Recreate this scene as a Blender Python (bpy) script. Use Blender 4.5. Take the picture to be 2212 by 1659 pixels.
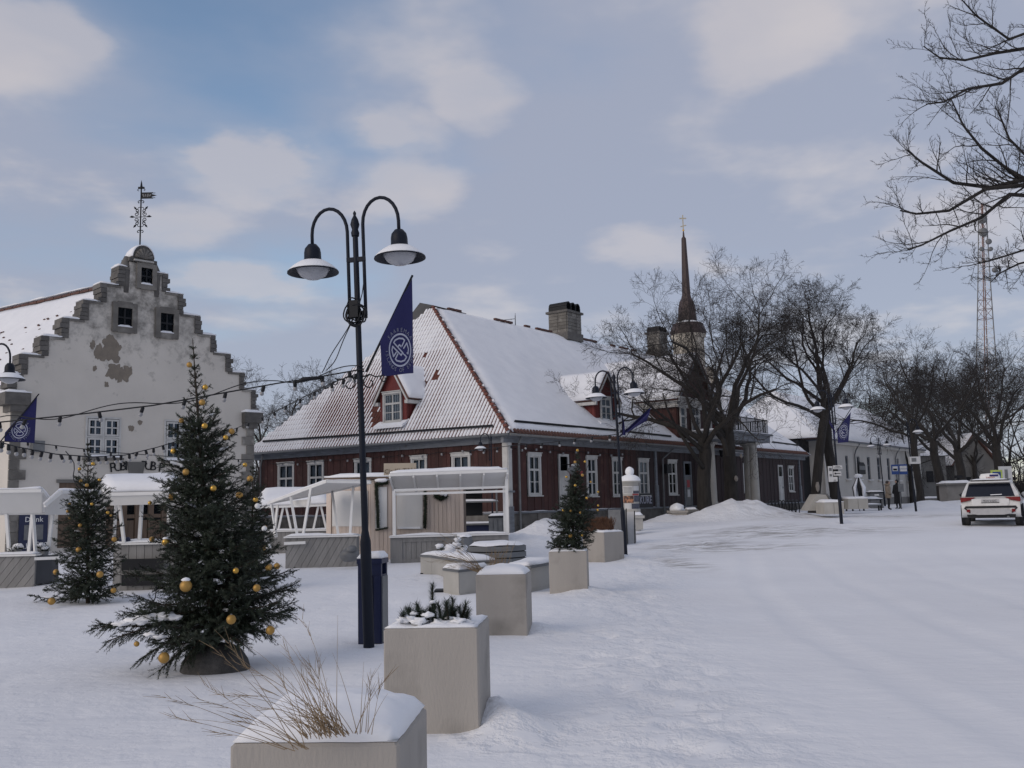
import bpy, bmesh, math, random
import numpy as np
from mathutils import Vector, Matrix, noise
for o in list(bpy.data.objects): bpy.data.objects.remove(o)
SC = bpy.context.scene; COL = SC.collection
R_ = math.radians
# ------------------------------------------------------------------ camera
F = 2080.; CX, CY = 1106., 829.5; CAMH = 1.6
PITCH = math.atan(258/F); ROLL = R_(1.34)
_c, _s = math.cos(ROLL), math.sin(ROLL)
FW = Vector((0, math.cos(PITCH), math.sin(PITCH))); _u0 = Vector((0, -math.sin(PITCH), math.cos(PITCH))); _r0 = Vector((1, 0, 0))
RT = _r0*_c - _u0*_s; UP = _r0*_s + _u0*_c
cam = bpy.data.cameras.new('camera'); camo = bpy.data.objects.new('camera', cam); COL.objects.link(camo)
m3 = Matrix((RT, UP, -FW)).transposed(); camo.matrix_world = Matrix.Translation((0, 0, CAMH)) @ m3.to_4x4()
cam.sensor_fit = 'HORIZONTAL'; cam.sensor_width = 36; cam.lens = 36*F/2212; cam.clip_end = 3000; cam.clip_start = .05
SC.camera = camo
# ------------------------------------------------------------------ sky, sun, exposure
SUN_EL, SUN_AZ = 24., 232.          # degrees; azimuth clockwise from +Y: low sun behind the camera, to the left
w = bpy.data.worlds.new('World'); SC.world = w; w.use_nodes = True
nt = w.node_tree; nt.nodes.clear(); N = nt.nodes.new; L = nt.links.new
def wmath(op, a, b=None, clamp=False):
    n = N('ShaderNodeMath'); n.operation = op; n.use_clamp = clamp
    for i, v in enumerate((a, b)):
        if v is None: continue
        if isinstance(v, (int, float)): n.inputs[i].default_value = v
        else: L(v, n.inputs[i])
    return n.outputs[0]
def wmix(a, b, f):
    n = N('ShaderNodeMix'); n.data_type = 'RGBA'
    if isinstance(f, (int, float)): n.inputs[0].default_value = f
    else: L(f, n.inputs[0])
    for i, v in ((6, a), (7, b)):
        if isinstance(v, tuple): n.inputs[i].default_value = v + (1,)
        else: L(v, n.inputs[i])
    return n.outputs[2]
sky = N('ShaderNodeTexSky'); sky.sky_type = 'NISHITA'; sky.sun_disc = False
sky.sun_elevation = R_(SUN_EL); sky.sun_rotation = R_(SUN_AZ); sky.air_density = 1.0; sky.dust_density = .4; sky.ozone_density = 1.2
tc = N('ShaderNodeTexCoord'); sep = N('ShaderNodeSeparateXYZ'); L(tc.outputs['Generated'], sep.inputs[0])
# cloud deck: the view direction projected on a flat layer, so the clouds crowd together towards the horizon
zc = wmath('MAXIMUM', wmath('ADD', sep.outputs[2], .14), .02)
cmb = N('ShaderNodeCombineXYZ'); L(wmath('DIVIDE', sep.outputs[0], zc), cmb.inputs[0]); L(wmath('DIVIDE', sep.outputs[1], zc), cmb.inputs[1])
def wnoise(scale, loc, det=5, rough=.5, dist=0., sc=(1, 1, 1)):
    mp = N('ShaderNodeMapping'); L(cmb.outputs[0], mp.inputs[0]); mp.inputs['Location'].default_value = loc; mp.inputs['Scale'].default_value = sc
    n = N('ShaderNodeTexNoise'); L(mp.outputs[0], n.inputs['Vector']); n.inputs['Scale'].default_value = scale
    n.inputs['Detail'].default_value = det; n.inputs['Roughness'].default_value = rough; n.inputs['Distortion'].default_value = dist
    return n.outputs[0]
def wramp(v, a, b):
    n = N('ShaderNodeMapRange'); n.interpolation_type = 'SMOOTHSTEP'; L(v, n.inputs[0]); n.inputs[1].default_value = a; n.inputs[2].default_value = b
    return n.outputs[0]
big = wnoise(.62, (3.1, 7.7, 1.), 6, .52, .25)
puff = wnoise(1.9, (1.3, 4.2, 2.), 5, .5, .1)
fine = wnoise(5.5, (2.2, .4, 3.), 4, .5)
cov = wmath('ADD', wmath('MULTIPLY', big, .75), wmath('MULTIPLY', puff, .25))
mask = wramp(cov, .27, .50)
lit = wramp(wmath('ADD', wmath('MULTIPLY', puff, .75), wmath('MULTIPLY', fine, .25)), .50, .70)
cloud = wmix((.375, .405, .51), (.66, .615, .62), wmath('MULTIPLY', lit, .8))
def dirpuff(px, py, r, sq=1.):
    d = (RT*((px-CX)/F)+UP*((CY-py)/F)+FW).normalized(); up_ = (UP-d*UP.dot(d)).normalized(); rt_ = d.cross(up_)
    def dot(v):
        n = N('ShaderNodeVectorMath'); n.operation = 'DOT_PRODUCT'; L(tc.outputs['Generated'], n.inputs[0]); n.inputs[1].default_value = v; return n.outputs['Value']
    a = wmath('MULTIPLY', dot(rt_), 1/r); b = wmath('MULTIPLY', dot(up_), 1/(r*sq)); q = wmath('SUBTRACT', 1., wmath('ADD', wmath('MULTIPLY', a, a), wmath('MULTIPLY', b, b)))
    return wmath('MULTIPLY', q, wmath('GREATER_THAN', dot(d), .5))
# heaps of sunlit cumulus
pq = None
for px, py, r, sq in ((560, 350, .085, .55), (850, 290, .055, .5), (860, 400, .065, .6), (1040, 215, .05, .6), (400, 490, .07, .35), (1400, 530, .06, .4), (1640, 90, .06, .7), (520, 600, .07, .3), (60, 60, .09, .5), (2150, 480, .09, .4), (-600, 300, .12, .5), (2900, 350, .12, .5), (1100, -600, .15, .6)):
    v = dirpuff(px, py, r*1.35, sq); pq = v if pq is None else wmath('MAXIMUM', pq, v)
heap = wramp(wmath('ADD', pq, wmath('ADD', wmath('MULTIPLY', wmath('SUBTRACT', puff, .5), 2.2), wmath('MULTIPLY', wmath('SUBTRACT', fine, .5), 1.7))), .10, .85)
mask = wmath('MAXIMUM', mask, wmath('MULTIPLY', heap, .85))
cloud = wmix(cloud, (.63, .585, .595), wmath('MULTIPLY', heap, .66))
low = wramp(sep.outputs[2], .30, .02)
cloud = wmix(cloud, (.41, .45, .565), wmath('MULTIPLY', low, .55))
bs = N('ShaderNodeBackground'); L(sky.outputs[0], bs.inputs[0]); bs.inputs[1].default_value = .15
bc = N('ShaderNodeBackground'); L(cloud, bc.inputs[0]); bc.inputs[1].default_value = 1.0
mx = N('ShaderNodeMixShader'); L(wmath('MULTIPLY', mask, .9), mx.inputs[0]); L(bs.outputs[0], mx.inputs[1]); L(bc.outputs[0], mx.inputs[2])
wo = N('ShaderNodeOutputWorld'); L(mx.outputs[0], wo.inputs[0])
sl = bpy.data.lights.new('sun', 'SUN'); sl.energy = 1.3; sl.angle = R_(50); sl.color = (1, .86, .72)
so = bpy.data.objects.new('sun', sl); COL.objects.link(so)
so.rotation_euler = Vector((math.sin(R_(SUN_AZ))*math.cos(R_(SUN_EL)), math.cos(R_(SUN_AZ))*math.cos(R_(SUN_EL)), math.sin(R_(SUN_EL)))).to_track_quat('Z', 'Y').to_euler()
SC.view_settings.view_transform = 'Standard'; SC.view_settings.look = 'None'; SC.view_settings.exposure = -0.04; SC.view_settings.gamma = 1
SC.cycles.max_bounces = 4; SC.cycles.diffuse_bounces = 3; SC.cycles.transparent_max_bounces = 12; SC.cycles.use_denoising = True
# ------------------------------------------------------------------ layout helpers (a sight line of the photograph to a point of the place)
def ray(x, y): return RT*((x-CX)/F) + UP*((CY-y)/F) + FW
def at(x, y, Y):
    d = ray(x, y); return Vector((0, 0, CAMH)) + d*(Y/d.y)
def ss(a, b, v):
    t = min(1., max(0., (v-a)/(b-a))); return t*t*(3-2*t)
def base(x, y): return .25*ss(12, 40, y) + .38*ss(1, 11, x)*ss(18, 38, y) + .05*ss(45, 70, y)
def gp(x, y):
    d = ray(x, y); z = 0
    for i in range(60):
        t = (z-CAMH)/d.z; z = .5*z + .5*base(d.x*t, d.y*t)
    return Vector((d.x*t, d.y*t, z))
def on(x, y, Y):                       # point on the snow at depth Y under image column x
    p = at(x, y, Y); return Vector((p.x, p.y, base(p.x, p.y)))
def hit(x, y, o, ang):                 # sight line on a vertical plane through o: distance along it, height
    d = ray(x, y); ca, sa = math.cos(ang), math.sin(ang)
    t = (o.x*(-sa) + o.y*ca)/(d.x*(-sa) + d.y*ca)
    return (d.x*t-o.x)*ca + (d.y*t-o.y)*sa, CAMH + d.z*t
# ------------------------------------------------------------------ materials
MATS = {}
def pm(name, c1, c2=None, sc=4, st=(1, 1, 1), rough=.7, bump=.15, bsc=None, metal=0, det=5, rnd=0, lo=.3, hi=.7, c3=None, sc3=.8, t3=(.55, .68), spec=.5):
    m = bpy.data.materials.new(name); m.use_nodes = True; t = m.node_tree; n = t.nodes; b = n['Principled BSDF']
    g = n.new('ShaderNodeNewGeometry'); mp = n.new('ShaderNodeMapping'); t.links.new(g.outputs['Position'], mp.inputs[0]); mp.inputs['Scale'].default_value = st
    def nz(s, d=det, vec=mp.outputs[0]):
        x = n.new('ShaderNodeTexNoise'); t.links.new(vec, x.inputs['Vector']); x.inputs['Scale'].default_value = s; x.inputs['Detail'].default_value = d; return x.outputs[0]
    def ramp(v, a, b_, ca, cb):
        r = n.new('ShaderNodeValToRGB'); t.links.new(v, r.inputs[0]); e = r.color_ramp.elements
        e[0].position = a; e[1].position = b_; e[0].color = ca; e[1].color = cb; return r.outputs[0]
    c2 = c2 or tuple(v*.8 for v in c1)
    col = ramp(nz(sc), lo, hi, tuple(c1)+(1,), tuple(c2)+(1,))
    def mixc(f, a, b_):
        x = n.new('ShaderNodeMix'); x.data_type = 'RGBA'; t.links.new(f, x.inputs[0]); t.links.new(a, x.inputs[6])
        if isinstance(b_, tuple): x.inputs[7].default_value = b_+(1,)
        else: t.links.new(b_, x.inputs[7])
        return x.outputs[2]
    if c3: col = mixc(ramp(nz(sc3, 7, g.outputs['Position']), t3[0], t3[1], (0, 0, 0, 1), (1, 1, 1, 1)), col, tuple(c3))
    if rnd:
        oi = n.new('ShaderNodeObjectInfo'); hs = n.new('ShaderNodeHueSaturation'); t.links.new(col, hs.inputs['Color'])
        mr = n.new('ShaderNodeMapRange'); t.links.new(oi.outputs['Random'], mr.inputs[0]); mr.inputs[3].default_value = 1-rnd; mr.inputs[4].default_value = 1+rnd
        t.links.new(mr.outputs[0], hs.inputs['Value']); col = hs.outputs[0]
    t.links.new(col, b.inputs['Base Color']); b.inputs['Roughness'].default_value = rough; b.inputs['Metallic'].default_value = metal; b.inputs['Specular IOR Level'].default_value = spec
    if bump:
        bp = n.new('ShaderNodeBump'); bp.inputs['Strength'].default_value = bump; bp.inputs['Distance'].default_value = .02
        t.links.new(nz(bsc or sc*4), bp.inputs['Height']); t.links.new(bp.outputs[0], b.inputs['Normal'])
    MATS[name] = m; return m
SNOW = pm('snow', (.85, .86, .885), (.79, .80, .83), sc=1.6, rough=.8, bump=.35, bsc=9, spec=.25)
GSNOW = pm('ground_snow', (.83, .84, .865), (.755, .765, .795), sc=.35, rough=.8, bump=.4, bsc=7, spec=.25, det=8)
RED = pm('red_boards', (.062, .018, .015), (.040, .015, .013), sc=2.2, st=(6, 6, .5), rough=.75, bump=.3, rnd=.25, c3=(.11, .055, .042), sc3=2.2, t3=(.58, .8))
RED2 = pm('red_fresh_boards', (.14, .022, .02), (.10, .018, .018), sc=2., st=(6, 6, .5), rough=.7, bump=.25, rnd=.15)
GRYW = pm('weathered_grey_paint', (.20, .215, .24), (.13, .14, .155), sc=2, st=(1, 1, 5), rough=.7, bump=.2, c3=(.10, .09, .085), sc3=3, t3=(.62, .75))
WHTP = pm('old_white_paint', (.56, .555, .535), (.45, .445, .43), sc=3, rough=.6, bump=.15, c3=(.22, .2, .18), sc3=6, t3=(.66, .8))
PLINTH = pm('plinth_stone', (.085, .078, .07), (.15, .14, .128), sc=3, rough=.9, bump=.6, bsc=9, rnd=.3)
TILE = pm('red_tile', (.165, .050, .033), (.10, .038, .03), sc=5, rough=.85, bump=.3, rnd=.25)
TILED = pm('dark_tile', (.13, .06, .045), (.08, .045, .04), sc=5, rough=.85, bump=.3)
SLATE = pm('dark_sheet_roof', (.075, .072, .07), (.055, .053, .052), sc=2, rough=.7, bump=.1)
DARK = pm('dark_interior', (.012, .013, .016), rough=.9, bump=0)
CURT = pm('curtain_cloth', (.50, .51, .52), (.40, .41, .42), sc=6, rough=.9, bump=.1)
PLAST = pm('old_plaster', (.50, .475, .445), (.43, .41, .385), sc=.9, rough=.9, bump=.35, bsc=14)
STONE = pm('dolomite_stone', (.19, .178, .16), (.12, .112, .103), sc=2.4, rough=.9, bump=.6, bsc=10, rnd=.2, c3=(.30, .285, .26), sc3=1.6, t3=(.55, .7))
STOND = pm('dark_carved_stone', (.085, .08, .076), (.14, .132, .122), sc=3, rough=.9, bump=.6, bsc=12, rnd=.2)
CONC = pm('planter_concrete', (.37, .343, .312), (.315, .293, .268), sc=1.6, st=(1.6, 1.6, .45), rough=.88, bump=.22, bsc=45, det=9, c3=(.23, .215, .195), sc3=2.6, t3=(.55, .80))
CONCL = pm('pale_concrete', (.44, .425, .395), (.36, .35, .325), sc=2, rough=.85, bump=.15, bsc=20)
NAVY = pm('navy_metal', (.006, .009, .018), (.009, .012, .022), sc=4, rough=.5, bump=.03, spec=.22)
BLACKM = pm('black_metal', (.011, .012, .015), (.016, .017, .02), sc=6, rough=.55, bump=.05, spec=.25)
BINB = pm('bin_navy_paint', (.010, .016, .055), (.014, .02, .062), sc=4, rough=.4, bump=.05)
GRYM = pm('grey_metal', (.17, .175, .18), (.12, .125, .13), sc=5, rough=.5, bump=.1)
GLASSM = None
FLAG = pm('flag_blue', (.020, .020, .105), (.016, .016, .085), sc=3, rough=.85, bump=.1, bsc=60)
PRINT = pm('flag_print', (.47, .48, .56), (.42, .43, .52), sc=20, rough=.85, bump=0)
WHT = pm('white_paint', (.76, .76, .75), (.70, .70, .69), sc=4, rough=.5, bump=.05)
SHEET = pm('translucent_sheet', (.68, .675, .66), (.62, .615, .60), sc=1.2, rough=.6, bump=.05)
PINK = pm('cream_boards', (.63, .53, .46), (.56, .47, .405), sc=2.2, st=(5, 5, .5), rough=.7, bump=.15, rnd=.07)
GREYB = pm('grey_boards', (.25, .245, .24), (.20, .197, .193), sc=2.2, st=(5, 5, .6), rough=.75, bump=.2, rnd=.10)
GREYS = pm('grey_slats', (.16, .168, .178), (.12, .127, .135), sc=2.2, st=(.6, .6, 6), rough=.7, bump=.2, rnd=.12)
BARK = pm('bark', (.034, .030, .027), (.016, .014, .013), sc=3, st=(3, 3, .6), rough=.95, bump=.8, bsc=9)
TWIG = pm('twigs', (.036, .031, .029), (.022, .019, .019), sc=3, rough=.95, bump=0)
SPBARK = pm('spruce_bark', (.05, .035, .025), (.03, .022, .016), sc=9, rough=.95, bump=.4)
NEED = pm('spruce_needles', (.009, .017, .009), (.019, .030, .013), sc=5, rough=.65, bump=0)
NEEDT = pm('pine_needles', (.022, .036, .024), (.034, .048, .030), sc=8, rough=.65, bump=0)
GOLD = pm('gold_bauble', (.58, .36, .08), (.50, .29, .06), sc=7, rough=.28, bump=.05, metal=.85)
GOLDM = pm('matt_gold_bauble', (.36, .21, .055), (.44, .26, .07), sc=9, rough=.5, bump=.1, metal=.5)
BOULD = pm('dark_granite', (.05, .048, .046), (.085, .08, .076), sc=22, rough=.85, bump=.4, c3=(.03, .03, .03), sc3=3)
STRAW = pm('dry_grass', (.30, .22, .13), (.20, .14, .085), sc=9, rough=.9, bump=0)
RUST = pm('dry_reddish_shrub', (.16, .085, .05), (.11, .055, .035), sc=9, rough=.95, bump=0)
WHTCAR = pm('white_car_paint', (.62, .62, .62), (.55, .55, .55), sc=2, rough=.32, bump=.02, c3=(.38, .37, .355), sc3=3.5, t3=(.50, .75))
GLDARK = pm('tinted_glass', (.006, .008, .016), rough=.08, bump=0)
REDL = pm('red_lens', (.17, .004, .008), (.12, .003, .006), sc=10, rough=.35, bump=.05, spec=.2)
RUB = pm('rubber', (.022, .022, .024), (.04, .04, .042), sc=9, rough=.85, bump=.3)
CHUR = pm('church_plaster', (.58, .53, .45), (.52, .475, .40), sc=1, rough=.85, bump=.1)
SPIRE = pm('spire_metal', (.052, .032, .030), (.04, .025, .024), sc=1.5, rough=.6, bump=.1)
WPLAS = pm('white_plaster', (.52, .50, .465), (.46, .445, .415), sc=.8, rough=.9, bump=.2, bsc=12)
GREYPL = pm('grey_render', (.17, .165, .155), (.12, .117, .11), sc=1, rough=.9, bump=.3)
GREYSTN = pm('grey_base_stone', (.22, .21, .20), (.16, .155, .145), sc=2, rough=.9, bump=.4)
BROWNW = pm('brown_wood', (.14, .095, .065), (.09, .06, .042), sc=3, st=(5, 5, .6), rough=.7, bump=.2)
SIGNW = pm('sign_white', (.55, .55, .55), (.5, .5, .5), sc=9, rough=.5, bump=0)
INK = pm('dark_print', (.03, .03, .035), rough=.7, bump=0)
BLUES = pm('sign_blue', (.015, .055, .22), (.013, .045, .18), sc=5, rough=.45, bump=0)
YELG = pm('sign_yellow_green', (.45, .55, .12), rough=.5, bump=0)
MASTR = pm('mast_red', (.22, .13, .11), rough=.6, bump=0)
BEIGEC = pm('beige_coat', (.27, .215, .16), (.22, .175, .13), sc=12, rough=.9, bump=.2)
BLKC = pm('black_cloth', (.010, .010, .012), (.016, .016, .018), sc=12, rough=.9, bump=.1)
SKIN = pm('skin', (.42, .26, .19), (.38, .23, .17), sc=12, rough=.6, bump=0)
POST1 = pm('poster_orange', (.42, .19, .10), (.06, .03, .025), sc=9, rough=.6, bump=0, lo=.42, hi=.55)
POST2 = pm('poster_dark', (.03, .035, .06), (.10, .11, .14), sc=12, rough=.6, bump=0)
POST3 = pm('poster_red', (.36, .05, .06), rough=.6, bump=0)
PLATEM = pm('plate_white', (.40, .40, .41), (.34, .34, .35), sc=9, rough=.5, bump=0)
BULB = pm('bulb_glass', (.33, .33, .34), (.27, .27, .28), sc=10, rough=.15, bump=0)
def glass_mat(name, tint, refl):
    m = bpy.data.materials.new(name); m.use_nodes = True; t = m.node_tree; n = t.nodes; n.remove(n['Principled BSDF'])
    tr = n.new('ShaderNodeBsdfTransparent'); tr.inputs[0].default_value = tint+(1,); gl = n.new('ShaderNodeBsdfGlossy'); gl.inputs['Roughness'].default_value = .04
    fr = n.new('ShaderNodeLayerWeight'); fr.inputs[0].default_value = refl; mxs = n.new('ShaderNodeMixShader')
    t.links.new(fr.outputs['Fresnel'], mxs.inputs[0]); t.links.new(tr.outputs[0], mxs.inputs[1]); t.links.new(gl.outputs[0], mxs.inputs[2])
    t.links.new(mxs.outputs[0], n['Material Output'].inputs[0]); return m
GLASS = glass_mat('window_glass', (.62, .66, .70), .12)
LENS = pm('lamp_lens', (.42, .43, .46), (.36, .37, .40), sc=8, rough=.2, bump=.1)
# ------------------------------------------------------------------ mesh helpers
WM = {}                                # world matrix of each root
class MB:
    def __init__(s): s.v = []; s.f = []; s.sm = []
    def add(s, vs, fs, smooth=False):
        k = len(s.v); s.v.extend(Vector(v) for v in vs); s.f.extend(tuple(i+k for i in f) for f in fs); s.sm.extend([smooth]*len(fs)); return s
    def box(s, c, d, rz=0, M=None):
        hx, hy, hz = d[0]/2, d[1]/2, d[2]/2; m = (M or Matrix.Rotation(rz, 3, 'Z')); c = Vector(c)
        vs = [c + m @ Vector((x*hx, y*hy, z*hz)) for x, y, z in ((-1,-1,-1),(1,-1,-1),(1,1,-1),(-1,1,-1),(-1,-1,1),(1,-1,1),(1,1,1),(-1,1,1))]
        return s.add(vs, [(0,3,2,1),(4,5,6,7),(0,1,5,4),(1,2,6,5),(2,3,7,6),(3,0,4,7)])
    def ab(s, a, b): return s.box([(p+q)/2 for p, q in zip(a, b)], [abs(q-p) for p, q in zip(a, b)])
    def hexa(s, q, t):                 # slab: quad q (4 points) pushed by vector t
        q = [Vector(p) for p in q]; t = Vector(t); n = len(q)
        vs = q + [p+t for p in q]
        return s.add(vs, [tuple(range(n))[::-1], tuple(range(n, 2*n))] + [(i, (i+1) % n, (i+1) % n+n, i+n) for i in range(n)])
    def bar(s, a, b, w, h=None, up=(0, 0, 1)):
        a, b = Vector(a), Vector(b); d = (b-a).normalized(); u = Vector(up)
        if abs(d.dot(u)) > .98: u = Vector((0, 1, 0))
        x = d.cross(u).normalized(); y = x.cross(d).normalized(); h = h or w
        return s.hexa([a-x*w/2-y*h/2, a+x*w/2-y*h/2, a+x*w/2+y*h/2, a-x*w/2+y*h/2], b-a)
    def tube(s, pts, rad, n=6, cap=True, smooth=True):
        pts = [Vector(p) for p in pts]; m = len(pts)
        if not hasattr(rad, '__len__'): rad = [rad]*m
        d0 = (pts[1]-pts[0]).normalized(); u = Vector((0, 0, 1)) if abs(d0.z) < .9 else Vector((1, 0, 0))
        x = d0.cross(u).normalized(); vs = []
        for i, p in enumerate(pts):
            d = (pts[min(i+1, m-1)]-pts[max(i-1, 0)]).normalized(); x = (x-d*x.dot(d)).normalized(); y = d.cross(x)
            for k in range(n):
                a = 2*math.pi*k/n; vs.append(p+(x*math.cos(a)+y*math.sin(a))*rad[i])
        fs = [(i*n+k, i*n+(k+1) % n, (i+1)*n+(k+1) % n, (i+1)*n+k) for i in range(m-1) for k in range(n)]
        s.add(vs, fs, smooth)
        if cap: k = len(s.v)-m*n; s.f += [tuple(range(k+n-1, k-1, -1)), tuple(range(k+(m-1)*n, k+m*n))]; s.sm += [False, False]
        return s
    def lathe(s, prof, c, n=16, smooth=True, axis='Z', M=None):   # prof: (r, h)
        c = Vector(c); vs = []; m = len(prof)
        for r, h in prof:
            for k in range(n):
                a = 2*math.pi*k/n; p = Vector((r*math.cos(a), r*math.sin(a), h)); vs.append(c + (M @ p if M else p))
        fs = [(i*n+k, i*n+(k+1) % n, (i+1)*n+(k+1) % n, (i+1)*n+k) for i in range(m-1) for k in range(n)]
        return s.add(vs, fs, smooth)
    def ball(s, c, r, n=12, sq=1.):
        k = max(4, n//2); return s.lathe([(max(1e-4, r*math.sin(math.pi*i/k)), -r*sq*math.cos(math.pi*i/k)) for i in range(k+1)], c, n)
    def blob(s, c, d, seed=0, n=10, rough=.25):     # uneven lump, size d
        k = max(4, n//2); c = Vector(c); vs = []
        for i in range(k+1):
            for j in range(n):
                a = 2*math.pi*j/n; t = math.pi*i/k; p = Vector((math.sin(t)*math.cos(a), math.sin(t)*math.sin(a), -math.cos(t)))
                q = 1+rough*noise.noise(p*1.7+Vector((seed*3.1, seed, 0))) + .5*rough*noise.noise(p*4+Vector((seed, 0, seed)))
                vs.append(c + Vector((p.x*d[0], p.y*d[1], p.z*d[2]))*(q*.5))
        return s.add(vs, [(i*n+j, i*n+(j+1) % n, (i+1)*n+(j+1) % n, (i+1)*n+j) for i in range(k) for j in range(n)], True)
    def mesh(s, name, mat):
        me = bpy.data.meshes.new(name); me.from_pydata([tuple(v) for v in s.v], [], s.f); me.materials.append(mat)
        me.polygons.foreach_set('use_smooth', s.sm); me.update(); return me
    def build(s, name, mat, parent=None, local=False, **kw):
        if parent is not None and not local:
            i = WM[parent.name].inverted(); s.v = [i @ v for v in s.v]
        o = bpy.data.objects.new(name, s.mesh(name, mat)); COL.objects.link(o)
        WM[o.name] = WM[parent.name] if parent is not None else Matrix()
        if parent is not None: o.parent = parent
        for k, v in kw.items(): o[k] = v
        return o
def thing(name, label, cat, loc=(0, 0, 0), rz=0, group=None):
    o = bpy.data.objects.new(name, None); COL.objects.link(o); o.location = loc; o.rotation_euler = (0, 0, rz); o.empty_display_size = .2
    o['label'] = label; o['category'] = cat
    if group: o['group'] = group
    WM[o.name] = Matrix.Translation(loc) @ Matrix.Rotation(rz, 4, 'Z'); return o
def tag(o, label, cat, group=None):
    o['label'] = label; o['category'] = cat
    if group: o['group'] = group
    return o
def dup(root, loc, rz, label=None, sc=None):
    def rec(o, par):
        c = o.copy(); COL.objects.link(c); c.parent = par
        for ch in list(o.children): rec(ch, c)
        return c
    r = rec(root, None); r.location = loc; r.rotation_euler = (0, 0, rz)
    if sc: r.scale = (sc, sc, sc)
    if label: r['label'] = label
    WM[r.name] = Matrix.Translation(loc) @ Matrix.Rotation(rz, 4, 'Z') @ Matrix.Scale(sc or 1, 4); return r
_unit = {}
def piece(name, mat, parent, c, d, rot=None):        # alike small box pieces share one mesh; c, d in the parent's own axes
    k = (name, mat.name)
    if k not in _unit: _unit[k] = MB().box((0, 0, 0), (1, 1, 1)).mesh(name, mat)
    o = bpy.data.objects.new(name, _unit[k]); COL.objects.link(o); o.parent = parent; o.location = c; o.scale = d
    if rot: o.rotation_euler = rot
    WM[o.name] = WM[parent.name]; return o
_TX = {}
def text_mesh(body, size, name='lettering', ext=.004, align='CENTER'):
    k = (body, align)
    if k not in _TX: _TX[k] = _text(body, 1., name, .5, align)
    vs, fs = _TX[k]; return [Vector((v.x*size, v.y*size, v.z*2*ext)) for v in vs], fs
def _text(body, size, name, ext, align):
    cu = bpy.data.curves.new(name, 'FONT'); cu.body = body; cu.size = size; cu.extrude = ext; cu.align_x = align; cu.align_y = 'CENTER'; cu.resolution_u = 2
    ob = bpy.data.objects.new(name, cu); COL.objects.link(ob); dg = bpy.context.evaluated_depsgraph_get()
    me = bpy.data.meshes.new_from_object(ob.evaluated_get(dg)); vs = [v.co.copy() for v in me.vertices]; fs = [tuple(p.vertices) for p in me.polygons]
    bpy.data.objects.remove(ob); bpy.data.curves.remove(cu); bpy.data.meshes.remove(me); return vs, fs
def put_text(mb, body, size, o, xd, yd, ext=.004, align='CENTER'):   # text in the plane (xd, yd) at o
    vs, fs = text_mesh(body, size, ext=ext, align=align); xd, yd = Vector(xd).normalized(), Vector(yd).normalized(); zd = xd.cross(yd)
    mb.add([Vector(o)+xd*v.x+yd*v.y+zd*v.z for v in vs], fs); return mb

for _b in list('SAREMILNDOFTU')+['P', 'B', 'KURE', 'Drink', 'A.le Coq', 'Cie KlaTiNd', '924 LGC', 'TAKSO', 'P', 'A', '1', 'KOHVIK', 'KONTSERT', 'MENU', '<', 'LASTE']: text_mesh(_b, 1.)
# ------------------------------------------------------------------ ground: one snow sheet to the horizon
random.seed(5)
def _pt(x, y, Y=None): return gp(x, y) if Y is None else at(x, y, Y)
MOUNDS = []                            # x, y, sx, sy, height
def mound(p, sx, sy, h): MOUNDS.append((p[0], p[1], sx, sy, h))
mound(at(1585, 1110, 45.5), 2.0, 1.3, .60); mound(at(1545, 1115, 44.5), 1.4, .9, .34); mound(at(1640, 1110, 46), 1.9, 1., .40)
mound(at(728, 1215, 25.6), .42, .35, .36); mound(at(655, 1222, 25.2), .6, .3, .14)
mound(at(1165, 1155, 41.0), .9, .6, .62); mound(at(1210, 1150, 41.6), 1.0, .5, .35)
mound(at(1432, 1110, 46.5), .9, .7, .45); mound(at(1400, 1120, 42), 1.6, .9, .22)
mound(at(1100, 1570, 7.1), .22, .3, .13); mound(at(1068, 1560, 7.5), .13, .3, .12)
mound(at(1160, 1350, 12.7), .2, .35, .10); mound(at(1262, 1275, 17.2), .3, .35, .16); mound(at(1340, 1205, 25), .35, .35, .14)
mound(at(1100, 1160, 33), 1.6, 1.2, .38); mound(at(1010, 1230, 21), .8, .5, .10)
mound(at(1824, 1138, 36), .5, .4, .13); mound(at(2005, 1090, 63), 1.6, 1., .5); mound(at(2070, 1078, 70), 3.2, 1.4, .45); mound(at(1978, 1106, 58), .5, .4, .2)
mound(at(60, 1265, 21.3), 1.3, .5, .12); mound(at(1700, 1090, 50), 1.5, .8, .25); mound(at(1880, 1085, 66), 3, 1., .2)
EDGE = [(.75, -40), (.75, 2), (.85, 6), (1.15, 12), (1.9, 18), (3.3, 25), (7.0, 32), (14, 41), (27, 60), (60, 110)]
def edge_x(y):
    for (x0, y0), (x1, y1) in zip(EDGE, EDGE[1:]):
        if y <= y1: t = max(0, (y-y0)/(y1-y0)); return x0+(x1-x0)*t
    return 60 + (y-110)*.7
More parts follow.
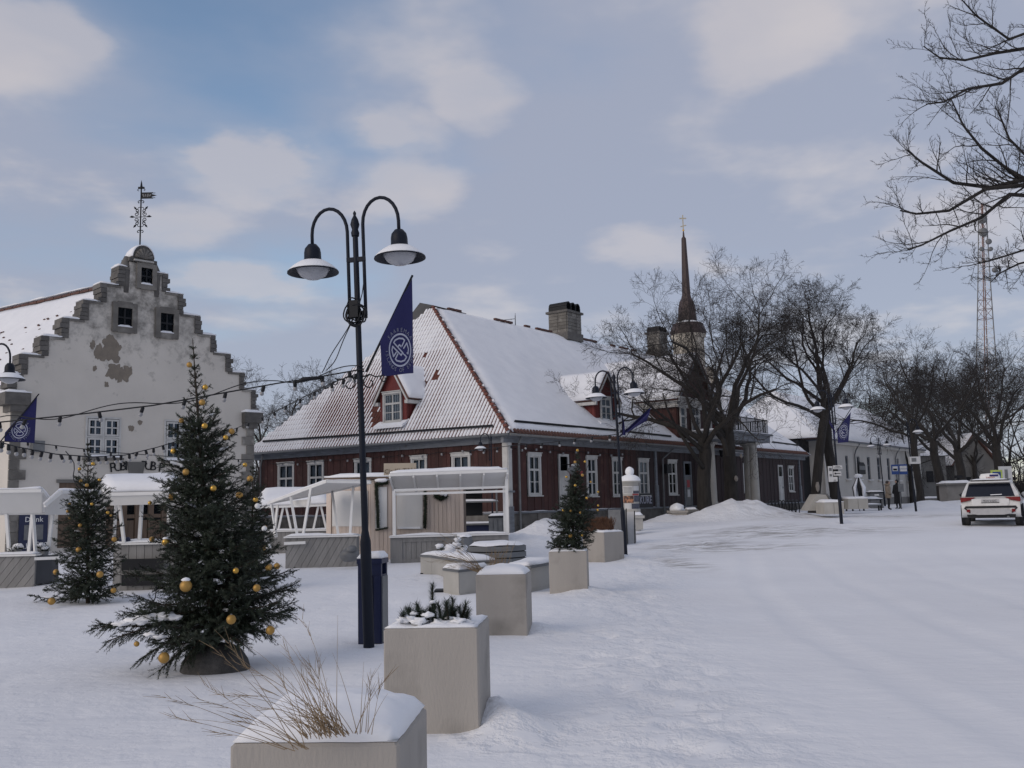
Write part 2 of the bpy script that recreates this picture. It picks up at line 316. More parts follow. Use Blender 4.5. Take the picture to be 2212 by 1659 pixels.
def snowz(x, y):
    z = base(x, y)
    for mx_, my_, sx, sy, h in MOUNDS:
        a = (x-mx_)/sx; b = (y-my_)/sy; q = a*a+b*b
        if q < 9: z += h*math.exp(-q*.9)*(1+.30*noise.noise(Vector((x*1.1, y*1.1, 7)))+.22*abs(noise.noise(Vector((x*2.7, y*2.7, 3)))))
    r = math.hypot(x, y-8)
    if r < 140:
        k = edge_x(y); d = x-k
        road = ss(-.2, 1.6, d); tramp = math.exp(-((d-.15)/.75)**2)*(1-ss(30, 60, y))
        v = Vector((x, y, 0))
        z += .045*noise.noise(v*.35)*(1-.5*road) + .020*noise.noise(v*1.1+Vector((9, 3, 1)))*(1-.55*road) - .03*road
        z += tramp*(.05*noise.noise(v*2.2) - .055*max(0, noise.noise(v*4.2)-.12)*2 + .03*abs(noise.noise(v*6.5)))
        pl_ = 1-ss(-1.2, -.2, d); z -= pl_*.035*max(0, noise.noise(v*1.7+Vector((4, 4, 4)))-.30)*2.5
        if r < 30: z += .007*noise.noise(v*4.+Vector((2, 2, 2))) + road*.006*noise.noise(Vector((x*1.1, y*4.5, 3)))
        # two shallow wheel tracks along the road
        for off in (2.5, 4.1, 5.9, 7.5): q_ = d-off-.12*math.sin(y*.21+off); z -= .018*math.exp(-(q_/.20)**4)*(1+.5*noise.noise(Vector((x*2, y*.8, off))))-.007*math.exp(-((abs(q_)-.34)/.12)**2)
    return z
def make_ground():
    n = 560; u = np.linspace(-1, 1, n); X = 3.0*np.sinh(6.05*u) + .6; Y = 3.0*np.sinh(6.05*u) + 8.
    vs = []; dirt = []; trm = []
    st = [(gp(1500, 1178), 1.6, .8), (gp(1590, 1182), 1.9, .5), (gp(1475, 1215), .5, .9), (gp(1700, 1150), 3, .7), (gp(1790, 1143), 2.5, .8), (gp(1620, 1140), 2, .6), (gp(1900, 1115), 5, 1.2), (gp(1560, 1150), 1.6, .5)]
    for y in Y:
        for x in X:
            x_, y_ = float(x), float(y); vs.append((x_, y_, snowz(x_, y_))); q = 0
            if 15 < y_ < 90 and 0 < x_ < 60:
                for p, sx, sy in st: q = max(q, math.exp(-((x_-p.x)/sx)**2-((y_-p.y)/(sy*2.2))**2))
            dirt.append(q); d_ = x_-edge_x(y_); trm.append(math.exp(-((d_-.2)/.9)**2)*(1-ss(35, 70, y_))+.25*(1-ss(-2, 0, d_))+(1-ss(.6, 2.2, max(0, .0)))*0+ (.9 if any(((x_-a[0])/(a[2]*2.2))**2+((y_-a[1])/(a[3]*2.2))**2 < 1 for a in MOUNDS) else 0))
    fs = [(j*n+i, j*n+i+1, (j+1)*n+i+1, (j+1)*n+i) for j in range(n-1) for i in range(n-1)]
    me = bpy.data.meshes.new('snow_ground'); me.from_pydata(vs, [], fs); me.polygons.foreach_set('use_smooth', [True]*len(fs))
    at_ = me.attributes.new('dirt', 'FLOAT', 'POINT'); at_.data.foreach_set('value', dirt); a2_ = me.attributes.new('tramp', 'FLOAT', 'POINT'); a2_.data.foreach_set('value', [min(1, v) for v in trm])
    t = GSNOW.node_tree; b = t.nodes['Principled BSDF']; src = b.inputs['Base Color'].links[0].from_socket
    a = t.nodes.new('ShaderNodeAttribute'); a.attribute_name = 'dirt'; g = t.nodes.new('ShaderNodeNewGeometry')
    mp = t.nodes.new('ShaderNodeMapping'); mp.inputs['Scale'].default_value = (.8, 2.2, 1); t.links.new(g.outputs['Position'], mp.inputs[0])
    nz = t.nodes.new('ShaderNodeTexNoise'); nz.inputs['Scale'].default_value = 1.5; nz.inputs['Detail'].default_value = 7; nz.inputs['Roughness'].default_value = .65; t.links.new(mp.outputs[0], nz.inputs['Vector'])
    mr = t.nodes.new('ShaderNodeMapRange'); mr.inputs[1].default_value = .44; mr.inputs[2].default_value = .60; t.links.new(nz.outputs[0], mr.inputs[0])
    mu = t.nodes.new('ShaderNodeMath'); mu.operation = 'MULTIPLY'; t.links.new(a.outputs['Fac'], mu.inputs[0]); t.links.new(mr.outputs[0], mu.inputs[1])
    # sparse crumbs of grit and small leaves on the packed snow
    vz = t.nodes.new('ShaderNodeTexNoise'); vz.inputs['Scale'].default_value = 11; vz.inputs['Detail'].default_value = 2; t.links.new(g.outputs['Position'], vz.inputs['Vector'])
    vr = t.nodes.new('ShaderNodeMapRange'); vr.inputs[1].default_value = .765; vr.inputs[2].default_value = .80; vr.inputs[4].default_value = .5; t.links.new(vz.outputs[0], vr.inputs[0])
    ad = t.nodes.new('ShaderNodeMath'); ad.operation = 'MAXIMUM'; t.links.new(mu.outputs[0], ad.inputs[0]); t.links.new(vr.outputs[0], ad.inputs[1])
    mi = t.nodes.new('ShaderNodeMix'); mi.data_type = 'RGBA'; t.links.new(ad.outputs[0], mi.inputs[0]); t.links.new(src, mi.inputs[6]); mi.inputs[7].default_value = (.29, .275, .26, 1)
    t.links.new(mi.outputs[2], b.inputs['Base Color'])
    bp = [q for q in t.nodes if q.type == 'BUMP'][0]; old = bp.inputs['Height'].links[0].from_socket
    m2 = t.nodes.new('ShaderNodeMapping'); m2.inputs['Scale'].default_value = (2.2, 9, 2); m2.inputs['Rotation'].default_value = (0, 0, .35); t.links.new(g.outputs['Position'], m2.inputs[0])
    n2 = t.nodes.new('ShaderNodeTexNoise'); n2.inputs['Scale'].default_value = 1.3; n2.inputs['Detail'].default_value = 4; t.links.new(m2.outputs[0], n2.inputs['Vector'])
    ma = t.nodes.new('ShaderNodeMath'); ma.operation = 'ADD'; t.links.new(old, ma.inputs[0]); t.links.new(n2.outputs[0], ma.inputs[1]); 
    ta = t.nodes.new('ShaderNodeAttribute'); ta.attribute_name = 'tramp'; n3 = t.nodes.new('ShaderNodeTexNoise'); n3.inputs['Scale'].default_value = 3.6; n3.inputs['Detail'].default_value = 5; n3.inputs['Roughness'].default_value = .6; t.links.new(g.outputs['Position'], n3.inputs['Vector'])
    r3 = t.nodes.new('ShaderNodeMapRange'); r3.inputs[1].default_value = .38; r3.inputs[2].default_value = .56; t.links.new(n3.outputs[0], r3.inputs[0])
    m3_ = t.nodes.new('ShaderNodeMath'); m3_.operation = 'MULTIPLY'; t.links.new(ta.outputs['Fac'], m3_.inputs[0]); t.links.new(r3.outputs[0], m3_.inputs[1]); m4 = t.nodes.new('ShaderNodeMath'); m4.operation = 'MULTIPLY_ADD'; m4.inputs[1].default_value = 3.2; t.links.new(m3_.outputs[0], m4.inputs[0]); t.links.new(ma.outputs[0], m4.inputs[2]); t.links.new(m4.outputs[0], bp.inputs['Height'])
    me.materials.append(GSNOW); o = bpy.data.objects.new('snow_ground', me); COL.objects.link(o); o['kind'] = 'structure'
make_ground()
# ------------------------------------------------------------------ red timber house
def snow_sheet(mb, fn, nu, nv, thick=.14, seed=0, amp=.03):
    """fn(u,v)->(point, normal); closed snow layer lying on a surface"""
    top = []; bot = []
    for j in range(nv+1):
        for i in range(nu+1):
            p, n = fn(i/nu, j/nv); e = min(i, nu-i)/max(1, nu)*nu; f = min(j, nv-j)
            k = thick*(.35 if min(e, f) == 0 else 1) + amp*noise.noise(p*1.1+Vector((seed, 0, 0))) + .4*amp*noise.noise(p*3.1)
            top.append(p+n*max(.01, k)); bot.append(p+n*.004)
    m = len(top); w_ = nu+1; fs = []
    for j in range(nv):
        for i in range(nu):
            a = j*w_+i; fs.append((a, a+1, a+1+w_, a+w_)); fs.append((m+a, m+a+w_, m+a+1+w_, m+a+1))
    for i in range(nu):
        fs.append((m+i, m+i+1, i+1, i)); a = nv*w_+i; fs.append((a, a+1, m+a+1, m+a))
    for j in range(nv):
        a = j*w_; fs.append((a, a+w_, m+a+w_, m+a)); a += nu; fs.append((m+a, m+a+w_, a+w_, a))
    mb.add(top+bot, fs, True); return mb
def window(par, fr, u0, u1, z0, z1, back=-.40, rows=(.36, .32, .32), cols=2, mat=WHTP, casing=.11, pair_top=True, curtain=True, sill=True, depth=.05, ledge=True, rnd=None, frame_only=False):
    """fr(u,z,d): point in the building's axes, d outwards. Returns the window part with panes, curtains, backing as pieces"""
    mb = MB()
    def bx(a, b, c, d, o0, o1):
        q = [fr(a, c, o0), fr(b, c, o0), fr(b, d, o0), fr(a, d, o0)]; mb.hexa(q, fr(a, c, o1)-fr(a, c, o0))
    cs = casing
    bx(u0-cs, u0, z0-cs*.6, z1, -.02, depth); bx(u1, u1+cs, z0-cs*.6, z1, -.02, depth); bx(u0-cs*1.25, u1+cs*1.25, z1, z1+cs*1.3, -.02, depth+.02)
    if ledge: bx(u0-cs*1.4, u1+cs*1.4, z1+cs*1.3, z1+cs*1.3+.035, -.02, depth+.07)
    if sill: bx(u0-cs*1.4, u1+cs*1.4, z0-cs*.6-.05, z0-cs*.6, -.02, depth+.07)
    else: bx(u0-cs, u1+cs, z0-cs*.6-.03, z0-cs*.6, -.02, depth)
    bx(u0, u1, z0-cs*.6, z0, -.02, depth-.01)
    fw = .055; H = z1-z0; zz = [z0]; 
    for r in rows[::-1]: zz.append(zz[-1]+H*r)
    um = (u0+u1)/2
    bx(u0, u0+fw, z0, z1, -.03, .02); bx(u1-fw, u1, z0, z1, -.03, .02); bx(u0+fw, u1-fw, z0, z0+fw, -.03, .02); bx(u0+fw, u1-fw, z1-fw, z1, -.03, .02)
    w = mb.build('window', mat, par, local=True)
    zt = zz[-2]
    mb = MB()
    bx(u0+fw, u1-fw, zt-.05, zt+.05, -.03, .03)
    mb.build('transom', mat, w, local=True)
    us = [u0+(u1-u0)*i/cols for i in range(cols+1)]
    mb = MB()
    for u in us[1:-1]: bx(u-.045, u+.045, z0+fw, zt-.05, -.03, .022); bx(u-.025, u+.025, zt+.05, z1-fw, -.03, .018)
    mb.build('mullion', mat, w, local=True)
    if len(zz) > 3:
        for i in range(cols):
            for z in zz[1:-2]:
                mb = MB(); bx(us[i]+fw, us[i+1]-fw, z-.016, z+.016, -.025, .012); mb.build('glazing_bar', mat, w, local=True)
    for i in range(cols):
        for a, b in zip(zz, zz[1:]):
            c = (fr((us[i]+us[i+1])/2, (a+b)/2, -.012)); e = fr(us[i+1], b, -.012)-fr(us[i], a, -.012)
            piece('pane', GLASS, w, c, (max(.006, abs(e.x)-.04), max(.006, abs(e.y)-.04), abs(e.z)-.03))
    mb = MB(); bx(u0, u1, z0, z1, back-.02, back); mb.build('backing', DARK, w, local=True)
    if curtain:
        rd = rnd or random
        for side in (0, 1):
            wd = (u1-u0)*rd.uniform(.34, .47); a = u0+.02 if side == 0 else u1-.02-wd; mb = MB(); n = 10; vs = []
            for k in range(n+1):
                u = a+wd*k/n; d = (-.12 if back < -.3 else back+.014)+(.035 if back < -.3 else .008)*math.sin(k*2.1+side)
                vs += [fr(u, z0+.03, d), fr(u, z1-.03, d)]
            mb.add(vs, [(2*k, 2*k+2, 2*k+3, 2*k+1) for k in range(n)], True); mb.build('curtain', CURT, w, local=True)
    return w
C0 = at(1100, 1154, 42.5); ANG = R_(53.2)
C0 = Vector((C0.x, C0.y, .22))
house = thing('timber_house', 'long red timber house with snowy hipped roof, dormers and column porch', 'house', C0, ANG)
def hr(x, y): u, z = hit(x, y, C0, ANG); return u, z-C0.z
def hl(x, y): u, z = hit(x, y, C0, ANG+math.pi/2); return u, z-C0.z
frR = lambda u, z, d: Vector((u, -d, z))
frL = lambda u, z, d: Vector((-d, u, z))
LX, WY = 36.0, 17.0; EZ, PZ = 4.40, .98; RZ = 12.05; RX = 4.8; OV = .5; WT = 4.15
rnd = random.Random(11)
# plinth stones (two courses along both sides)
core = MB(); core.ab((.06, .06, -.4), (LX-.06, WY-.06, PZ-.02)); core.build('plinth_core', PLINTH, house, local=True)
for side in (0, 1):
    for row in range(2):
        u = 0.
        while u < (LX if side == 0 else WY):
            l = rnd.uniform(.7, 1.5); e = min(u+l, LX if side == 0 else WY); z0, z1 = (-.35, .42) if row == 0 else (.43, PZ-.06); o = rnd.uniform(0, .05)
            c = ((u+e)/2, .03-o/2, (z0+z1)/2) if side == 0 else (.03-o/2, (u+e)/2, (z0+z1)/2); d = (e-u-.02, .1+o, z1-z0) if side == 0 else (.1+o, e-u-.02, z1-z0)
            piece('plinth_stone', PLINTH, house, c, d); u = e
mb = MB(); mb.ab((-.10, -.10, PZ-.05), (LX, 0.02, PZ+.03)); mb.build('water_table', GRYW, house, local=True)
mb = MB(); mb.ab((-.11, .021, PZ-.052), (0.02, WY, PZ+.031)); mb.build('water_table', GRYW, house, local=True)
mb = MB()
snow_sheet(mb, lambda u, v: (Vector((.1+u*13, -.105+v*.10, PZ+.03)), Vector((0, 0, 1))), 60, 1, .045, 3, .03)
mb.build('ledge_snow', SNOW, house, local=True)
mb = MB(); snow_sheet(mb, lambda u, v: (Vector((-.105+v*.10, .1+u*16, PZ+.031)), Vector((0, 0, 1))), 60, 1, .05, 4, .03); mb.build('ledge_snow', SNOW, house, local=True)
# window and door openings (u0, u1, z0, z1)
WR = []
for px0, px1, py0, py1 in ((1142, 1166, 985, 1067), (1268, 1288, 991, 1069), (1323, 1342, 994, 1069), (1380, 1400, 996.5, 1067), (1443, 1461, 999, 1066), (1565, 1580, 1003, 1063), (1605, 1621, 1006, 1062), (1702, 1714, 1011, 1060)):
    u0, z1 = hr(px0, py0); u1, z0 = hr(px1, py1); WR.append((u0, u1, z0, z1))
DR = []
for px0, px1, py0, py1 in ((1208, 1228, 986, 1100), (1477, 1494, 1001, 1094), (1680, 1692, 1008, 1078)):
    u0, z1 = hr(px0, py0); u1, z0 = hr(px1, py1); DR.append((u0, u1, PZ+.02, z1))
WL = []
for px0, px1, py0, py1 in ((604, 633, 1006, 1062), (669, 697, 1003, 1062), (770, 800, 998, 1062), (892, 920, 992, 1062), (980, 1014, 986, 1062)):
    u0, z1 = hl(px0, py0); u1, z0 = hl(px1, py1); WL.append((u1, u0, z1-1.95, z1))
for a, b, c, d in WR: window(house, frR, a, b, c, d, rnd=rnd)
for a, b, c, d in WL: window(house, frL, a, b, c, d, rnd=rnd)
for k, (a, b, c, d) in enumerate(DR):
    m = MB(); zt = d-.72
    for q in ((a-.1, a, c, d), (b, b+.1, c, d), (a-.1, b+.1, d, d+.12), (a, b, zt-.05, zt+.05)):
        m.hexa([frR(q[0], q[2], -.02), frR(q[1], q[2], -.02), frR(q[1], q[3], -.02), frR(q[0], q[3], -.02)], Vector((0, -.08, 0)))
    dr = m.build('door', WHTP if k != 1 else GRYW, house, local=True)
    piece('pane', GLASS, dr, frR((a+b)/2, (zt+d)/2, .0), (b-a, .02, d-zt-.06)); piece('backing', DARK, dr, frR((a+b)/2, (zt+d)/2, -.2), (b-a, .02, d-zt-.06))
    leaf = WHTP if k != 1 else GRYM
    piece('door_leaf', leaf, dr, frR((a+b)/2, (c+zt)/2, .0), (b-a, .05, zt-c-.06))
    for z0_, z1_ in ((c+.15, c+.75), (c+.9, c+1.35)): piece('door_panel', leaf, dr, frR((a+b)/2, (z0_+z1_)/2, .035), ((b-a)*.66, .02, z1_-z0_))
    piece('door_handle', GRYM, dr, frR(b-.08, c+1.05, .06), (.03, .06, .12))
    if k == 1:
        piece('notice', POST3, dr, frR((a+b)/2, zt-.45, .05), (.34, .01, .42)); piece('notice', SIGNW, dr, frR((a+b)/2, zt-1.0, .05), (.34, .01, .42))
# boards, one by one, cut at the openings
def boards(L_, fr, ops, w, mat, z0, z1, name='board'):
    n = int(L_/w)
    for i in range(n):
        a, b = i*L_/n, (i+1)*L_/n; mid = (a+b)/2; segs = [(z0, z1)]
        for (u0, u1, c, d) in ops:
            if u0-.12 < mid < u1+.12:
                ns = []
                for (p, q) in segs:
                    if c-.08 > p: ns.append((p, min(q, c-.08)))
                    if d+.12 < q: ns.append((max(p, d+.12), q))
                segs = ns
        for p, q in segs:
            if q-p < .05: continue
            o = .01+.012*(i % 2)+rnd.uniform(0, .006); c = fr(mid, (p+q)/2, o-.03)
            dd = fr(mid+(b-a-.012)/2, q, .03)-fr(mid-(b-a-.012)/2, p, -.03)
            piece(name, mat, house, c, (abs(dd.x), abs(dd.y), abs(dd.z)))
DK = pm('dark_red_boards', (.036, .017, .017), (.022, .014, .017), sc=2.2, st=(6, 6, .5), rough=.75, bump=.3, rnd=.3)  # darker version of the red boards, for the farther part of the street front
boards(11.3, frR, WR+DR, .27, RED, PZ+.03, WT)
fr2 = lambda u, z, d: Vector((u+11.3, -d, z))
boards(LX-11.3, fr2, [(a-11.3, b-11.3, c, d) for a, b, c, d in WR+DR], .30, DK, PZ+.03, WT)
boards(WY, frL, WL, .235, RED, PZ+.03, WT)
wall = MB(); wall.ab((.10, .10, PZ), (LX-.1, WY-.1, PZ+.8)); wall.ab((.5, .5, PZ+.8), (LX-.5, WY-.5, EZ)); wall.build('wall_core', DARK, house, local=True)
mb = MB()     # cladding behind the boards with openings left clear is only needed between openings: thin studs at board gaps
for (L_, fr, ops) in ((LX, frR, WR+DR), (WY, frL, WL)):
    cuts = sorted((a-.05, b+.05, c, d) for a, b, c, d in ops); u = 0
    for a, b, c, d in cuts:
        if a > u: q = [fr(u+.02, PZ, -.10), fr(a, PZ, -.10), fr(a, EZ, -.10), fr(u+.02, EZ, -.10)]; mb.hexa(q, fr(0, 0, -.055)-fr(0, 0, -.10))
        for z0_, z1_ in ((PZ, c-.03), (d+.03, EZ)):
            if z1_ > z0_+.02: q = [fr(a, z0_, -.10), fr(b, z0_, -.10), fr(b, z1_, -.10), fr(a, z1_, -.10)]; mb.hexa(q, fr(0, 0, -.055)-fr(0, 0, -.10))
        u = b
    q = [fr(u, PZ, -.10), fr(L_-.02, PZ, -.10), fr(L_-.02, EZ, -.10), fr(u, EZ, -.10)]; mb.hexa(q, fr(0, 0, -.055)-fr(0, 0, -.10))
mb.build('sheathing', DARK, house, local=True, kind='stuff')
# corner boards with a stepped foot, downpipes, eaves
for c, d in (((.05, -.06, (PZ+WT)/2), (.26, .1, WT-PZ)), ((-.06, .07, (PZ+WT)/2), (.1, .28, WT-PZ)), ((-.02, -.02, .5), (.34, .34, 1.5)), ((-.02, -.02, 1.9), (.42, .42, .08))):
    piece('corner_board', GRYW if d[2] < 3 else WHTP, house, c, d)
for px in (1416, 1563 if False else 1530, 1727):
    u = hr(px, 1050)[0]; piece('corner_board', GRYW, house, (u, -.06, (PZ+WT)/2), (.2, .09, WT-PZ)); piece('corner_board', GRYW, house, (u, -.07, PZ+.6), (.28, .13, 1.2))
mb = MB(); mb.tube([(.45, -.45, EZ-.1), (.45, -.3, EZ-.45), (.62, -.17, EZ-1.0), (.62, -.17, .1), (.66, -.4, 0)], .055, 8); mb.build('downpipe', GRYM, house, local=True)
u = hr(1421, 1000)[0]; mb = MB(); mb.tube([(u+1.1, -.42, EZ-.2), (u+.2, -.2, EZ-.75), (u+.2, -.17, .1)], .05, 8); mb.build('downpipe', GRYM, house, local=True)
mb = MB(); mb.tube([(-.42, WY-.8, EZ-.1), (-.2, WY-.35, EZ-.7), (-.17, WY-.35, .2)], .05, 8); mb.build('downpipe', GRYM, house, local=True)
def eave(n0, n1, dx, dy):
    for z0_, z1_, o0, o1 in ((WT-.10, WT+.12, 0, .13), (WT+.12, WT+.20, 0, .30), (WT+.20, EZ-.02, 0, .42)):
        m = MB(); 
        if dx: m.ab((n0, -o1, z0_), (n1, .02, z1_))
        else: m.ab((-o1, n0, z0_), (.02, n1, z1_))
        m.build('cornice_board', GRYW, house, local=True)
eave(-.43, LX+.3, 1, 0); eave(.022, WY+.3, 0, 1)
mb = MB(); mb.tube([(-OV, -OV-.06, EZ-.03), (LX, -OV-.06, EZ-.03)], .06, 8); mb.build('gutter', GRYM, house, local=True)
mb = MB(); mb.tube([(-OV-.06, -OV, EZ-.03), (-OV-.06, WY+.4, EZ-.03)], .06, 8); mb.build('gutter', GRYM, house, local=True)
# roof body
A_ = Vector((-OV, -OV, EZ)); B_ = Vector((-OV, WY+OV, EZ)); Cc = Vector((LX+OV, WY+OV, EZ)); D_ = Vector((LX+OV, -OV, EZ)); P1 = Vector((RX, WY/2, RZ)); P2 = Vector((LX-RX, WY/2, RZ))
mb = MB(); mb.add([A_, B_, Cc, D_, P1, P2], [(0, 4, 1), (0, 3, 5, 4), (3, 2, 5), (2, 1, 4, 5), (0, 1, 2, 3)]); roof = mb.build('roof', TILED, house, local=True)
# hip face towards the square: pantiles in columns with snow lying in the hollows
n_hip = (P1-A_).cross(B_-A_).normalized(); 
if n_hip.x > 0: n_hip = -n_hip
e1 = Vector((0, 1, 0)); up_ = Vector((RX+OV, 0, RZ-EZ)); SL = up_.length; up_.normalize(); HW = WY+2*OV
TW, TH = .205, .34; ncol = int(HW/TW); nrow = int(SL/TH)
def hip_pt(u, v): return A_ + e1*u + up_*v
prof = [(-.5, .035), (-.36, .012), (-.1, .0), (.16, .004), (.30, .035), (.42, .052), (.5, .035)]
tm = MB(); vs = []
for v in (0, TH+.05):
    for a, h in prof: vs.append(e1*(a*TW) + up_*v + n_hip*(h+.012 + (.018 if v == 0 else 0)))
tm.add(vs, [(i, i+1, i+1+7, i+7) for i in range(6)], True); tile_me = tm.mesh('roof_tile', TILE)
dormL = (hl(822, 900)[0], hl(905, 900)[0])
rest = MB(); snowm = MB(); count = 0
bare = []   # patches where the snow has slipped off
def hip_uv(px, py):
    o = C0; d = ray(px, py); R3 = Matrix.Rotation(-ANG, 3, 'Z'); q0 = R3 @ (Vector((0, 0, CAMH))-C0); dd = R3 @ d
    t = (A_-q0).dot(n_hip)/dd.dot(n_hip); p = q0+dd*t-A_; return p.dot(e1), p.dot(up_)
DU0, DV0 = hip_uv(905, 913); DU1, _ = hip_uv(822, 915)
patches = [(hip_uv(808, 895), .42, .8), (hip_uv(812, 912), .45, .45), (hip_uv(942, 815), .28, .38), (hip_uv(917, 775), .14, .22)]
thins = [(hip_uv(770, 885), 3.2, 2.3), (hip_uv(720, 905), 2.6, 1.6)]
DVT = hip_uv(905, 815)[1]; DUC, DUW = 9.3, 2.2
_pb = hip_pt(*hip_uv(862, 916)); _o = C0 + Matrix.Rotation(ANG, 3, 'Z') @ Vector((_pb.x, 0, 0)); _a = hit(822, 862, _o, ANG+math.pi/2)[0]; _b = hit(878, 862, _o, ANG+math.pi/2)[0]; DUC = (_a+_b)/2+OV; DUW = abs(_a-_b)+.1
for j in range(nrow+1):
    for i in range(ncol):
        u = (i+.5)*TW; v = j*TH
        lim = SL*(1-abs(u-HW/2)/(HW/2))
        if v > lim-.1: continue
        if abs(u-DUC) < DUW/2 and DV0 < v < DVT-.6: continue
        p = hip_pt(u, v)
        if count < 300 and j < 4: 
            o = bpy.data.objects.new('roof_tile', tile_me); COL.objects.link(o); o.parent = roof; o.location = p; count += 1
        else: rest.add([p+q for q in vs], [(a, a+1, a+8, a+7) for a in range(6)], True)
        k = 0.
        for (cu, cv), ru, rv in patches: k = max(k, 1-((u-cu)/ru)**2-((v-cv)/rv)**2)
        nzv = noise.noise(Vector((u*.7, v*.5, 4)))
        if k > .15+.3*nzv and k > 0 and rnd.random() < .8: continue
        hgt = .062+.020*nzv+.012*rnd.random(); wl, wr = -.52+.05*rnd.random(), .25+.11*nzv+.06*rnd.random()
        k2 = 0.
        for (cu, cv), ru, rv in thins: k2 = max(k2, 1-((u-cu)/ru)**2-((v-cv)/rv)**2)
        if k2 > 0: wr -= .24*k2; hgt -= .015*k2
        if u < 5 and v > 1 and v < 6: wr += .04
        if v > .62*SL or u > .75*HW: wr += .10; hgt += .012
        l = TH*1.0; q = []
        for vv, hh in ((0.01, .5), (.05, 1), (l, .85)):
            for a, h in ((wl, .03), (wl+.10, .9), (wr-.2, 1), (wr-.06, .75), (wr, .03)): q.append(p + e1*(a*TW) + up_*vv + n_hip*(.02+hgt*h*hh))
        snowm.add(q, [(r*5+c, r*5+c+1, r*5+c+6, r*5+c+5) for r in range(2) for c in range(4)]+[(0, 1, 2, 3, 4)], True)
rest.build('upper_tiles', TILE, roof, local=True, kind='stuff'); snowm.build('tile_snow', SNOW, roof, local=True, kind='stuff')
# ridge tiles along the corner hip, bare and red
hd = (P1-A_); hn = Vector((-.6, -.6, 1)).normalized()
for k in range(42):
    t = (k+.2)/42; a = A_+hd*t; b = A_+hd*((k+1.15)/42); x = hd.cross(hn).normalized()
    m = MB(); q = []
    for p_, lift in ((a, .10), (b, .06)):
        for c in range(6): 
            g = math.pi*c/5; q.append(p_ + x*(.10*math.cos(g)) + hn*(lift-.03+.10*math.sin(g)))
    m.add(q, [(c, c+1, c+7, c+6) for c in range(5)], True); m.build('hip_tile', TILE, roof, local=True)
# snow on the long street side and the back side
n_st = (P1-A_).cross(D_-A_).normalized(); n_st = n_st if n_st.z > 0 else -n_st
def street(u, v):
    a = A_.lerp(P1, v); b = D_.lerp(P2, v); return a.lerp(b, u)+Vector((0, 0, 0)), n_st
mb = MB(); snow_sheet(mb, lambda u, v: street(.008+u*.99, .012+v*.985), 90, 26, .17, 7, .05); mb.build('roof_snow', SNOW, roof, local=True, kind='stuff')
n_bk = Vector((n_st.x, -n_st.y, n_st.z))
mb = MB(); snow_sheet(mb, lambda u, v: (B_.lerp(P1, v).lerp(Cc.lerp(P2, v), u), n_bk), 30, 10, .17, 9, .05); mb.build('roof_snow', SNOW, roof, local=True, kind='stuff')
mb = MB(); n_e = Vector((-n_hip.x, 0, n_hip.z)); snow_sheet(mb, lambda u, v: (D_.lerp(P2, v).lerp(Cc.lerp(P2, v), u), n_e), 20, 12, .1, 2, .05); mb.build('roof_snow', SNOW, roof, local=True, kind='stuff')
ed = MB()
for i in range(150):
    u = i*.24; ed.tube([(u, -OV-.09, EZ+.0), (u+.02, -OV+.12, EZ+.22)], .075, 6)
ed.build('eave_tile_row', TILED, roof, local=True, kind='stuff')
# snow guards
def guard(p, q, nrm, off=.2):
    m = MB(); m.bar(p+nrm*off, q+nrm*off, .05, .10); n = int((q-p).length/1.2)
    for i in range(n+1): a = p.lerp(q, i/max(1, n)); m.bar(a, a+nrm*off, .03)
    m.build('snow_guard', BLACKM, roof, local=True)
def st_uv(px, py):
    R3 = Matrix.Rotation(-ANG, 3, 'Z'); q0 = R3 @ (Vector((0, 0, CAMH))-C0); dd = R3 @ ray(px, py); t = (A_-q0).dot(n_st)/dd.dot(n_st); return q0+dd*t
def hip_p(px, py): u, v = hip_uv(px, py); return hip_pt(u, v)
guard(hip_p(572, 957), hip_p(1068, 924), n_hip, .16); guard(st_uv(1107, 918), st_uv(1330, 937), n_st, .22); guard(st_uv(1336, 938), st_uv(1445, 949), n_st, .22); guard(st_uv(1665, 960), st_uv(1722, 967), n_st, .22)
# ridge: dark sheet half-gable behind the apex
mb = MB(); mb.add([P1+Vector((-.1, -.1, .1)), P1+Vector((-.75, 2.4, -1.6)), P1+Vector((1.0, 2.6, -1.5)), P1+Vector((3.0, .1, .12)), P1+Vector((.5, 1.4, .55))], [(0, 1, 4), (1, 2, 4), (2, 3, 4), (0, 4, 3), (0, 3, 2, 1)]); mb.build('ridge_cap', SLATE, roof, local=True)
for k in range(40):
    x = RX+1.5+k*.6
    if rnd.random() < .55: piece('ridge_tile', TILED, roof, (x, WY/2, RZ+.13), (.5, .16, .12))
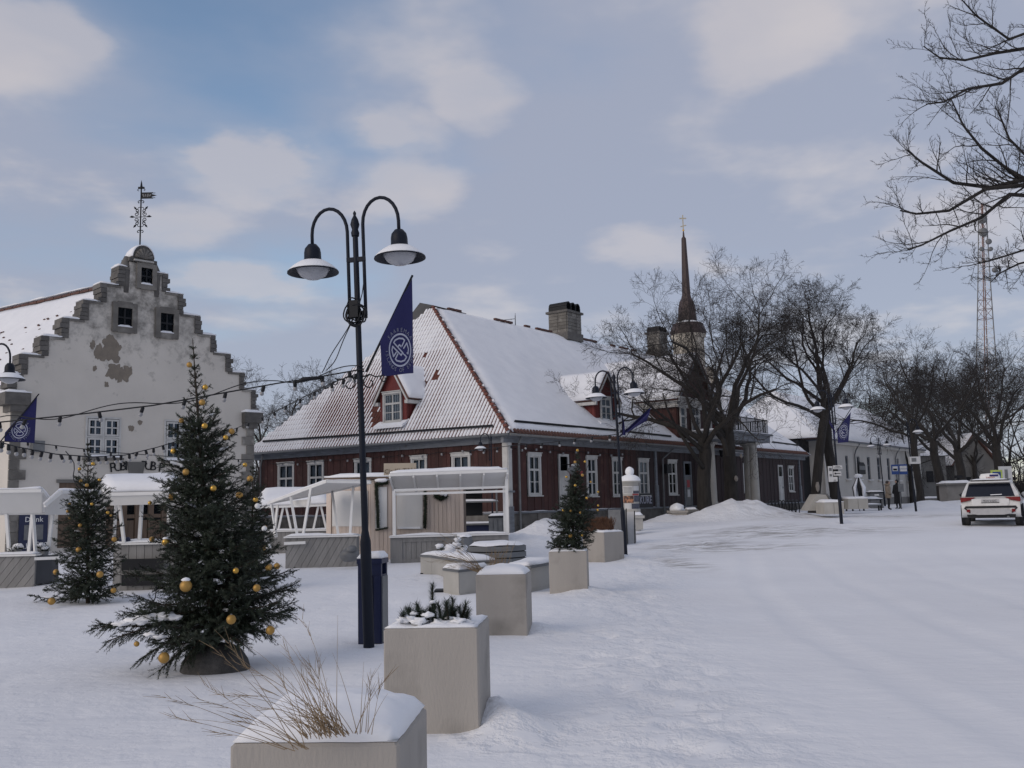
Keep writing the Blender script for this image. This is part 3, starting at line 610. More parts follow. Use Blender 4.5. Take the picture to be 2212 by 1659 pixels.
# chimneys
def chimney(px0, px1, pyt, pyb, arches=3, name='chimney'):
    o = C0 + Matrix.Rotation(ANG, 3, 'Z') @ Vector((0, WY/2, 0)); u0, zt = hit(px0, pyt, o, ANG); u1, _ = hit(px1, pyt, o, ANG); _, zb = hit((px0+px1)/2, pyb, o, ANG)
    zt -= C0.z; zb -= C0.z; w_ = max(1.2, (u1-u0)*.46); cx = (u0+u1)/2; d_ = w_*.85; y = WY/2
    m = MB(); m.ab((cx-w_/2, y-d_/2, zb-1.4), (cx+w_/2, y+d_/2, zt-.1)); ch = m.build('chimney', STOND, roof, local=True)
    nr = 6; hh = (zt-.1-zb)/nr
    for r in range(nr):
        for side in (0, 1):
            n = 3 if side == 0 else 2
            for k in range(n):
                L_ = (w_ if side == 0 else d_)/n; o_ = rnd.uniform(.01, .03)
                if side == 0: piece('block', STONE, ch, (cx-w_/2+(k+.5)*L_, y-d_/2-o_/2, zb+(r+.5)*hh), (L_-.02, .06+o_, hh-.02))
                else: piece('block', STONE, ch, (cx-w_/2-o_/2, y-d_/2+(k+.5)*L_, zb+(r+.5)*hh), (.06+o_, L_-.02, hh-.02))
    piece('chimney_cap', STOND, ch, (cx, y, zt-.04), (w_+.3, d_+.3, .14)); piece('chimney_foot', STOND, ch, (cx, y, zb-.25), (w_+.22, d_+.22, .5))
    for k in range(arches):
        x = cx-w_/2+(k+.5)*w_/arches; m = MB(); rr = w_/arches*.40
        pts = [(x-rr, y, zt+.03), (x-rr, y, zt+rr*1.3)]+[(x-rr*math.cos(g*math.pi/8), y, zt+rr*1.3+rr*1.2*math.sin(g*math.pi/8)) for g in range(1, 8)]+[(x+rr, y, zt+rr*1.3), (x+rr, y, zt+.03)]
        for p_, q_ in zip(pts, pts[1:]): m.hexa([Vector(p_)+Vector((0, -d_/2, 0)), Vector(q_)+Vector((0, -d_/2, 0)), Vector(q_)+Vector((0, d_/2, 0)), Vector(p_)+Vector((0, d_/2, 0))], ((Vector(p_)+Vector(q_))/2-Vector((x, y, zt+rr*.4))).normalized()*.07)
        m.build('cowl', BLACKM, ch, local=True)
    return ch
chimney(1186, 1251, 668, 722); chimney(1403, 1434, 716, 760)
u_, z_ = hit(1113, 692, C0 + Matrix.Rotation(ANG, 3, 'Z') @ Vector((0, WY/2, 0)), ANG); z_ -= C0.z
mb = MB(); mb.tube([(u_, WY/2, RZ), (u_, WY/2, z_+.3)], .03, 5); mb.tube([(u_, WY/2, z_+.1), (u_-.6, WY/2+1.6, z_+.05)], .02, 5)
for t in (0., .15, .5, .7, .9): mb.tube([(u_-.6*t-.15, WY/2+1.6*t-.1, z_+.08-.3*(t == 0)), (u_-.6*t+.15, WY/2+1.6*t+.1, z_+.08+.4*(t == 0))], .014, 4)
mb.build('antenna', GRYM, roof, local=True)
# dormer on the hip face
def dormer(par, org, ax, out, wd, zb, zs, zr, depth, winbox, mat, ov=.28, sloped=None, front_trim=True):
    """org: base centre of the front; ax: along the front; out: towards the viewer; heights: base, eave, ridge"""
    ax, out = Vector(ax), Vector(out); k = Vector((0, 0, 1)); O = Vector(org); h = wd/2
    P = lambda a, b, z: Vector((O.x, O.y, 0)) + ax*a + out*b + k*z
    m = MB(); m.add([P(-h, 0, zb), P(h, 0, zb), P(h, 0, zs), P(0, 0, zr-.05), P(-h, 0, zs), P(-h, -depth, zb), P(h, -depth, zb), P(h, -depth, zs), P(0, -depth, zr-.05), P(-h, -depth, zs)],
        [(0, 1, 2, 3, 4), (1, 6, 7, 2), (5, 0, 4, 9), (6, 5, 9, 8, 7)]); d = m.build('dormer', mat, par, local=True)
    nb = 9
    for sgn in (-1, 1):
        for i in range(nb):
            a, b = -depth*i/nb, -depth*(i+1)/nb; c = P(sgn*(h+.015), (a+b)/2, (zb+zs)/2); e = P(sgn*(h+.03), a-.012, zs)-P(sgn*h, b+.012, zb)
            piece('board', mat, d, c, (abs(e.x), abs(e.y), abs(e.z)))
    wu0, wu1, wz0, wz1 = winbox; fr = lambda u, z, dd: P(u, dd, z)
    window(d, lambda u, z, dd: P(u, dd+.05, z), wu0, wu1, wz0, wz1, back=-.03, rnd=rnd, curtain=True, casing=.08, depth=.07)
    for i in range(6):
        a = -h+wd*i/6; b = -h+wd*(i+1)/6
        for z0_, z1_ in ((zb, wz0-.1), (wz1+.12, zs)) if (b > wu0-.05 and a < wu1+.05) else ((zb, zs),):
            if z1_ > z0_+.05: c = P((a+b)/2, .012, (z0_+z1_)/2); e = P(b-.01, .03, z1_)-P(a+.01, 0, z0_); piece('board', mat, d, c, (max(.03, abs(e.x)), max(.03, abs(e.y)), abs(e.z)))
    t = (zr-zs)/h
    for sgn in (-1, 1):
        a0 = P(sgn*(h+ov), ov*.8, zs-ov*t); a1 = P(0, ov*.8, zr); b0 = P(sgn*(h+ov), -depth, zs-ov*t); b1 = P(0, -depth-.9, zr)
        nn = (a1-a0).cross(b0-a0).normalized(); nn = nn if nn.z > 0 else -nn
        m = MB(); m.hexa([a0, a1, b1, b0], nn*.09); m.build('dormer_roof', TILED, d, local=True)
        m = MB(); snow_sheet(m, lambda u, v: ((a0+(a1-a0)*v+nn*.095).lerp(b0+(b1-b0)*v+nn*.095, u), nn), 10, 7, .14, sgn+3, .04); m.build('dormer_snow', SNOW, d, local=True)
        m = MB(); m.hexa([a0-k*.03+out*.012, a1-k*.03+out*.012, a1-k*.19+out*.012, a0-k*.19+out*.012], -out*.05); m.build('barge_board', WHTP, d, local=True)
        m = MB(); m.hexa([P(sgn*(h+.02), ov*.6, zs-ov*t-.03), P(sgn*(h+ov), ov*.6, zs-ov*t-.03), P(sgn*(h+ov), -depth, zs-ov*t-.03), P(sgn*(h+.02), -depth, zs-ov*t-.03)], (0, 0, -.16)); m.build('dormer_eave', WHTP, d, local=True)
    m = MB(); m.hexa([P(-h-.1, .02, zb-.02), P(h+.1, .02, zb-.02), P(h+.1, .42, zb-.26), P(-h-.1, .42, zb-.26)], (0, 0, .13)); m.build('apron_snow', SNOW, d, local=True)
    return d
pb = hip_p(862, 916); o_w = C0 + Matrix.Rotation(ANG, 3, 'Z') @ Vector((pb.x, 0, 0))
def hx(px, py, X): u, z = hit(px, py, C0 + Matrix.Rotation(ANG, 3, 'Z') @ Vector((X, 0, 0)), ANG+math.pi/2); return u, z-C0.z
ua, za = hx(822, 862, pb.x); ub, _ = hx(878, 862, pb.x); uc, zc_ = hx(858, 792, pb.x); zbm = hx(850, 914, pb.x)[1]; uw0, zw1 = hx(833, 853, pb.x); uw1, zw0 = hx(868, 908, pb.x); zeav = hx(850, 851, pb.x)[1]
cu = (ua+ub)/2; wd_ = abs(ua-ub)
dormer(roof, (pb.x, cu, 0), (0, -1, 0), (-1, 0, 0), wd_, zbm, zeav+.1, zc_+.15, (zc_-zbm)*.62, (-abs(uw0-uw1)/2, abs(uw0-uw1)/2, zw0, zw1), RED2)
# dormer on the street side: tall gable
pb = st_uv(1300, 912)
def hy(px, py, Y): u, z = hit(px, py, C0 + Matrix.Rotation(ANG, 3, 'Z') @ Vector((0, Y, 0)), ANG); return u, z-C0.z
ua, _ = hy(1287, 880, pb.y); ub, _ = hy(1326, 880, pb.y); zbm = hy(1300, 910, pb.y)[1]; zeav = hy(1290, 853, pb.y)[1]; zr_ = hy(1311, 806, pb.y)[1]; uw0, zw1 = hy(1292, 860, pb.y); uw1, zw0 = hy(1318, 911, pb.y)
dormer(roof, ((ua+ub)/2, pb.y, 0), (1, 0, 0), (0, -1, 0), ub-ua+.2, zbm, zeav, zr_, (zeav-zbm)*1.35, (-(uw1-uw0)*.42, (uw1-uw0)*.42, zw0+.05, zw1), RED2, ov=.3)
# two-storey wing over the porch with its gable to the street
X0 = hr(1458, 900)[0]; X1 = hr(1534, 900)[0]; GZ = hr(1454, 866)[1]; AZ = hr(1492, 776)[1]; XM = (X0+X1)/2; WW = X1-X0
m = MB(); m.add([(X0, -.12, EZ-.1), (X1, -.12, EZ-.1), (X1, -.12, GZ), (XM, -.12, AZ), (X0, -.12, GZ), (X0, 8, EZ-.1), (X1, 8, EZ-.1), (X1, 8, GZ), (XM, 8, AZ), (X0, 8, GZ)], [(0, 1, 2, 3, 4), (1, 6, 7, 2), (5, 0, 4, 9), (6, 5, 9, 8, 7)]); wing = m.build('wing', RED, house, local=True)
for i in range(27):
    a, b = X0+WW*i/27, X0+WW*(i+1)/27; 
    piece('board', RED, wing, ((a+b)/2, -.135-.01*(i % 2), (EZ+GZ)/2), (b-a-.012, .04, GZ-EZ))
    t = 1-abs((a+b)/2-XM)/(WW/2); zz = GZ+(AZ-GZ)*t-.15
    if zz > GZ+.3: piece('board', RED, wing, ((a+b)/2, -.135-.01*(i % 2), (GZ+zz)/2+.1), (b-a-.012, .04, zz-GZ-.2))
for i in range(24):
    a = -.1+7*i/24; piece('board', RED, wing, (X0-.012-.01*(i % 2), a+.146, (EZ+.1+GZ)/2+a*.42), (.04, .28, max(.1, GZ-EZ-.1-a*.84)))
for z0_, z1_, o in ((GZ-.35, GZ-.05, .22), (GZ-.05, GZ+.12, .38), (GZ+.12, GZ+.22, .5)):
    m = MB(); m.ab((X0-o, -.12-o, z0_), (X1+o, -.12, z1_)); m.build('cornice_board', WHTP, wing, local=True)
    m = MB(); m.ab((X0-o, -.119, z0_), (X0, 6.2, z1_)); m.build('cornice_board', WHTP, wing, local=True)
for sgn in (-1, 1):
    a0 = Vector((XM+sgn*(WW/2+.4), -.45, GZ-.0)); a1 = Vector((XM, -.45, AZ+.25)); b0 = a0+Vector((0, 8.5, 0)); b1 = a1+Vector((0, 8.5, 0)); nn = (a1-a0).cross(b0-a0).normalized(); nn = nn if nn.z > 0 else -nn
    m = MB(); m.hexa([a0, a1, b1, b0], nn*.12); m.build('wing_roof', TILED, wing, local=True)
    m = MB(); snow_sheet(m, lambda u, v: ((a0+(a1-a0)*v+nn*.125).lerp(b0+(b1-b0)*v+nn*.125, u), nn), 12, 12, .15, sgn+5, .05); m.build('wing_snow', SNOW, wing, local=True)
    m = MB(); m.hexa([a0-Vector((0, -.01, .02)), a1-Vector((0, -.01, .02)), a1-Vector((0, -.01, .25)), a0-Vector((0, -.01, .25))], (0, .06, 0)); m.build('barge_board', GRYW, wing, local=True)
frW = lambda u, z, d: Vector((u, -.17-d, z))
for px0, px1, py0, py1, r in ((1462, 1474, 880, 934, None), (1486, 1504, 876, 940, None), (1518, 1528, 880, 934, None)):
    u0, z1 = hr(px0, py0); u1, z0 = hr(px1, py1); window(wing, lambda u, z, d: Vector((u, -.22-d, z)), u0, u1, z0, z1, back=-.03, rnd=rnd, casing=.1, cols=2 if px1-px0 > 14 else 1)
# second, smaller gable right of the wing
u0 = hr(1566, 930)[0]; u1 = hr(1592, 930)[0]; zr_ = hr(1578, 862)[1]; ze_ = hr(1570, 893)[1]
dormer(roof, ((u0+u1)/2+.2, .2, 0), (1, 0, 0), (0, -1, 0), u1-u0, EZ+.1, ze_, zr_+.2, 3.2, (-.62, .62, EZ+.7, ze_-.1), RED2, ov=.35)
# porch: slab, balcony rail, columns
bx0, bz = hr(1484, 951); PX0 = X0+.5; PD = 2.6
o_p = C0 + Matrix.Rotation(ANG, 3, 'Z') @ Vector((0, -PD, 0))
def hp(px, py): u, z = hit(px, py, o_p, ANG); return u, z-C0.z
PX1, SZ = hp(1663, 940); _, SB = hp(1663, 957)
m = MB(); m.ab((PX0, -PD, SB), (PX1, -.45, SZ)); porch = m.build('porch_slab', GRYW, house, local=True)
m = MB(); m.ab((PX0-.15, -PD-.16, SZ-.08), (PX1+.16, -.5, SZ+.02)); m.build('slab_edge', GRYW, porch, local=True)
m = MB(); snow_sheet(m, lambda u, v: (Vector((PX0-.1+u*(PX1-PX0+.2), -PD-.1+v*(PD-.5), SZ+.02)), Vector((0, 0, 1))), 16, 5, .14, 4, .04); m.build('slab_snow', SNOW, porch, local=True)
rz0, rz1 = SZ+.12, hp(1657, 908)[1]
rail = MB(); rail.bar((PX0, -PD+.1, rz1), (PX1-.05, -PD+.1, rz1), .06, .05); rail.bar((PX0, -PD+.1, rz0), (PX1-.05, -PD+.1, rz0), .05, .04); rail.bar((PX1-.06, -PD+.1, rz1), (PX1-.06, -.5, rz1), .06, .05); rail.bar((PX1-.06, -PD+.1, rz0), (PX1-.06, -.5, rz0), .05, .04)
rl = rail.build('balcony_rail', BLACKM, porch, local=True)
nb = int((PX1-PX0)/.16)
for i in range(nb+1):
    x = PX0+(PX1-.06-PX0)*i/nb; piece('baluster', BLACKM, rl, (x, -PD+.1, (rz0+rz1)/2), (.028 if i % 8 else .07, .03, rz1-rz0+(.0 if i % 8 else .25)))
for i in range(12): piece('baluster', BLACKM, rl, (PX1-.06, -PD+.25+i*.16, (rz0+rz1)/2), (.03, .028, rz1-rz0))
CZ = .95
def column(x, y):
    H_ = SB-.03-CZ; r = .27
    pr = [(r*1.25, 0), (r*1.25, .10), (r*1.1, .14), (r*1.2, .20), (r*1.02, .27), (r, .32)]+[(r*(1-.16*(t/6)**1.6), .32+(H_-.62)*t/6) for t in range(1, 7)]+[(r*.84, H_-.28), (r*1.0, H_-.2), (r*1.12, H_-.12)]
    m = MB(); m.lathe(pr, (x, y, CZ), 20); c = m.build('column', CONCL, porch, local=True); piece('capital', CONCL, c, (x, y, CZ+H_-.06), (r*2.5, r*2.5, .12)); piece('pedestal', CONCL, c, (x, y, CZ-.5), (r*3, r*3, 1.0)); return c
for px, back in ((1640, 0), (1658, .75), (1606, 1.35)):
    x = hp(px, 1000)[0]; column(x-back*.55, -PD+.35+back)
mb = MB(); mb.ab((PX0+.4, -PD-.1, -.3), (PX1+.4, -.2, .42)); mb.build('porch_step', GREYSTN, porch, local=True)
# small things on the walls
u, z = hr(1223, 1017); lp = MB(); 
for k in range(9): piece('eave_bulb', BULB, house, (.9+k*1.1, -.14, WT-.42+.06*math.sin(k*1.7)), (.07, .07, .1))
for k in range(12): piece('eave_bulb', BULB, house, (-.14, 1.2+k*1.25, WT-.42+.06*math.sin(k*1.7)), (.07, .07, .1))
mb = MB(); mb.tube([(.3+k*.55, -.12, WT-.33-.07*math.sin(k*math.pi/2 % math.pi)) for k in range(20)], .012, 4); mb.build('eave_cable', BLACKM, house, local=True)
mb = MB(); mb.tube([(-.12, .3+k*.6, WT-.33-.07*math.sin(k*math.pi/2 % math.pi)) for k in range(27)], .012, 4); mb.build('eave_cable', BLACKM, house, local=True)
u, z = hr(1434, 1013); piece('wall_box', BLACKM, house, (u, -.2, z), (.55, .3, .5))
u, z = hr(1391, 1081); piece('sign_board', INK, house, (u, -.09, z), (1.6, .04, .75))
mb = MB(); put_text(mb, 'KURE', .55, (u, -.12, z), (1, 0, 0), (0, 0, 1), .006); mb.build('lettering', PRINT, house, local=True)
u, z = hr(1546, 984); mb = MB(); mb.lathe([(.02, .5), (.2, .38), (.16, .36), (.12, 0), (.05, -.1), (.01, -.12)], (u, -.4, z), 8); mb.bar((u, -.05, z+.5), (u, -.4, z+.5), .04); mb.build('wall_lantern', BLACKM, house, local=True)
# ------------------------------------------------------------------ weigh house with the stepped gable
WA = R_(45); W0 = at(22, 1200, 33.6); W0 = Vector((W0.x, W0.y, .1))
wh = thing('stepped_gable_house', 'old whitewashed stone house with stepped gable and snowy roof', 'house', W0, WA)
def hw(x, y): u, z = hit(x, y, W0, WA); return u, z-W0.z
rw = random.Random(4)
PLW = pm('limewashed_plaster', (.62, .58, .525), (.55, .515, .465), sc=.8, rough=.9, bump=.3, bsc=12)
def _stain(m):
    t = m.node_tree; n = t.nodes; b = n['Principled BSDF']; src = b.inputs['Base Color'].links[0].from_socket; g = n.new('ShaderNodeNewGeometry')
    sp = n.new('ShaderNodeSeparateXYZ'); t.links.new(g.outputs['Position'], sp.inputs[0]); mr = n.new('ShaderNodeMapRange'); mr.inputs[1].default_value = 6.3; mr.inputs[2].default_value = 9.6; mr.inputs[3].default_value = -.10; mr.inputs[4].default_value = .20; t.links.new(sp.outputs[2], mr.inputs[0])
    z = n.new('ShaderNodeTexNoise'); z.inputs['Scale'].default_value = 2.6; z.inputs['Detail'].default_value = 9; z.inputs['Roughness'].default_value = .68; t.links.new(g.outputs['Position'], z.inputs['Vector'])
    a = n.new('ShaderNodeMath'); a.operation = 'ADD'; t.links.new(mr.outputs[0], a.inputs[0]); t.links.new(z.outputs[0], a.inputs[1])
    r = n.new('ShaderNodeMapRange'); r.inputs[1].default_value = .54; r.inputs[2].default_value = .80; r.inputs[4].default_value = .9; t.links.new(a.outputs[0], r.inputs[0])
    x = n.new('ShaderNodeMix'); x.data_type = 'RGBA'; t.links.new(r.outputs[0], x.inputs[0]); t.links.new(src, x.inputs[6]); x.inputs[7].default_value = (.17, .16, .145, 1); t.links.new(x.outputs[2], b.inputs['Base Color'])
_stain(PLW)
LS = [hw(*p) for p in ((262, 575), (223, 612), (184, 648), (141, 687), (97, 726), (52, 765), (8, 806))]
RS = [hw(*p) for p in ((357, 592), (391, 636), (427, 683), (461, 725), (493, 765), (523, 806), (548, 843))]
ucen = (hw(276, 560)[0]+hw(336, 560)[0])/2
LS[-1] = (max(LS[-1][0], -.15), LS[-1][1]); UE = RS[-1][0]
zk = hw(15, 850)[1]
poly = [(LS[-1][0], -.3)]
for (u, z) in LS[::-1]:
    poly += [(u, poly[-1][1] if len(poly) > 1 else z), (u, z)] if len(poly) > 1 else [(u, z)]
poly += [(hw(280, 560)[0], LS[0][1]), (hw(280, 560)[0], hw(280, 565)[1]), (hw(334, 575)[0], hw(280, 565)[1]), (hw(334, 575)[0], RS[0][1])]
for i, (u, z) in enumerate(RS):
    poly += [(u, z), (u, RS[i+1][1] if i+1 < len(RS) else -.3)]
clean = [poly[0]]
for p in poly[1:]:
    if abs(p[0]-clean[-1][0])+abs(p[1]-clean[-1][1]) > .01: clean.append(p)
bm = MB(); bm.hexa([Vector((u, 0, z)) for u, z in clean], (0, .62, 0)); gable = bm.build('gable_wall', PLW, wh, local=True)
frG = lambda u, z, d: Vector((u, -d, z))
# stepped edges: rough dark stones and snow caps
def step_edge(u, z0, z1, sgn, nx):
    n = max(3, int((z1-z0)/.15))
    for k in range(n):
        h = (z1-z0)/n; o = rw.uniform(.0, .14); piece('edge_stone', STOND, gable, (u-sgn*(.03-o/2), .3, z0+(k+.5)*h), (.20+o, .70+rw.uniform(0, .06), h-.015))
allL = LS[::-1]
for i, (u, z) in enumerate(allL):
    zb = allL[i-1][1] if i else z-1.0; step_edge(u, zb, z, -1, 0); u2 = allL[i+1][0] if i+1 < len(allL) else hw(280, 560)[0]
    m = MB(); snow_sheet(m, lambda a, b: (Vector((u-.12+a*(u2-u+.02), -.06+b*.74, z+.004)), Vector((0, 0, 1))), 6, 4, .11, i, .04); m.build('step_snow', SNOW, gable, local=True)
    piece('coping', STONE, gable, ((u+u2)/2, .3, z-.05), (abs(u2-u), .70, .07))
for i, (u, z) in enumerate(RS):
    zb = RS[i+1][1] if i+1 < len(RS) else z-1.2; step_edge(u, zb, z, 1, 0); u2 = RS[i-1][0] if i else hw(334, 560)[0]
    m = MB(); snow_sheet(m, lambda a, b: (Vector((u2+.02+a*(u-u2+.08), -.06+b*.74, z+.004)), Vector((0, 0, 1))), 6, 4, .10, i+20, .04); m.build('step_snow', SNOW, gable, local=True)
    piece('coping', STONE, gable, ((u+u2)/2, .3, z-.05), (abs(u2-u), .70, .07))
# pediment with shell relief
u0, _ = hw(277, 560); u1, _ = hw(337, 570); zt = hw(308, 532)[1]; zs_ = hw(285, 557)[1]; zb_ = hw(305, 640)[1]; uc = (u0+u1)/2; hw_ = (u1-u0)/2
arc = [(uc-hw_, zs_-.14), (uc-hw_, zs_)]+[(uc-hw_*.78*math.cos(a*math.pi/12), zs_+(zt-zs_)*math.sin(a*math.pi/12)) for a in range(0, 13)]+[(uc+hw_, zs_), (uc+hw_, zs_-.14)]
bm = MB(); bm.hexa([Vector((u, -.10, z)) for u, z in arc], (0, .73, 0)); ped = bm.build('pediment', STOND, gable, local=True)
for k in range(7):
    a = math.pi*(k+.5)/7; m = MB(); c = Vector((uc, -.14, zs_+.02)); m.tube([c, c+Vector((-.62*hw_*math.cos(a), 0, (zt-zs_)*.72*math.sin(a)))], [.03, .075], 6); m.build('shell_rib', STONE, ped, local=True)
m = MB(); m.ab((uc-hw_*.7, -.2, zs_-.12), (uc+hw_*.7, -.09, zs_-.06)); m.build('relief_band', CONCL, ped, local=True)
m = MB(); snow_sheet(m, lambda a, b: (Vector((uc-hw_*.78*math.cos(math.pi*(.03+a*.94)), -.14+b*.78, zs_+(zt-zs_)*math.sin(math.pi*(.03+a*.94))+.003)), Vector((-math.cos(math.pi*a)*.6, 0, 1)).normalized()), 12, 3, .07, 2, .03); m.build('pediment_snow', SNOW, ped, local=True)
for sgn in (-1, 1):
    m = MB(); m.tube([(uc+sgn*(hw_+.05), .2, zs_-1.4), (uc+sgn*(hw_+.06), .2, zs_-.5), (uc+sgn*(hw_-.05), .2, zs_+.05)], [.24, .26, .12], 8); m.build('scroll_stone', STOND, gable, local=True)
def small_win(x0, x1, y0, y1, f=.22):
    a, d = hw(x0, y0); b, c = hw(x1, y1); m = MB()
    for q in ((a-f, a, c-f, d+f), (b, b+f, c-f, d+f), (a, b, d, d+f*1.2), (a, b, c-f*1.1, c)):
        m.ab((q[0], -.12, q[2]), (q[1], .05, q[3]))
    s_ = m.build('stone_window', STONE, gable, local=True)
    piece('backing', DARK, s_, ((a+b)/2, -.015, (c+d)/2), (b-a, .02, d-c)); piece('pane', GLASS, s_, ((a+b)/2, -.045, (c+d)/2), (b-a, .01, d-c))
    piece('mullion', BLACKM, s_, ((a+b)/2, -.06, (c+d)/2), (.06, .03, d-c)); piece('transom', BLACKM, s_, ((a+b)/2, -.062, (c+d)/2), (b-a, .03, .06))
    m = MB(); snow_sheet(m, lambda u, v: (Vector((a+u*(b-a), -.12+v*.1, c+.002)), Vector((0, 0, 1))), 5, 2, .09, x0, .02); m.build('sill_snow', SNOW, s_, local=True)
small_win(303, 327, 578, 618, .17); small_win(253, 283, 664, 709, .2); small_win(345, 373, 676, 722, .2)
for x0, x1, y0, y1 in ((189, 255, 903, 985), (358, 424, 910, 992)):
    a, d = hw(x0, y0); b, c = hw(x1, y1); m = MB()
    for q in ((a-.07, a, c, d), (b, b+.07, c, d), (a-.07, b+.07, d, d+.07), (a-.07, b+.07, c-.07, c), ((a+b)/2-.04, (a+b)/2+.04, c, d), (a, b, (c+d)/2-.03, (c+d)/2+.03)): m.ab((q[0], -.05, q[2]), (q[1], .03, q[3]))
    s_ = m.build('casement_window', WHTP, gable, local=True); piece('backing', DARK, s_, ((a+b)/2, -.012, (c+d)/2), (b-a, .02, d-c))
    for i in range(2):
        for j in range(2):
            ua, ub = (a+.02, (a+b)/2-.05) if i == 0 else ((a+b)/2+.05, b-.02); za, zb2 = (c+.02, (c+d)/2-.04) if j == 0 else ((c+d)/2+.04, d-.02)
            m = MB(); t_ = .065
            for q in ((ua, ua+t_, za, zb2), (ub-t_, ub, za, zb2), (ua+t_, ub-t_, za, za+t_), (ua+t_, ub-t_, zb2-t_, zb2), ((ua+ub)/2-.025, (ua+ub)/2+.025, za+t_, zb2-t_), (ua+t_, ub-t_, (za+zb2)/2-.022, (za+zb2)/2+.022)): m.ab((q[0], -.065, q[2]), (q[1], -.02, q[3]))
            sash = m.build('sash', WHTP, s_, local=True)
            for p in range(2):
                for r in range(2): 
                    w_, h_ = (ub-ua-2*t_)/2, (zb2-za-2*t_)/2; piece('pane', GLASS, sash, (ua+t_+(p+.5)*w_, -.035, za+t_+(r+.5)*h_), (w_-.01, .008, h_-.01)) if False else piece('pane', GLASS, s_, (ua+t_+(p+.5)*w_, -.035, za+t_+(r+.5)*h_), (w_-.01, .008, h_-.01))
    piece('curtain', CURT, s_, (a+.3, -.026, (c+d)/2), (.3, .004, d-c-.1)); piece('curtain', CURT, s_, (b-.3, -.026, (c+d)/2), (.3, .004, d-c-.1))
    piece('sill', STONE, s_, ((a+b)/2, -.08, c-.12), (b-a+.3, .22, .1)); m = MB(); snow_sheet(m, lambda u, v: (Vector((a-.13+u*(b-a+.26), -.19+v*.13, c-.068)), Vector((0, 0, 1))), 10, 2, .10, x0, .03); m.build('sill_snow', SNOW, s_, local=True)
# quoins
for side, ub in ((-1, LS[-1][0]), (1, UE)):
    for k in range(16):
        z = .2+k*.36; l = .55 if k % 2 else .34
        if z+.3 < (zk if side < 0 else RS[-1][1]-.9): piece('quoin', STONE, gable, (ub-side*(l/2-.02), -.01+rw.uniform(0, .01), z+.17), (l, .1, .34))
    zz = hw(15, 850)[1] if side < 0 else RS[-1][1]-1.0
    piece('kneeler', STOND, gable, (ub-side*.12, .2, zz-.18), (.85, .95, .42)); piece('kneeler', STOND, gable, (ub-side*.2, .2, zz-.5), (.6, .8, .25))
    m = MB(); snow_sheet(m, lambda u, v: (Vector((ub-side*.12-.44+u*.88, -.3+v*.95, zz+.035)), Vector((0, 0, 1))), 5, 4, .13, side, .03); m.build('kneeler_snow', SNOW, gable, local=True)
# patches where the plaster has fallen
def patch(px, py, s, seed):
    u, z = hw(px, py); m = MB(); n = 26; vs = [Vector((u, -.004, z))]
    for k in range(n):
        a = 2*math.pi*k/n; r = s*(1+.55*noise.noise(Vector((math.cos(a)*1.5, math.sin(a)*1.5, seed*2.3)))+.35*noise.noise(Vector((math.cos(a)*4, math.sin(a)*4, seed)))); vs.append(Vector((u+r*math.cos(a)*.8, -.004-.001*(seed % 5), z+r*math.sin(a))))
    m.add(vs, [(0, 1+k, 1+(k+1) % n) for k in range(n)]); m.build('bare_patch', PATCH, gable, local=True)
PATCH = pm('bare_render', (.24, .205, .165), (.18, .155, .128), sc=4, rough=.95, bump=.5, bsc=14)
for k, (px, py, s) in enumerate(((243, 755, .36), (247, 772, .24), (248, 797, .27), (262, 812, .30), (252, 808, .2), (240, 805, .22), (276, 800, .22), (213, 762, .26), (222, 768, .2), (200, 745, .14), (238, 742, .32), (205, 796, .1), (283, 925, .14), (302, 912, .1), (230, 830, .1))): patch(px, py, s, k+1)
# lettering over the door, keystone, lower openings
m = MB()
for ch, x, y, r in (('P', 243, 1008.5, .14), ('U', 254.5, 1006.5, .11), ('B', 264.5, 1005, .08), ('I', 272, 1004.5, .05), ('P', 310, 1004, -.03), ('U', 320.5, 1004.3, -.05), ('B', 330, 1005, -.08), ('P', 348, 1008.5, -.12)):
    u, z = hw(x, y+6); m = MB(); put_text(m, ch, .5, (u, -.03, z+.06), (math.cos(r), 0, math.sin(r)), (-math.sin(r), 0, math.cos(r)), .012); m.build('letter', BLACKM, gable, local=True)
u, z = hw(293, 1014); m = MB(); m.hexa([(u-.24, -.06, z-.35), (u+.24, -.06, z-.35), (u+.34, -.06, z+.28), (u-.34, -.06, z+.28)], (0, .05, 0)); m.build('keystone', GREYPL, gable, local=True)
u0, z1 = hw(128, 1043); u1, _ = hw(205, 1043); m = MB(); m.ab((u0, -.01, .3), (u1, .06, z1)); m.build('archway', BROWNW, gable, local=True)
m = MB(); m.ab((u0-.1, -.06, z1), (u1+.1, .02, z1+.12)); m.build('archway_head', GREYPL, gable, local=True)
u0, z1 = hw(236, 1090); u1, _ = hw(352, 1090); m = MB(); m.ab((u0, -.02, .1), (u1, .04, z1)); dd = m.build('door_wall', DARK, gable, local=True)
for k in range(5):
    uu = u0+(u1-u0)*k/4; piece('door_post', BROWNW, dd, (uu, -.07, (.1+z1)/2), (.2, .12, z1-.1))
for k in range(4):
    uu = u0+(u1-u0)*(k+.5)/4; piece('door_panel', BROWNW, dd, (uu, -.05, .7), ((u1-u0)/4-.25, .06, 1.0)); piece('door_rail', BROWNW, dd, (uu, -.06, 1.35), ((u1-u0)/4-.2, .08, .14)); piece('pane', GLASS, dd, (uu, -.035, 2.0), ((u1-u0)/4-.25, .01, 1.1))
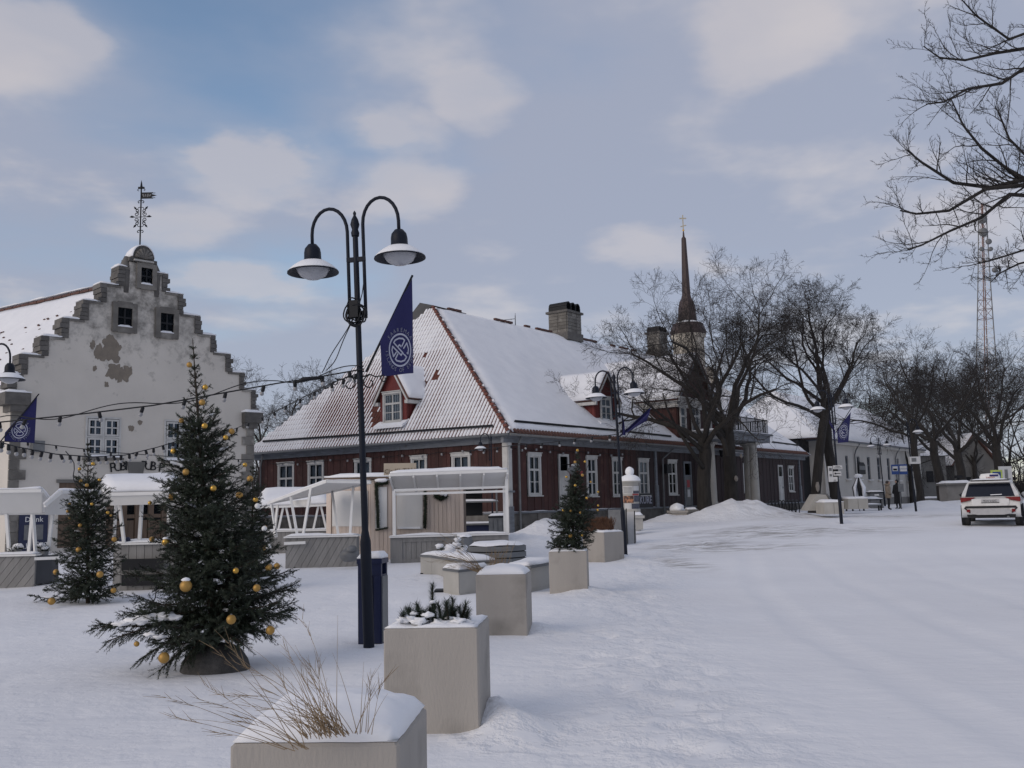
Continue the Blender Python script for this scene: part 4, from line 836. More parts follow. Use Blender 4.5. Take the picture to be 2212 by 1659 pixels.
# notice board by the left corner
u0, z1 = hw(40, 1112); u1, z0 = hw(99, 1188); m = MB(); m.ab((u0, -.12, z0), (u1, -.03, z1)); nb_ = m.build('notice_board', BINB, gable, local=True)
m = MB(); m.ab((u0+.16, -.135, z0+(z1-z0)*.30), (u1-.16, -.12, z1-.36)); m.build('notice_sheet', GRYM, nb_, local=True)
m = MB(); put_text(m, 'Drink', .26, ((u0+u1)/2, -.13, z1-.18), (1, 0, 0), (0, 0, 1), .004); m.build('lettering', WHT, nb_, local=True); m = MB(); put_text(m, 'A.le Coq', .26, ((u0+u1)/2, -.13, z0+(z1-z0)*.15), (1, 0, .12), (-.12, 0, 1), .004); m.build('lettering', WHT, nb_, local=True)
u, z = hw(77, 965); piece('wall_lamp', GRYM, gable, (u, -.2, z), (.4, .25, .4)); u, z = hw(541, 985)
# body and roof behind the gable
dv = Vector((-.208, .978, 0)); ur, zr_ = hw(263, 592); zr_ -= .1; ur = ucen; zel = LS[-1][1]-.9; zer = RS[-1][1]-.9; DL = 26
E0 = Vector((LS[-1][0]-.3, .3, zel)); E1 = Vector((UE+.3, .3, zer)); RP = Vector((ur, .3, zr_))
m = MB(); a, b = Vector((LS[-1][0], .6, -.3)), Vector((UE, .6, -.3)); m.add([a, b, b+dv*DL, a+dv*DL, a+Vector((0, 0, zel+.2)), b+Vector((0, 0, zer+.2)), b+dv*DL+Vector((0, 0, zer+.2)), a+dv*DL+Vector((0, 0, zel+.2))], [(0, 1, 5, 4), (1, 2, 6, 5), (2, 3, 7, 6), (3, 0, 4, 7)]); m.build('side_walls', PLW, wh, local=True)
m = MB(); m.add([E0, E1, RP, E0+dv*DL, E1+dv*DL, RP+dv*DL], [(0, 2, 5, 3), (2, 1, 4, 5), (0, 1, 2), (3, 5, 4), (0, 3, 4, 1)]); rf = m.build('roof', TILED, wh, local=True)
for nm, E_ in (('l', E0), ('r', E1)):
    nn = (RP-E_).cross(dv).normalized(); nn = nn if nn.z > 0 else -nn
    m = MB(); snow_sheet(m, lambda u, v: (E_.lerp(RP, v)+dv*(.35+u*(DL-.4)), nn), 40, 16, .12, 3, .05); m.build('roof_snow', SNOW, rf, local=True, kind='stuff')
    if nm == 'l':
        for k in range(230):
            v = rw.uniform(.12, .8)*.95; u = rw.random()**.7*.75; p = E_.lerp(RP, v)+dv*(.5+u*(DL-1)); 
            piece('bare_tile', TILED, rf, p+nn*(.095+rw.uniform(0, .03)), (.05+rw.random()*.06, .16, .04), (0, .9, 0))
for k in range(40): piece('ridge_tile', TILED, rf, RP+dv*(.3+k*.62)+Vector((0, 0, .06)), (.2, .58, .10), (0, 0, math.atan2(-dv.x, dv.y)))
m = MB(); snow_sheet(m, lambda u, v: (RP+dv*(2+u*(DL-3))+Vector((-.12+v*.24, 0, .17)), Vector((0, 0, 1))), 60, 2, .06, 1, .07); m.build('ridge_snow', SNOW, rf, local=True)
# weathervane
VY = None; pv = Matrix.Rotation(WA, 3, 'Z') @ Vector((uc, .25, zt+.0)) + W0
vn = thing('weathervane', 'wrought iron weathervane with scrolls and a banner on the gable top', 'weathervane', pv)
ppm = F/pv.y*1.0
def vz(py): return (529-py)/ppm
def vx(px): return (px-306.5)/ppm
m = MB(); m.tube([(0, 0, -.15), (0, 0, vz(380))], .028, 6); m.build('rod', BLACKM, vn, local=True)
m = MB(); m.lathe([(.005, 0), (.06, .10), (.035, .25), (.004, .42)], (0, 0, vz(398)), 6); m.build('spear_tip', BLACKM, vn, local=True)
m = MB(); m.ab((0, -.02, vz(417)), (vx(333), .02, vz(415))); m.ab((0, -.02, vz(405)), (vx(333), .02, vz(403))); m.ab((vx(308), -.015, vz(415)), (vx(330), .015, vz(405))); m.hexa([(vx(330), -.015, vz(413)), (vx(341), -.015, vz(410)), (vx(330), -.015, vz(407))], (0, .03, 0)); m.ab((vx(333), -.01, vz(405)), (vx(338), .01, vz(404))); m.ab((vx(333), -.01, vz(416)), (vx(338), .01, vz(415))); bn = m.build('banner', BLACKM, vn, local=True)
for k, x in enumerate((311, 316, 321, 326)): piece('cut_figure', GRYM, bn, (vx(x+1), -.02, vz(410)), (.055, .012, .10 if k % 2 else .13), (0, .3*(k-1.5), 0))
def scroll(c, r, a0, turns, sgn):
    pts = []
    for i in range(15): t = i/14; a = a0+sgn*turns*2*math.pi*t; q = r*(1-.75*t); pts.append((c[0]+q*math.cos(a), c[1], c[2]+q*math.sin(a)))
    return pts
zc2 = vz(459); S_ = 15/ppm
for sx in (-1, 1):
    for sz in (-1, 1):
        m = MB(); m.tube(scroll((sx*S_*.62, 0, zc2+sz*S_*.45), S_*.36, math.pi/2*sz+.2, 1.3, sx*sz), .016, 4); m.tube(scroll((sx*S_*.55, 0, zc2+sz*S_*.95), S_*.3, -math.pi/2*sz, 1.2, -sx*sz), .016, 4)
        m.tube([(0, 0, zc2+sz*S_*1.5), (sx*S_*.35, 0, zc2+sz*S_*1.45), (sx*S_*.5, 0, zc2+sz*S_*1.15)], .014, 4); m.build('scrollwork', BLACKM, vn, local=True)
        m = MB(); m.tube([(sx*S_*.6, 0, zc2+sz*S_*1.1), (sx*S_*.85, 0, zc2+sz*S_*1.38), (sx*S_*1.05, 0, zc2+sz*S_*1.62)], [.012, .045, .004], 5); m.build('leaf_tip', BLACKM, vn, local=True)
    m = MB(); m.tube([(0, 0, zc2), (sx*S_*.9, 0, zc2), (sx*S_*1.3, 0, zc2+.02), (sx*S_*1.65, 0, zc2)], [.016, .016, .05, .004], 5); m.build('leaf_tip', BLACKM, vn, local=True)
    for y_ in (424, 492): m = MB(); m.tube([(0, 0, vz(y_-2)), (sx*S_*.3, 0, vz(y_-2.5)), (sx*S_*.45, 0, vz(y_)), (sx*S_*.35, 0, vz(y_+3)), (sx*S_*.22, 0, vz(y_+2))], .018, 4); m.build('scrollwork', BLACKM, vn, local=True)
m = MB(); m.ab((-.12, -.03, vz(394)), (.12, .03, vz(390))); m.tube([(-.1, 0, vz(394)), (-.16, 0, vz(397)), (-.1, 0, vz(399))], .015, 4); m.tube([(.1, 0, vz(394)), (.16, 0, vz(397)), (.1, 0, vz(399))], .015, 4); m.build('crown_piece', BLACKM, vn, local=True)
# ------------------------------------------------------------------ lamp posts
def make_lamp(name, label, loc, rz, sc=1, tilt=0, dz=.08, arms=(-1, 1)):
    t = thing(name, label, 'street lamp', loc, rz, 'double-arm street lamps of the square')
    m = MB(); m.lathe([(.062, -.2), (.062, 1.14), (.058, 1.18), (.042, 1.27), (.038, 1.29)], (0, 0, 0), 14); m.build('base_sleeve', NAVY, t, local=True)
    m = MB(); m.lathe([(.038, 1.25), (.035, 3.2), (.032, 4.7), (.032, 4.72)], (0, 0, 0), 14); m.build('pole', NAVY, t, local=True)
    m = MB(); m.lathe([(.045, 4.70), (.05, 4.74), (.036, 4.78), (.055, 4.84), (.04, 4.90), (.015, 4.95), (.02, 4.98), (.002, 5.01)], (0, 0, 0), 12); m.build('finial', NAVY, t, local=True)
    for s in arms:
        h = dz if s > 0 else 0
        pts = [(s*.095, 0, 3.72), (s*.095, 0, 4.2), (s*.095, 0, 4.70+h)]+[(s*(.31-.215*math.cos(a*math.pi/12)), 0, 4.76+h+.30*math.sin(a*math.pi/12)) for a in range(0, 13)]+[(s*.525, 0, 4.62+h)]
        m = MB(); m.tube(pts, .021, 8); a = m.build('arm', NAVY, t, local=True)
        for z in (4.42, 3.78): m = MB(); m.bar((0, 0, z), (s*.11, 0, z), .05, .05); m.build('clamp', NAVY, a, local=True)
        m = MB(); c = (s*.525, 0, 0); z = 4.62+h
        m.lathe([(.002, z+.03), (.05, z+.028), (.088, z-.02), (.098, z-.07), (.10, z-.15), (.125, z-.17), (.125, z-.18)], c, 16); m.build('hood', NAVY, a, local=True)
        m = MB(); m.lathe([(.11, z-.175), (.20, z-.225), (.298, z-.30), (.300, z-.315), (.285, z-.31), (.19, z-.24), (.10, z-.20)], c, 24); sh = m.build('shade', NAVY, a, local=True)
        m = MB(); m.lathe([(.10, z-.172), (.15, z-.180), (.23, z-.232), (.282, z-.280), (.297, z-.302), (.28, z-.294), (.19, z-.224), (.11, z-.178)], c, 24); m.build('shade_snow', SNOW, sh, local=True)
        m = MB(); m.lathe([(.195, z-.25), (.19, z-.285), (.15, z-.345), (.08, z-.385), (.003, z-.398)], c, 18); m.build('lens', LENS, sh, local=True)
    if tilt: t.rotation_euler = (0, tilt, rz)
    if sc != 1: t.scale = (sc,)*3
    WM[t.name] = Matrix.Translation(loc) @ Matrix.Rotation(rz, 4, 'Z') @ Matrix.Rotation(tilt, 4, 'Y') @ Matrix.Scale(sc, 4)
    return t
G1 = gp(797, 1400)
lamp1 = make_lamp('street_lamp', 'nearest tall navy street lamp with two snowy hat lamps, beside the litter bin', G1, R_(-8), 1.03, -.030)
m = MB()
rl_ = random.Random(8)
for k in range(9):
    c = Vector((rl_.uniform(-.05, .08), -.06+rl_.uniform(-.03, .03), 3.78+rl_.uniform(-.08, .10))); r = rl_.uniform(.05, .11); pts = [c+Vector((r*math.cos(a*math.pi/9), .02*math.sin(a), r*1.1*math.sin(a*math.pi/9))) for a in range(19)]; m.tube(pts, .009, 5)
m.build('cable_coil', BLACKM, lamp1, local=True)
m = MB(); m.box((-.02, -.06, 3.82), (.10, .08, .20)); m.build('junction_box', BLACKM, lamp1, local=True)
m = MB(); zz = 2.98
def curl(cx, cz, r, a0, turns, sg, n=18): return [(cx+r*(1-.7*i/n)*math.cos(a0+sg*turns*6.283*i/n), -.03, cz+r*(1-.7*i/n)*math.sin(a0+sg*turns*6.283*i/n)) for i in range(n+1)]
for s in (-1, 1):
    m.tube(curl(s*.12, zz-.02, .085, math.pi/2, .95, s), .008, 5); m.tube([(s*.04, -.03, zz+.05), (s*.12, -.03, zz+.075), (s*.2, -.03, zz+.04), (s*.28, -.03, zz+.05)], .008, 5); m.tube(curl(s*.29, zz+.01, .045, math.pi/2, .9, s), .007, 5)
m.build('scroll_bracket', BLACKM, lamp1, local=True)
G2 = gp(1351, 1199); lamp2 = make_lamp('street_lamp', 'street lamp in front of the red house beside the shrub planter, folded flags on it', G2, R_(-10), 1.0, -.028, .05)
G3 = gp(1818, 1131); lamp3 = make_lamp('street_lamp', 'street lamp with parking signs before the two bent trees', G3, R_(-10), .97, -.02, .04)
G4 = on(1912, 1090, 66); lamp4 = make_lamp('street_lamp', 'distant street lamp standing in front of the white house wall', G4, R_(-15), .98, -.03, .02)
G5 = gp(1979, 1105); lamp5 = make_lamp('street_lamp', 'one-armed street lamp with white box beside the blue bus stop sign', G5, R_(-15), 1.0, -.03, .02, arms=(1,))
p = at(-6, 1290, 19.5); lamp0 = make_lamp('street_lamp', 'street lamp cut by the left picture edge before the gable house', Vector((p.x-.42, 19.5, .03)), R_(-8), 1., 0, .0)
p = at(1062, 1020, 40.5); lamp6 = make_lamp('street_lamp', 'small one-armed lamp behind the white kiosk, close to the house corner', Vector((p.x, 40.5, .2)), R_(-5), .86, 0, 0, arms=(-1,))
# ------------------------------------------------------------------ flags
EMB = [[(.18, .26), (.42, .60), (.25, .71), (-.08, .74), (-.42, .64), (-.57, .48), (.58, -.45), (.38, -.66), (.05, -.73), (-.32, -.66), (-.45, -.55), (-.22, -.24)],
       [(-.32, -.1), (-.62, -.39), (-.75, .01), (-.68, .24), (.08, -.33), (.16, -.24)], [(.32, .1), (.62, .42), (.77, .06), (.72, -.24), (-.05, .33), (-.2, .2)]]
def make_flag(label, pole_b, pole_t, fn, emb=None, group='blue flags on the lamp posts', nu=14, nv=14):
    """fn(u,v): u along the staff from its foot, v downwards -> point"""
    t = thing('flag', label, 'flag', pole_b, 0, group)
    m = MB(); m.tube([pole_b, pole_t], .014, 6); m.build('staff', BLACKM, t)
    m = MB(); vs = [fn(i/nu, j/nv) for j in range(nv+1) for i in range(nu+1)]; m.add(vs, [(j*(nu+1)+i, j*(nu+1)+i+1, (j+1)*(nu+1)+i+1, (j+1)*(nu+1)+i) for j in range(nv) for i in range(nu)], True)
    off = Vector((.0, .004, 0)); k = len(m.v); m.add([v+off for v in vs], [f[::-1] for f in m.f[:nu*nv]], True); cl = m.build('cloth', FLAG, t)
    if emb:
        q = emb; m = MB()          # q(ex, ey) -> point on the cloth, unit circle coordinates
        def strip(pts, w, closed=False):
            P_ = [Vector((a, b)) for a, b in pts]; n = len(P_)
            for i in range(n if closed else n-1):
                a, b = P_[i], P_[(i+1) % n]; d = (b-a).normalized(); nn = Vector((-d.y, d.x))*w/2; a2, b2 = a-d*w*.3, b+d*w*.3
                m.add([q(*(a2-nn)), q(*(b2-nn)), q(*(b2+nn)), q(*(a2+nn))], [(0, 1, 2, 3)])
        strip([(math.cos(a*math.pi/24), math.sin(a*math.pi/24)) for a in range(48)], .11, True)
        for s in EMB: strip(s, .10)
        def arc_text(s, a0, a1, r, flip):
            for i, ch in enumerate(s):
                if ch == ' ': continue
                a = a0+(a1-a0)*i/(len(s)-1); vs, fs = text_mesh(ch, .36, ext=0); c, s_ = math.cos(a), math.sin(a)
                xd = Vector((s_, -c)) if not flip else Vector((-s_, c)); yd = Vector((c, s_)) if not flip else Vector((-c, -s_))
                m.add([q(*(Vector((r*c, r*s_))+xd*v.x+yd*v.y)) for v in vs], fs)
        arc_text('SAAREMAA', R_(142), R_(38), 1.26, False); arc_text('ISLANDS OF ESTONIA', R_(184), R_(368), 1.27, True)
        m.build('emblem', PRINT, cl)
    return t
def flag_px(label, pb, pt, tl, tr, br, bl, Y0, Y1, ec=None, er=None, wav=.03, seed=0):
    """corners in image columns/rows give the width and drop; depth runs from Y0 at the post to Y1 at the tip"""
    Pb, Pt = at(*pb, Y0), at(*pt, Y1); A0, A1, B1, B0 = at(*tl, Y0+.05), at(*tr, Y1), at(*br, Y1), at(*bl, Y0+.05)
    def fn(u, v):
        p = A0.lerp(A1, u).lerp(B0.lerp(B1, u), v); k = math.sin(u*7+seed+v*1.5)*wav*min(1, v*2.5+.1)*(1-.5*u); return p+Vector((k*.25, -k, .0))
    emb = None
    if ec:
        x0, x1 = tl[0], tr[0]
        def emb(ex, ey):
            px, py = ec[0]+ex*er[0], ec[1]-ey*er[1]; u = (px-x0)/(x1-x0); yt = tl[1]+(tr[1]-tl[1])*u; yb = bl[1]+(br[1]-bl[1])*u; v = (py-yt)/(yb-yt); return fn(u, v)+Vector((0, -.006, 0))
    return make_flag(label, Pb, Pt, fn, emb)
Y1_ = G1.y
flag_px('blue flag with white round emblem hanging right of the nearest lamp post', (791, 803), (891, 595), (821, 738), (890, 598), (893, 806), (824, 813), Y1_-.05, Y1_+.40, (862, 757), (22.6, 34.2), .03, 1)
flag_px('blue flag with white round emblem at the left picture edge', (0, 955), (84, 851), (11, 934), (80, 857), (74, 957), (9, 953), 19.4, 19.8, (44.5, 929), (18.3, 17.5), .03, 2)
# the far lamps carry folded flags
def folded_flag(label, pb, pt, tip, Y, w):
    a, b, c = at(*pb, Y), at(*pt, Y), at(*tip, Y)
    def fn(u, v): 
        p = a.lerp(b, u); q = (a+Vector((0, 0, -.02))).lerp(c, u); d = p.lerp(q, v); return d+Vector((0, -.05*math.sin(v*9+u*3), 0))
    return make_flag(label, a, b, fn, None)
Y2_ = G2.y
folded_flag('blue flag blown up to the right from the lamp before the red house', (1337, 943), (1407, 878), (1398, 908), Y2_-.1, .3)
folded_flag('narrow blue flag hanging straight beside the lamp before the red house', (1344, 938), (1344, 888), (1352, 940), Y2_-.16, .2)
flag_px('blue flag with white emblem on the lamp with parking signs', (1805, 935), (1840, 880), (1808, 928), (1838, 890), (1833, 955), (1811, 957), G3.y-.1, G3.y+.2, (1823, 932), (10, 13.5), .02, 3)
folded_flag('limp blue flag left of the lamp with parking signs', (1803, 930), (1790, 905), (1806, 955), G3.y-.1, .2)
# ------------------------------------------------------------------ strings of bulbs
def string(label, pts, n, sag=.0, bulbs='down', r=.009, double=False, bs=1.):
    bs *= .78
    P_ = [at(x, y, Y) for x, y, Y in pts]; L_ = []
    for a, b in zip(P_, P_[1:]):
        for i in range(12): L_.append(a.lerp(b, i/12))
    L_.append(P_[-1])
    t = thing('light_string', label, 'string lights', P_[0], 0, 'strings of bulbs over the square'); m = MB(); m.tube(L_, r, 5); m.build('cable', BLACKM, t)
    if double: m = MB(); m.tube([p+Vector((0, 0, .05*math.sin(i/len(L_)*math.pi*7)+.02)) for i, p in enumerate(L_)], r*.7, 5); m.build('stay_wire', BLACKM, t)
    k0 = MB(); k0.lathe([(.005, 0), (.028*bs, -.01), (.03*bs, -.085*bs), (.02*bs, -.095*bs)], (0, 0, 0), 8); me1 = k0.mesh('socket', BLACKM)
    k1 = MB(); k1.ball((0, 0, -.125*bs), .036*bs, 8); me2 = k1.mesh('bulb', BULB)
    tot = len(L_)-1
    for i in range(n):
        f = (i+.5)/n*tot; j = int(f); p = L_[j].lerp(L_[j+1], f-j); rel = WM[t.name].inverted() @ p
        s = bpy.data.objects.new('socket', me1); COL.objects.link(s); s.parent = t; s.location = rel; s.rotation_euler = (rl_.uniform(-.35, .35), rl_.uniform(-.35, .35), 0)
        b = bpy.data.objects.new('bulb', me2); COL.objects.link(b); b.parent = s
    return t
string('upper string of bulbs running to the nearest lamp post from the left edge', [(-30, 915, 11.6), (60, 906, 11.5), (180, 894, 11.4), (330, 876, 11.3), (470, 851, 11.3), (600, 828, 11.3), (690, 814, 11.3), (786, 797, Y1_-.05)], 11, double=True)
string('string of bulbs falling from the nearest lamp post behind the big spruce', [(786, 802, Y1_+.05), (720, 826, 13), (640, 866, 16), (575, 898, 19), (510, 925, 22), (440, 953, 25)], 12)
string('sagging string of bulbs in front of the gable house windows', [(-20, 950, 13.), (40, 966, 14), (120, 981, 15), (200, 987, 16), (270, 983, 17), (340, 966, 18), (430, 938, 19)], 24, bs=1.15)
string('thin sparse string of bulbs above the sagging one on the gable house', [(-20, 953, 20), (60, 955, 20), (150, 966, 21), (240, 977, 22), (350, 985, 24), (450, 991, 26), (545, 993, 28)], 9)
string('string of bulbs along the red house eaves to the second lamp', [(1000, 975, 34), (1060, 968, 33), (1120, 961, 31.5), (1190, 956, 30), (1262, 945, 28.5), (1337, 938, Y2_-.05)], 10, r=.012, bs=1.4)
for k, (a, b) in enumerate((((770, 590), (690, 805)), ((778, 592), (696, 800)))):
    m = MB(); A0, A1 = at(*a, Y1_-.1), at(*b, 11.3); pts = [A0.lerp(A1, i/14)+Vector((.05*math.sin(i*.5+k)+.10*math.sin(math.pi*i/14)*(1 if k else .8), 0, -.16*math.sin(math.pi*i/14))) for i in range(15)]; m.tube(pts, .006, 5)
    tag(m.build('hanging_cable', BLACKM), ('left one of two thin cables hanging from the nearest lamp head', 'right one of two thin cables hanging from the nearest lamp head')[k], 'cable', 'two cables below the lamp coil')
m = MB(); A0 = at(700, 815, 11.28); m.tube([A0, A0+Vector((-.25, 0, -.02)), A0+Vector((-.33, 0, -.05))], [.02, .03, .012], 6); tag(m.build('cable_plug', BLACKM), 'dark plug lying along the upper bulb string near the lamp post', 'plug')
A0, A1 = at(142, 975, 15.6), at(180, 1070, 17.4); m = MB(); m.tube([A0.lerp(A1, i/8)+Vector((.06*math.sin(i*.9), 0, 0)) for i in range(9)]+[at(205, 1108, 17.5), at(232, 1150, 17.5)], .008, 5); tag(m.build('hanging_cable', BLACKM), 'dark power cable hanging from the sagging bulbs to the small left spruce', 'cable')
A0 = at(337, 1270, 9.6); m = MB(); m.tube([at(338, 1265, 9.6), at(336, 1290, 9.6), at(326, 1312, 9.6), at(318, 1330, 9.5), at(322, 1344, 9.5)], .006, 5); tag(m.build('hanging_cable', BLACKM), 'short dark cable dangling off the left side of the big spruce', 'cable')
# ------------------------------------------------------------------ planters, bin, benches
def pz(x, y, z): d = ray(x, y); t = (z-CAMH)/d.z; return Vector((0, 0, CAMH))+d*t
rp = random.Random(21)
def square_from(fl, fr, z, ratio=1.):
    P_, Q = pz(*fl, z), pz(*fr, z); d = Q-P_; w_ = d.length; d.normalize(); n = Vector((-d.y, d.x, 0)); c = (P_+Q)/2+n*w_*ratio/2; return Vector((c.x, c.y, 0)), math.atan2(d.y, d.x), w_
def planter(label, fl, fr, zr, bulge=.06, fixed=None):
    c, rz, w_ = fixed or square_from(fl, fr, zr); g = base(c.x, c.y); h = w_/2; zz = zr-g
    t = thing('concrete_planter', label, 'planter', (c.x, c.y, g), rz, 'square concrete planters along the road')
    m = MB(); ch = .012
    def ring(a, z, c_): return [Vector(v+(z,)) for v in ((-a+c_, -a), (a-c_, -a), (a, -a+c_), (a, a-c_), (a-c_, a), (-a+c_, a), (-a, a-c_), (-a, -a+c_))]
    rings = [ring(h, -.25, ch), ring(h, zz-.012, ch), ring(h-.012, zz, ch), ring(h-.07, zz, ch), ring(h-.08, zz-.12, ch)]
    vs = [v for r in rings for v in r]; fs = [(r*8+i, r*8+(i+1) % 8, (r+1)*8+(i+1) % 8, (r+1)*8+i) for r in range(4) for i in range(8)]+[tuple(range(32, 40))]
    m.add(vs, fs); m.build('box', CONC, t, local=True)
    m = MB(); n = 16; vs = []; sd = rp.random()*50
    for j in range(n+1):
        for i in range(n+1):
            x, y = -1+2*i/n, -1+2*j/n; e = 1-max(abs(x), abs(y)); k = min(1, e*6); q = (h-.008)*(1-.0*k)
            z = zz+.006+k*(bulge*.6+bulge*.6*(1-x*x)*(1-y*y)) + k*.022*noise.noise(Vector((x*2.2+sd, y*2.2, 0)))+k*.01*noise.noise(Vector((x*7+sd, y*7, 0)))
            o = 1+.018*noise.noise(Vector((x*3, y*3, sd))) if e < .01 else 1; vs.append(Vector((x*q*o, y*q*o, z)))
    f2 = [(j*(n+1)+i, j*(n+1)+i+1, (j+1)*(n+1)+i+1, (j+1)*(n+1)+i) for j in range(n) for i in range(n)]
    bot = len(vs); rim = [i for i in range(n)]+[j*(n+1)+n for j in range(n)]+[n*(n+1)+i for i in range(n, 0, -1)]+[j*(n+1) for j in range(n, 0, -1)]
    vs += [Vector((vs[i].x*.985, vs[i].y*.985, zz+.002)) for i in rim]; L_ = len(rim)
    f2 += [(rim[i], bot+i, bot+(i+1) % L_, rim[(i+1) % L_]) for i in range(L_)]
    m.add(vs, f2, True); m.build('snow_cap', SNOW, t, local=True)
    return t, Vector((c.x, c.y, zr)), rz, w_
ZR = .73
_pe = at(1307, 1160, 24.2); _pe.z = 0
pA = planter('nearest concrete planter, cut by the bottom edge, with dry grass in snow', (496, 1608), (863, 1605.5), ZR, .10)
pB = planter('concrete planter with a snowy dwarf pine, second from the camera', (828, 1359), (1033, 1356.5), ZR, .02)
pC = planter('concrete planter with thin dry stalks, third from the camera', (1027, 1242.5), (1137, 1240.8), ZR, .09)
pD = planter('concrete planter holding the slim decorated spruce', (1185, 1192), (1268, 1190.5), ZR+.02, .04)
pE = planter('farthest concrete planter with reddish dry shrub beside the second lamp', None, None, ZR+.10, .05, (_pe+Vector((.0, .53, 0)), R_(-48), .74))
def blades(t, c, n, spread, hmin, hmax, lean, mat, rad=.0022, seed=0, head=.5, curl=.6):
    r = random.Random(seed); m = MB(); hd = MB()
    for i in range(n):
        a = r.uniform(0, 6.28); q = spread*math.sqrt(r.random()); b = c+Vector((q*math.cos(a), q*math.sin(a)*.7, -.03)); h = r.uniform(hmin, hmax)
        d = Vector((lean.x*r.uniform(.2, 1.3)+r.uniform(-.25, .25), lean.y*r.uniform(.2, 1.3)+r.uniform(-.25, .25), 1)).normalized(); side = Vector((d.x, d.y, 0)); k = r.uniform(.2, 1)*curl; pts = [b]
        for s in range(1, 8): d = (d+side*k*.16-Vector((0, 0, .10*k*s/4))).normalized(); pts.append(pts[-1]+d*h/7)
        m.tube(pts, [rad*(1-.75*s/7) for s in range(8)], 3, cap=False)
        if r.random() < head:
            for s in range(7):
                p = pts[-1].lerp(pts[-3], s/7); e = (d+Vector((r.uniform(-.5, .5), r.uniform(-.5, .5), r.uniform(-.3, .4)))).normalized(); hd.tube([p, p+e*r.uniform(.03, .08)], [rad*.7, rad*.2], 3, cap=False)
    m.build('stalks', mat, t, kind='stuff'); hd.build('seed_heads', mat, t, kind='stuff')
gA = thing('dry_grass_tuft', 'bent tuft of straw-coloured grass growing from the nearest planter', 'grass', pA[1]+Vector((.0, 0, .05)))
cA = pz(735, 1566, ZR+.08); blades(gA, cA, 17, .08, .24, .46, Vector((-.5, .1, 0)), STRAW, .0017, 2, .5, .45); blades(gA, cA+Vector((-.02, -.02, 0)), 9, .06, .28, .56, Vector((-1.2, -.05, 0)), STRAW, .0016, 3, .7, .8); blades(gA, cA+Vector((-.05, -.03, 0)), 60, .09, .10, .24, Vector((-.8, 0, 0)), STRAW, .0019, 5, 0, 1.3); blades(gA, cA+Vector((.1, 0, 0)), 7, .05, .12, .28, Vector((.3, 0, 0)), STRAW, .0016, 7, .4)
gA2 = thing('dry_grass_tuft', 'grass stalks drooping over the left rim of the nearest planter', 'grass', pA[1]); cA2 = pz(640, 1600, ZR+.05); blades(gA2, cA2, 12, .05, .25, .5, Vector((-2.0, -.3, 0)), STRAW, .0018, 11, .7, .4)
gC = thing('dry_grass_tuft', 'thin dry stalks lying over the left rim of the third planter', 'grass', pC[1]); blades(gC, pz(1075, 1222, ZR+.08), 50, .14, .12, .32, Vector((.1, 0, 0)), STRAW, .003, 4, .3); blades(gC, pz(1045, 1232, ZR+.05), 34, .08, .3, .75, Vector((-1.8, -.3, -.2)), STRAW, .003, 6, .5)
for k in range(5): pass
gE = thing('dry_shrub', 'low reddish brown dry shrub in the farthest planter', 'shrub', pE[1]); cE = pE[1]+Vector((-.02, 0, .06))
blades(gE, cE, 900, .30, .15, .34, Vector((-.15, 0, 0)), RUST, .006, 8, .4, .8); blades(gE, cE+Vector((-.34, -.1, .0)), 350, .16, .15, .3, Vector((-.7, 0, 0)), RUST, .006, 9, .4, .8)
def needles_shoot(m, p, d, ln, r, n, nl, w_, rr):
    d = d.normalized(); u = d.orthogonal().normalized(); v = d.cross(u)
    for i in range(n):
        t = (i+rr.random())/n; a = rr.uniform(0, 6.28); q = p+d*ln*t; o = (u*math.cos(a)+v*math.sin(a)+d*rr.uniform(.5, 1.1)).normalized(); s = d.cross(o).normalized()*w_/2; e = q+o*nl*rr.uniform(.7, 1.1)
        m.add([q-s, q+s, e], [(0, 1, 2)])
pn = thing('dwarf_pine', 'dwarf pine with upright needle tufts half buried in planter snow', 'shrub', pB[1]); rr = random.Random(3); m = MB(); st_ = MB(); sn = MB()
shoots = [((935, 1345), (934, 1268), 1.0, .05)]+[((x, 1345+rr.uniform(-4, 4)), (x+rr.uniform(-14, 14), y), .8, .0) for x, y in ((880, 1322), (868, 1330), (897, 1318), (905, 1330), (955, 1310), (965, 1302), (978, 1298), (985, 1316), (995, 1308), (1003, 1322), (945, 1322), (925, 1318), (915, 1310), (1010, 1332), (972, 1322), (890, 1335), (952, 1330), (962, 1318), (988, 1326), (1000, 1316), (940, 1312), (970, 1308), (905, 1322), (912, 1326))]
for (b, e, s, _) in shoots:
    Yb = pB[1].y-.16+rr.uniform(-.06, .10); B_p, E_p = at(*b, Yb), at(*e, Yb+rr.uniform(-.06, .06)); st_.tube([B_p-Vector((0, 0, .05)), B_p, E_p], [.008, .008, .005], 5); needles_shoot(m, B_p, E_p-B_p, (E_p-B_p).length+.015, .02, int(90+1300*(E_p-B_p).length), .062, .0045, rr)
m.build('needles', NEEDT, pn, kind='stuff'); st_.build('stems', SPBARK, pn, kind='stuff')
for x, y, s in ((880, 1336, .07), (905, 1342, .08), (925, 1328, .06), (895, 1325, .045), (950, 1345, .08), (990, 1340, .07), (1010, 1345, .06), (934, 1300, .03), (970, 1335, .045), (868, 1340, .05)):
    sn = MB(); sn.blob(at(x, y, pB[1].y-.22+rr.uniform(-.04, .04)), (s*1.5, s*1.1, s*.6), rr.random()*9, 12, .9); sn.build('snow_lump', SNOW, pn)
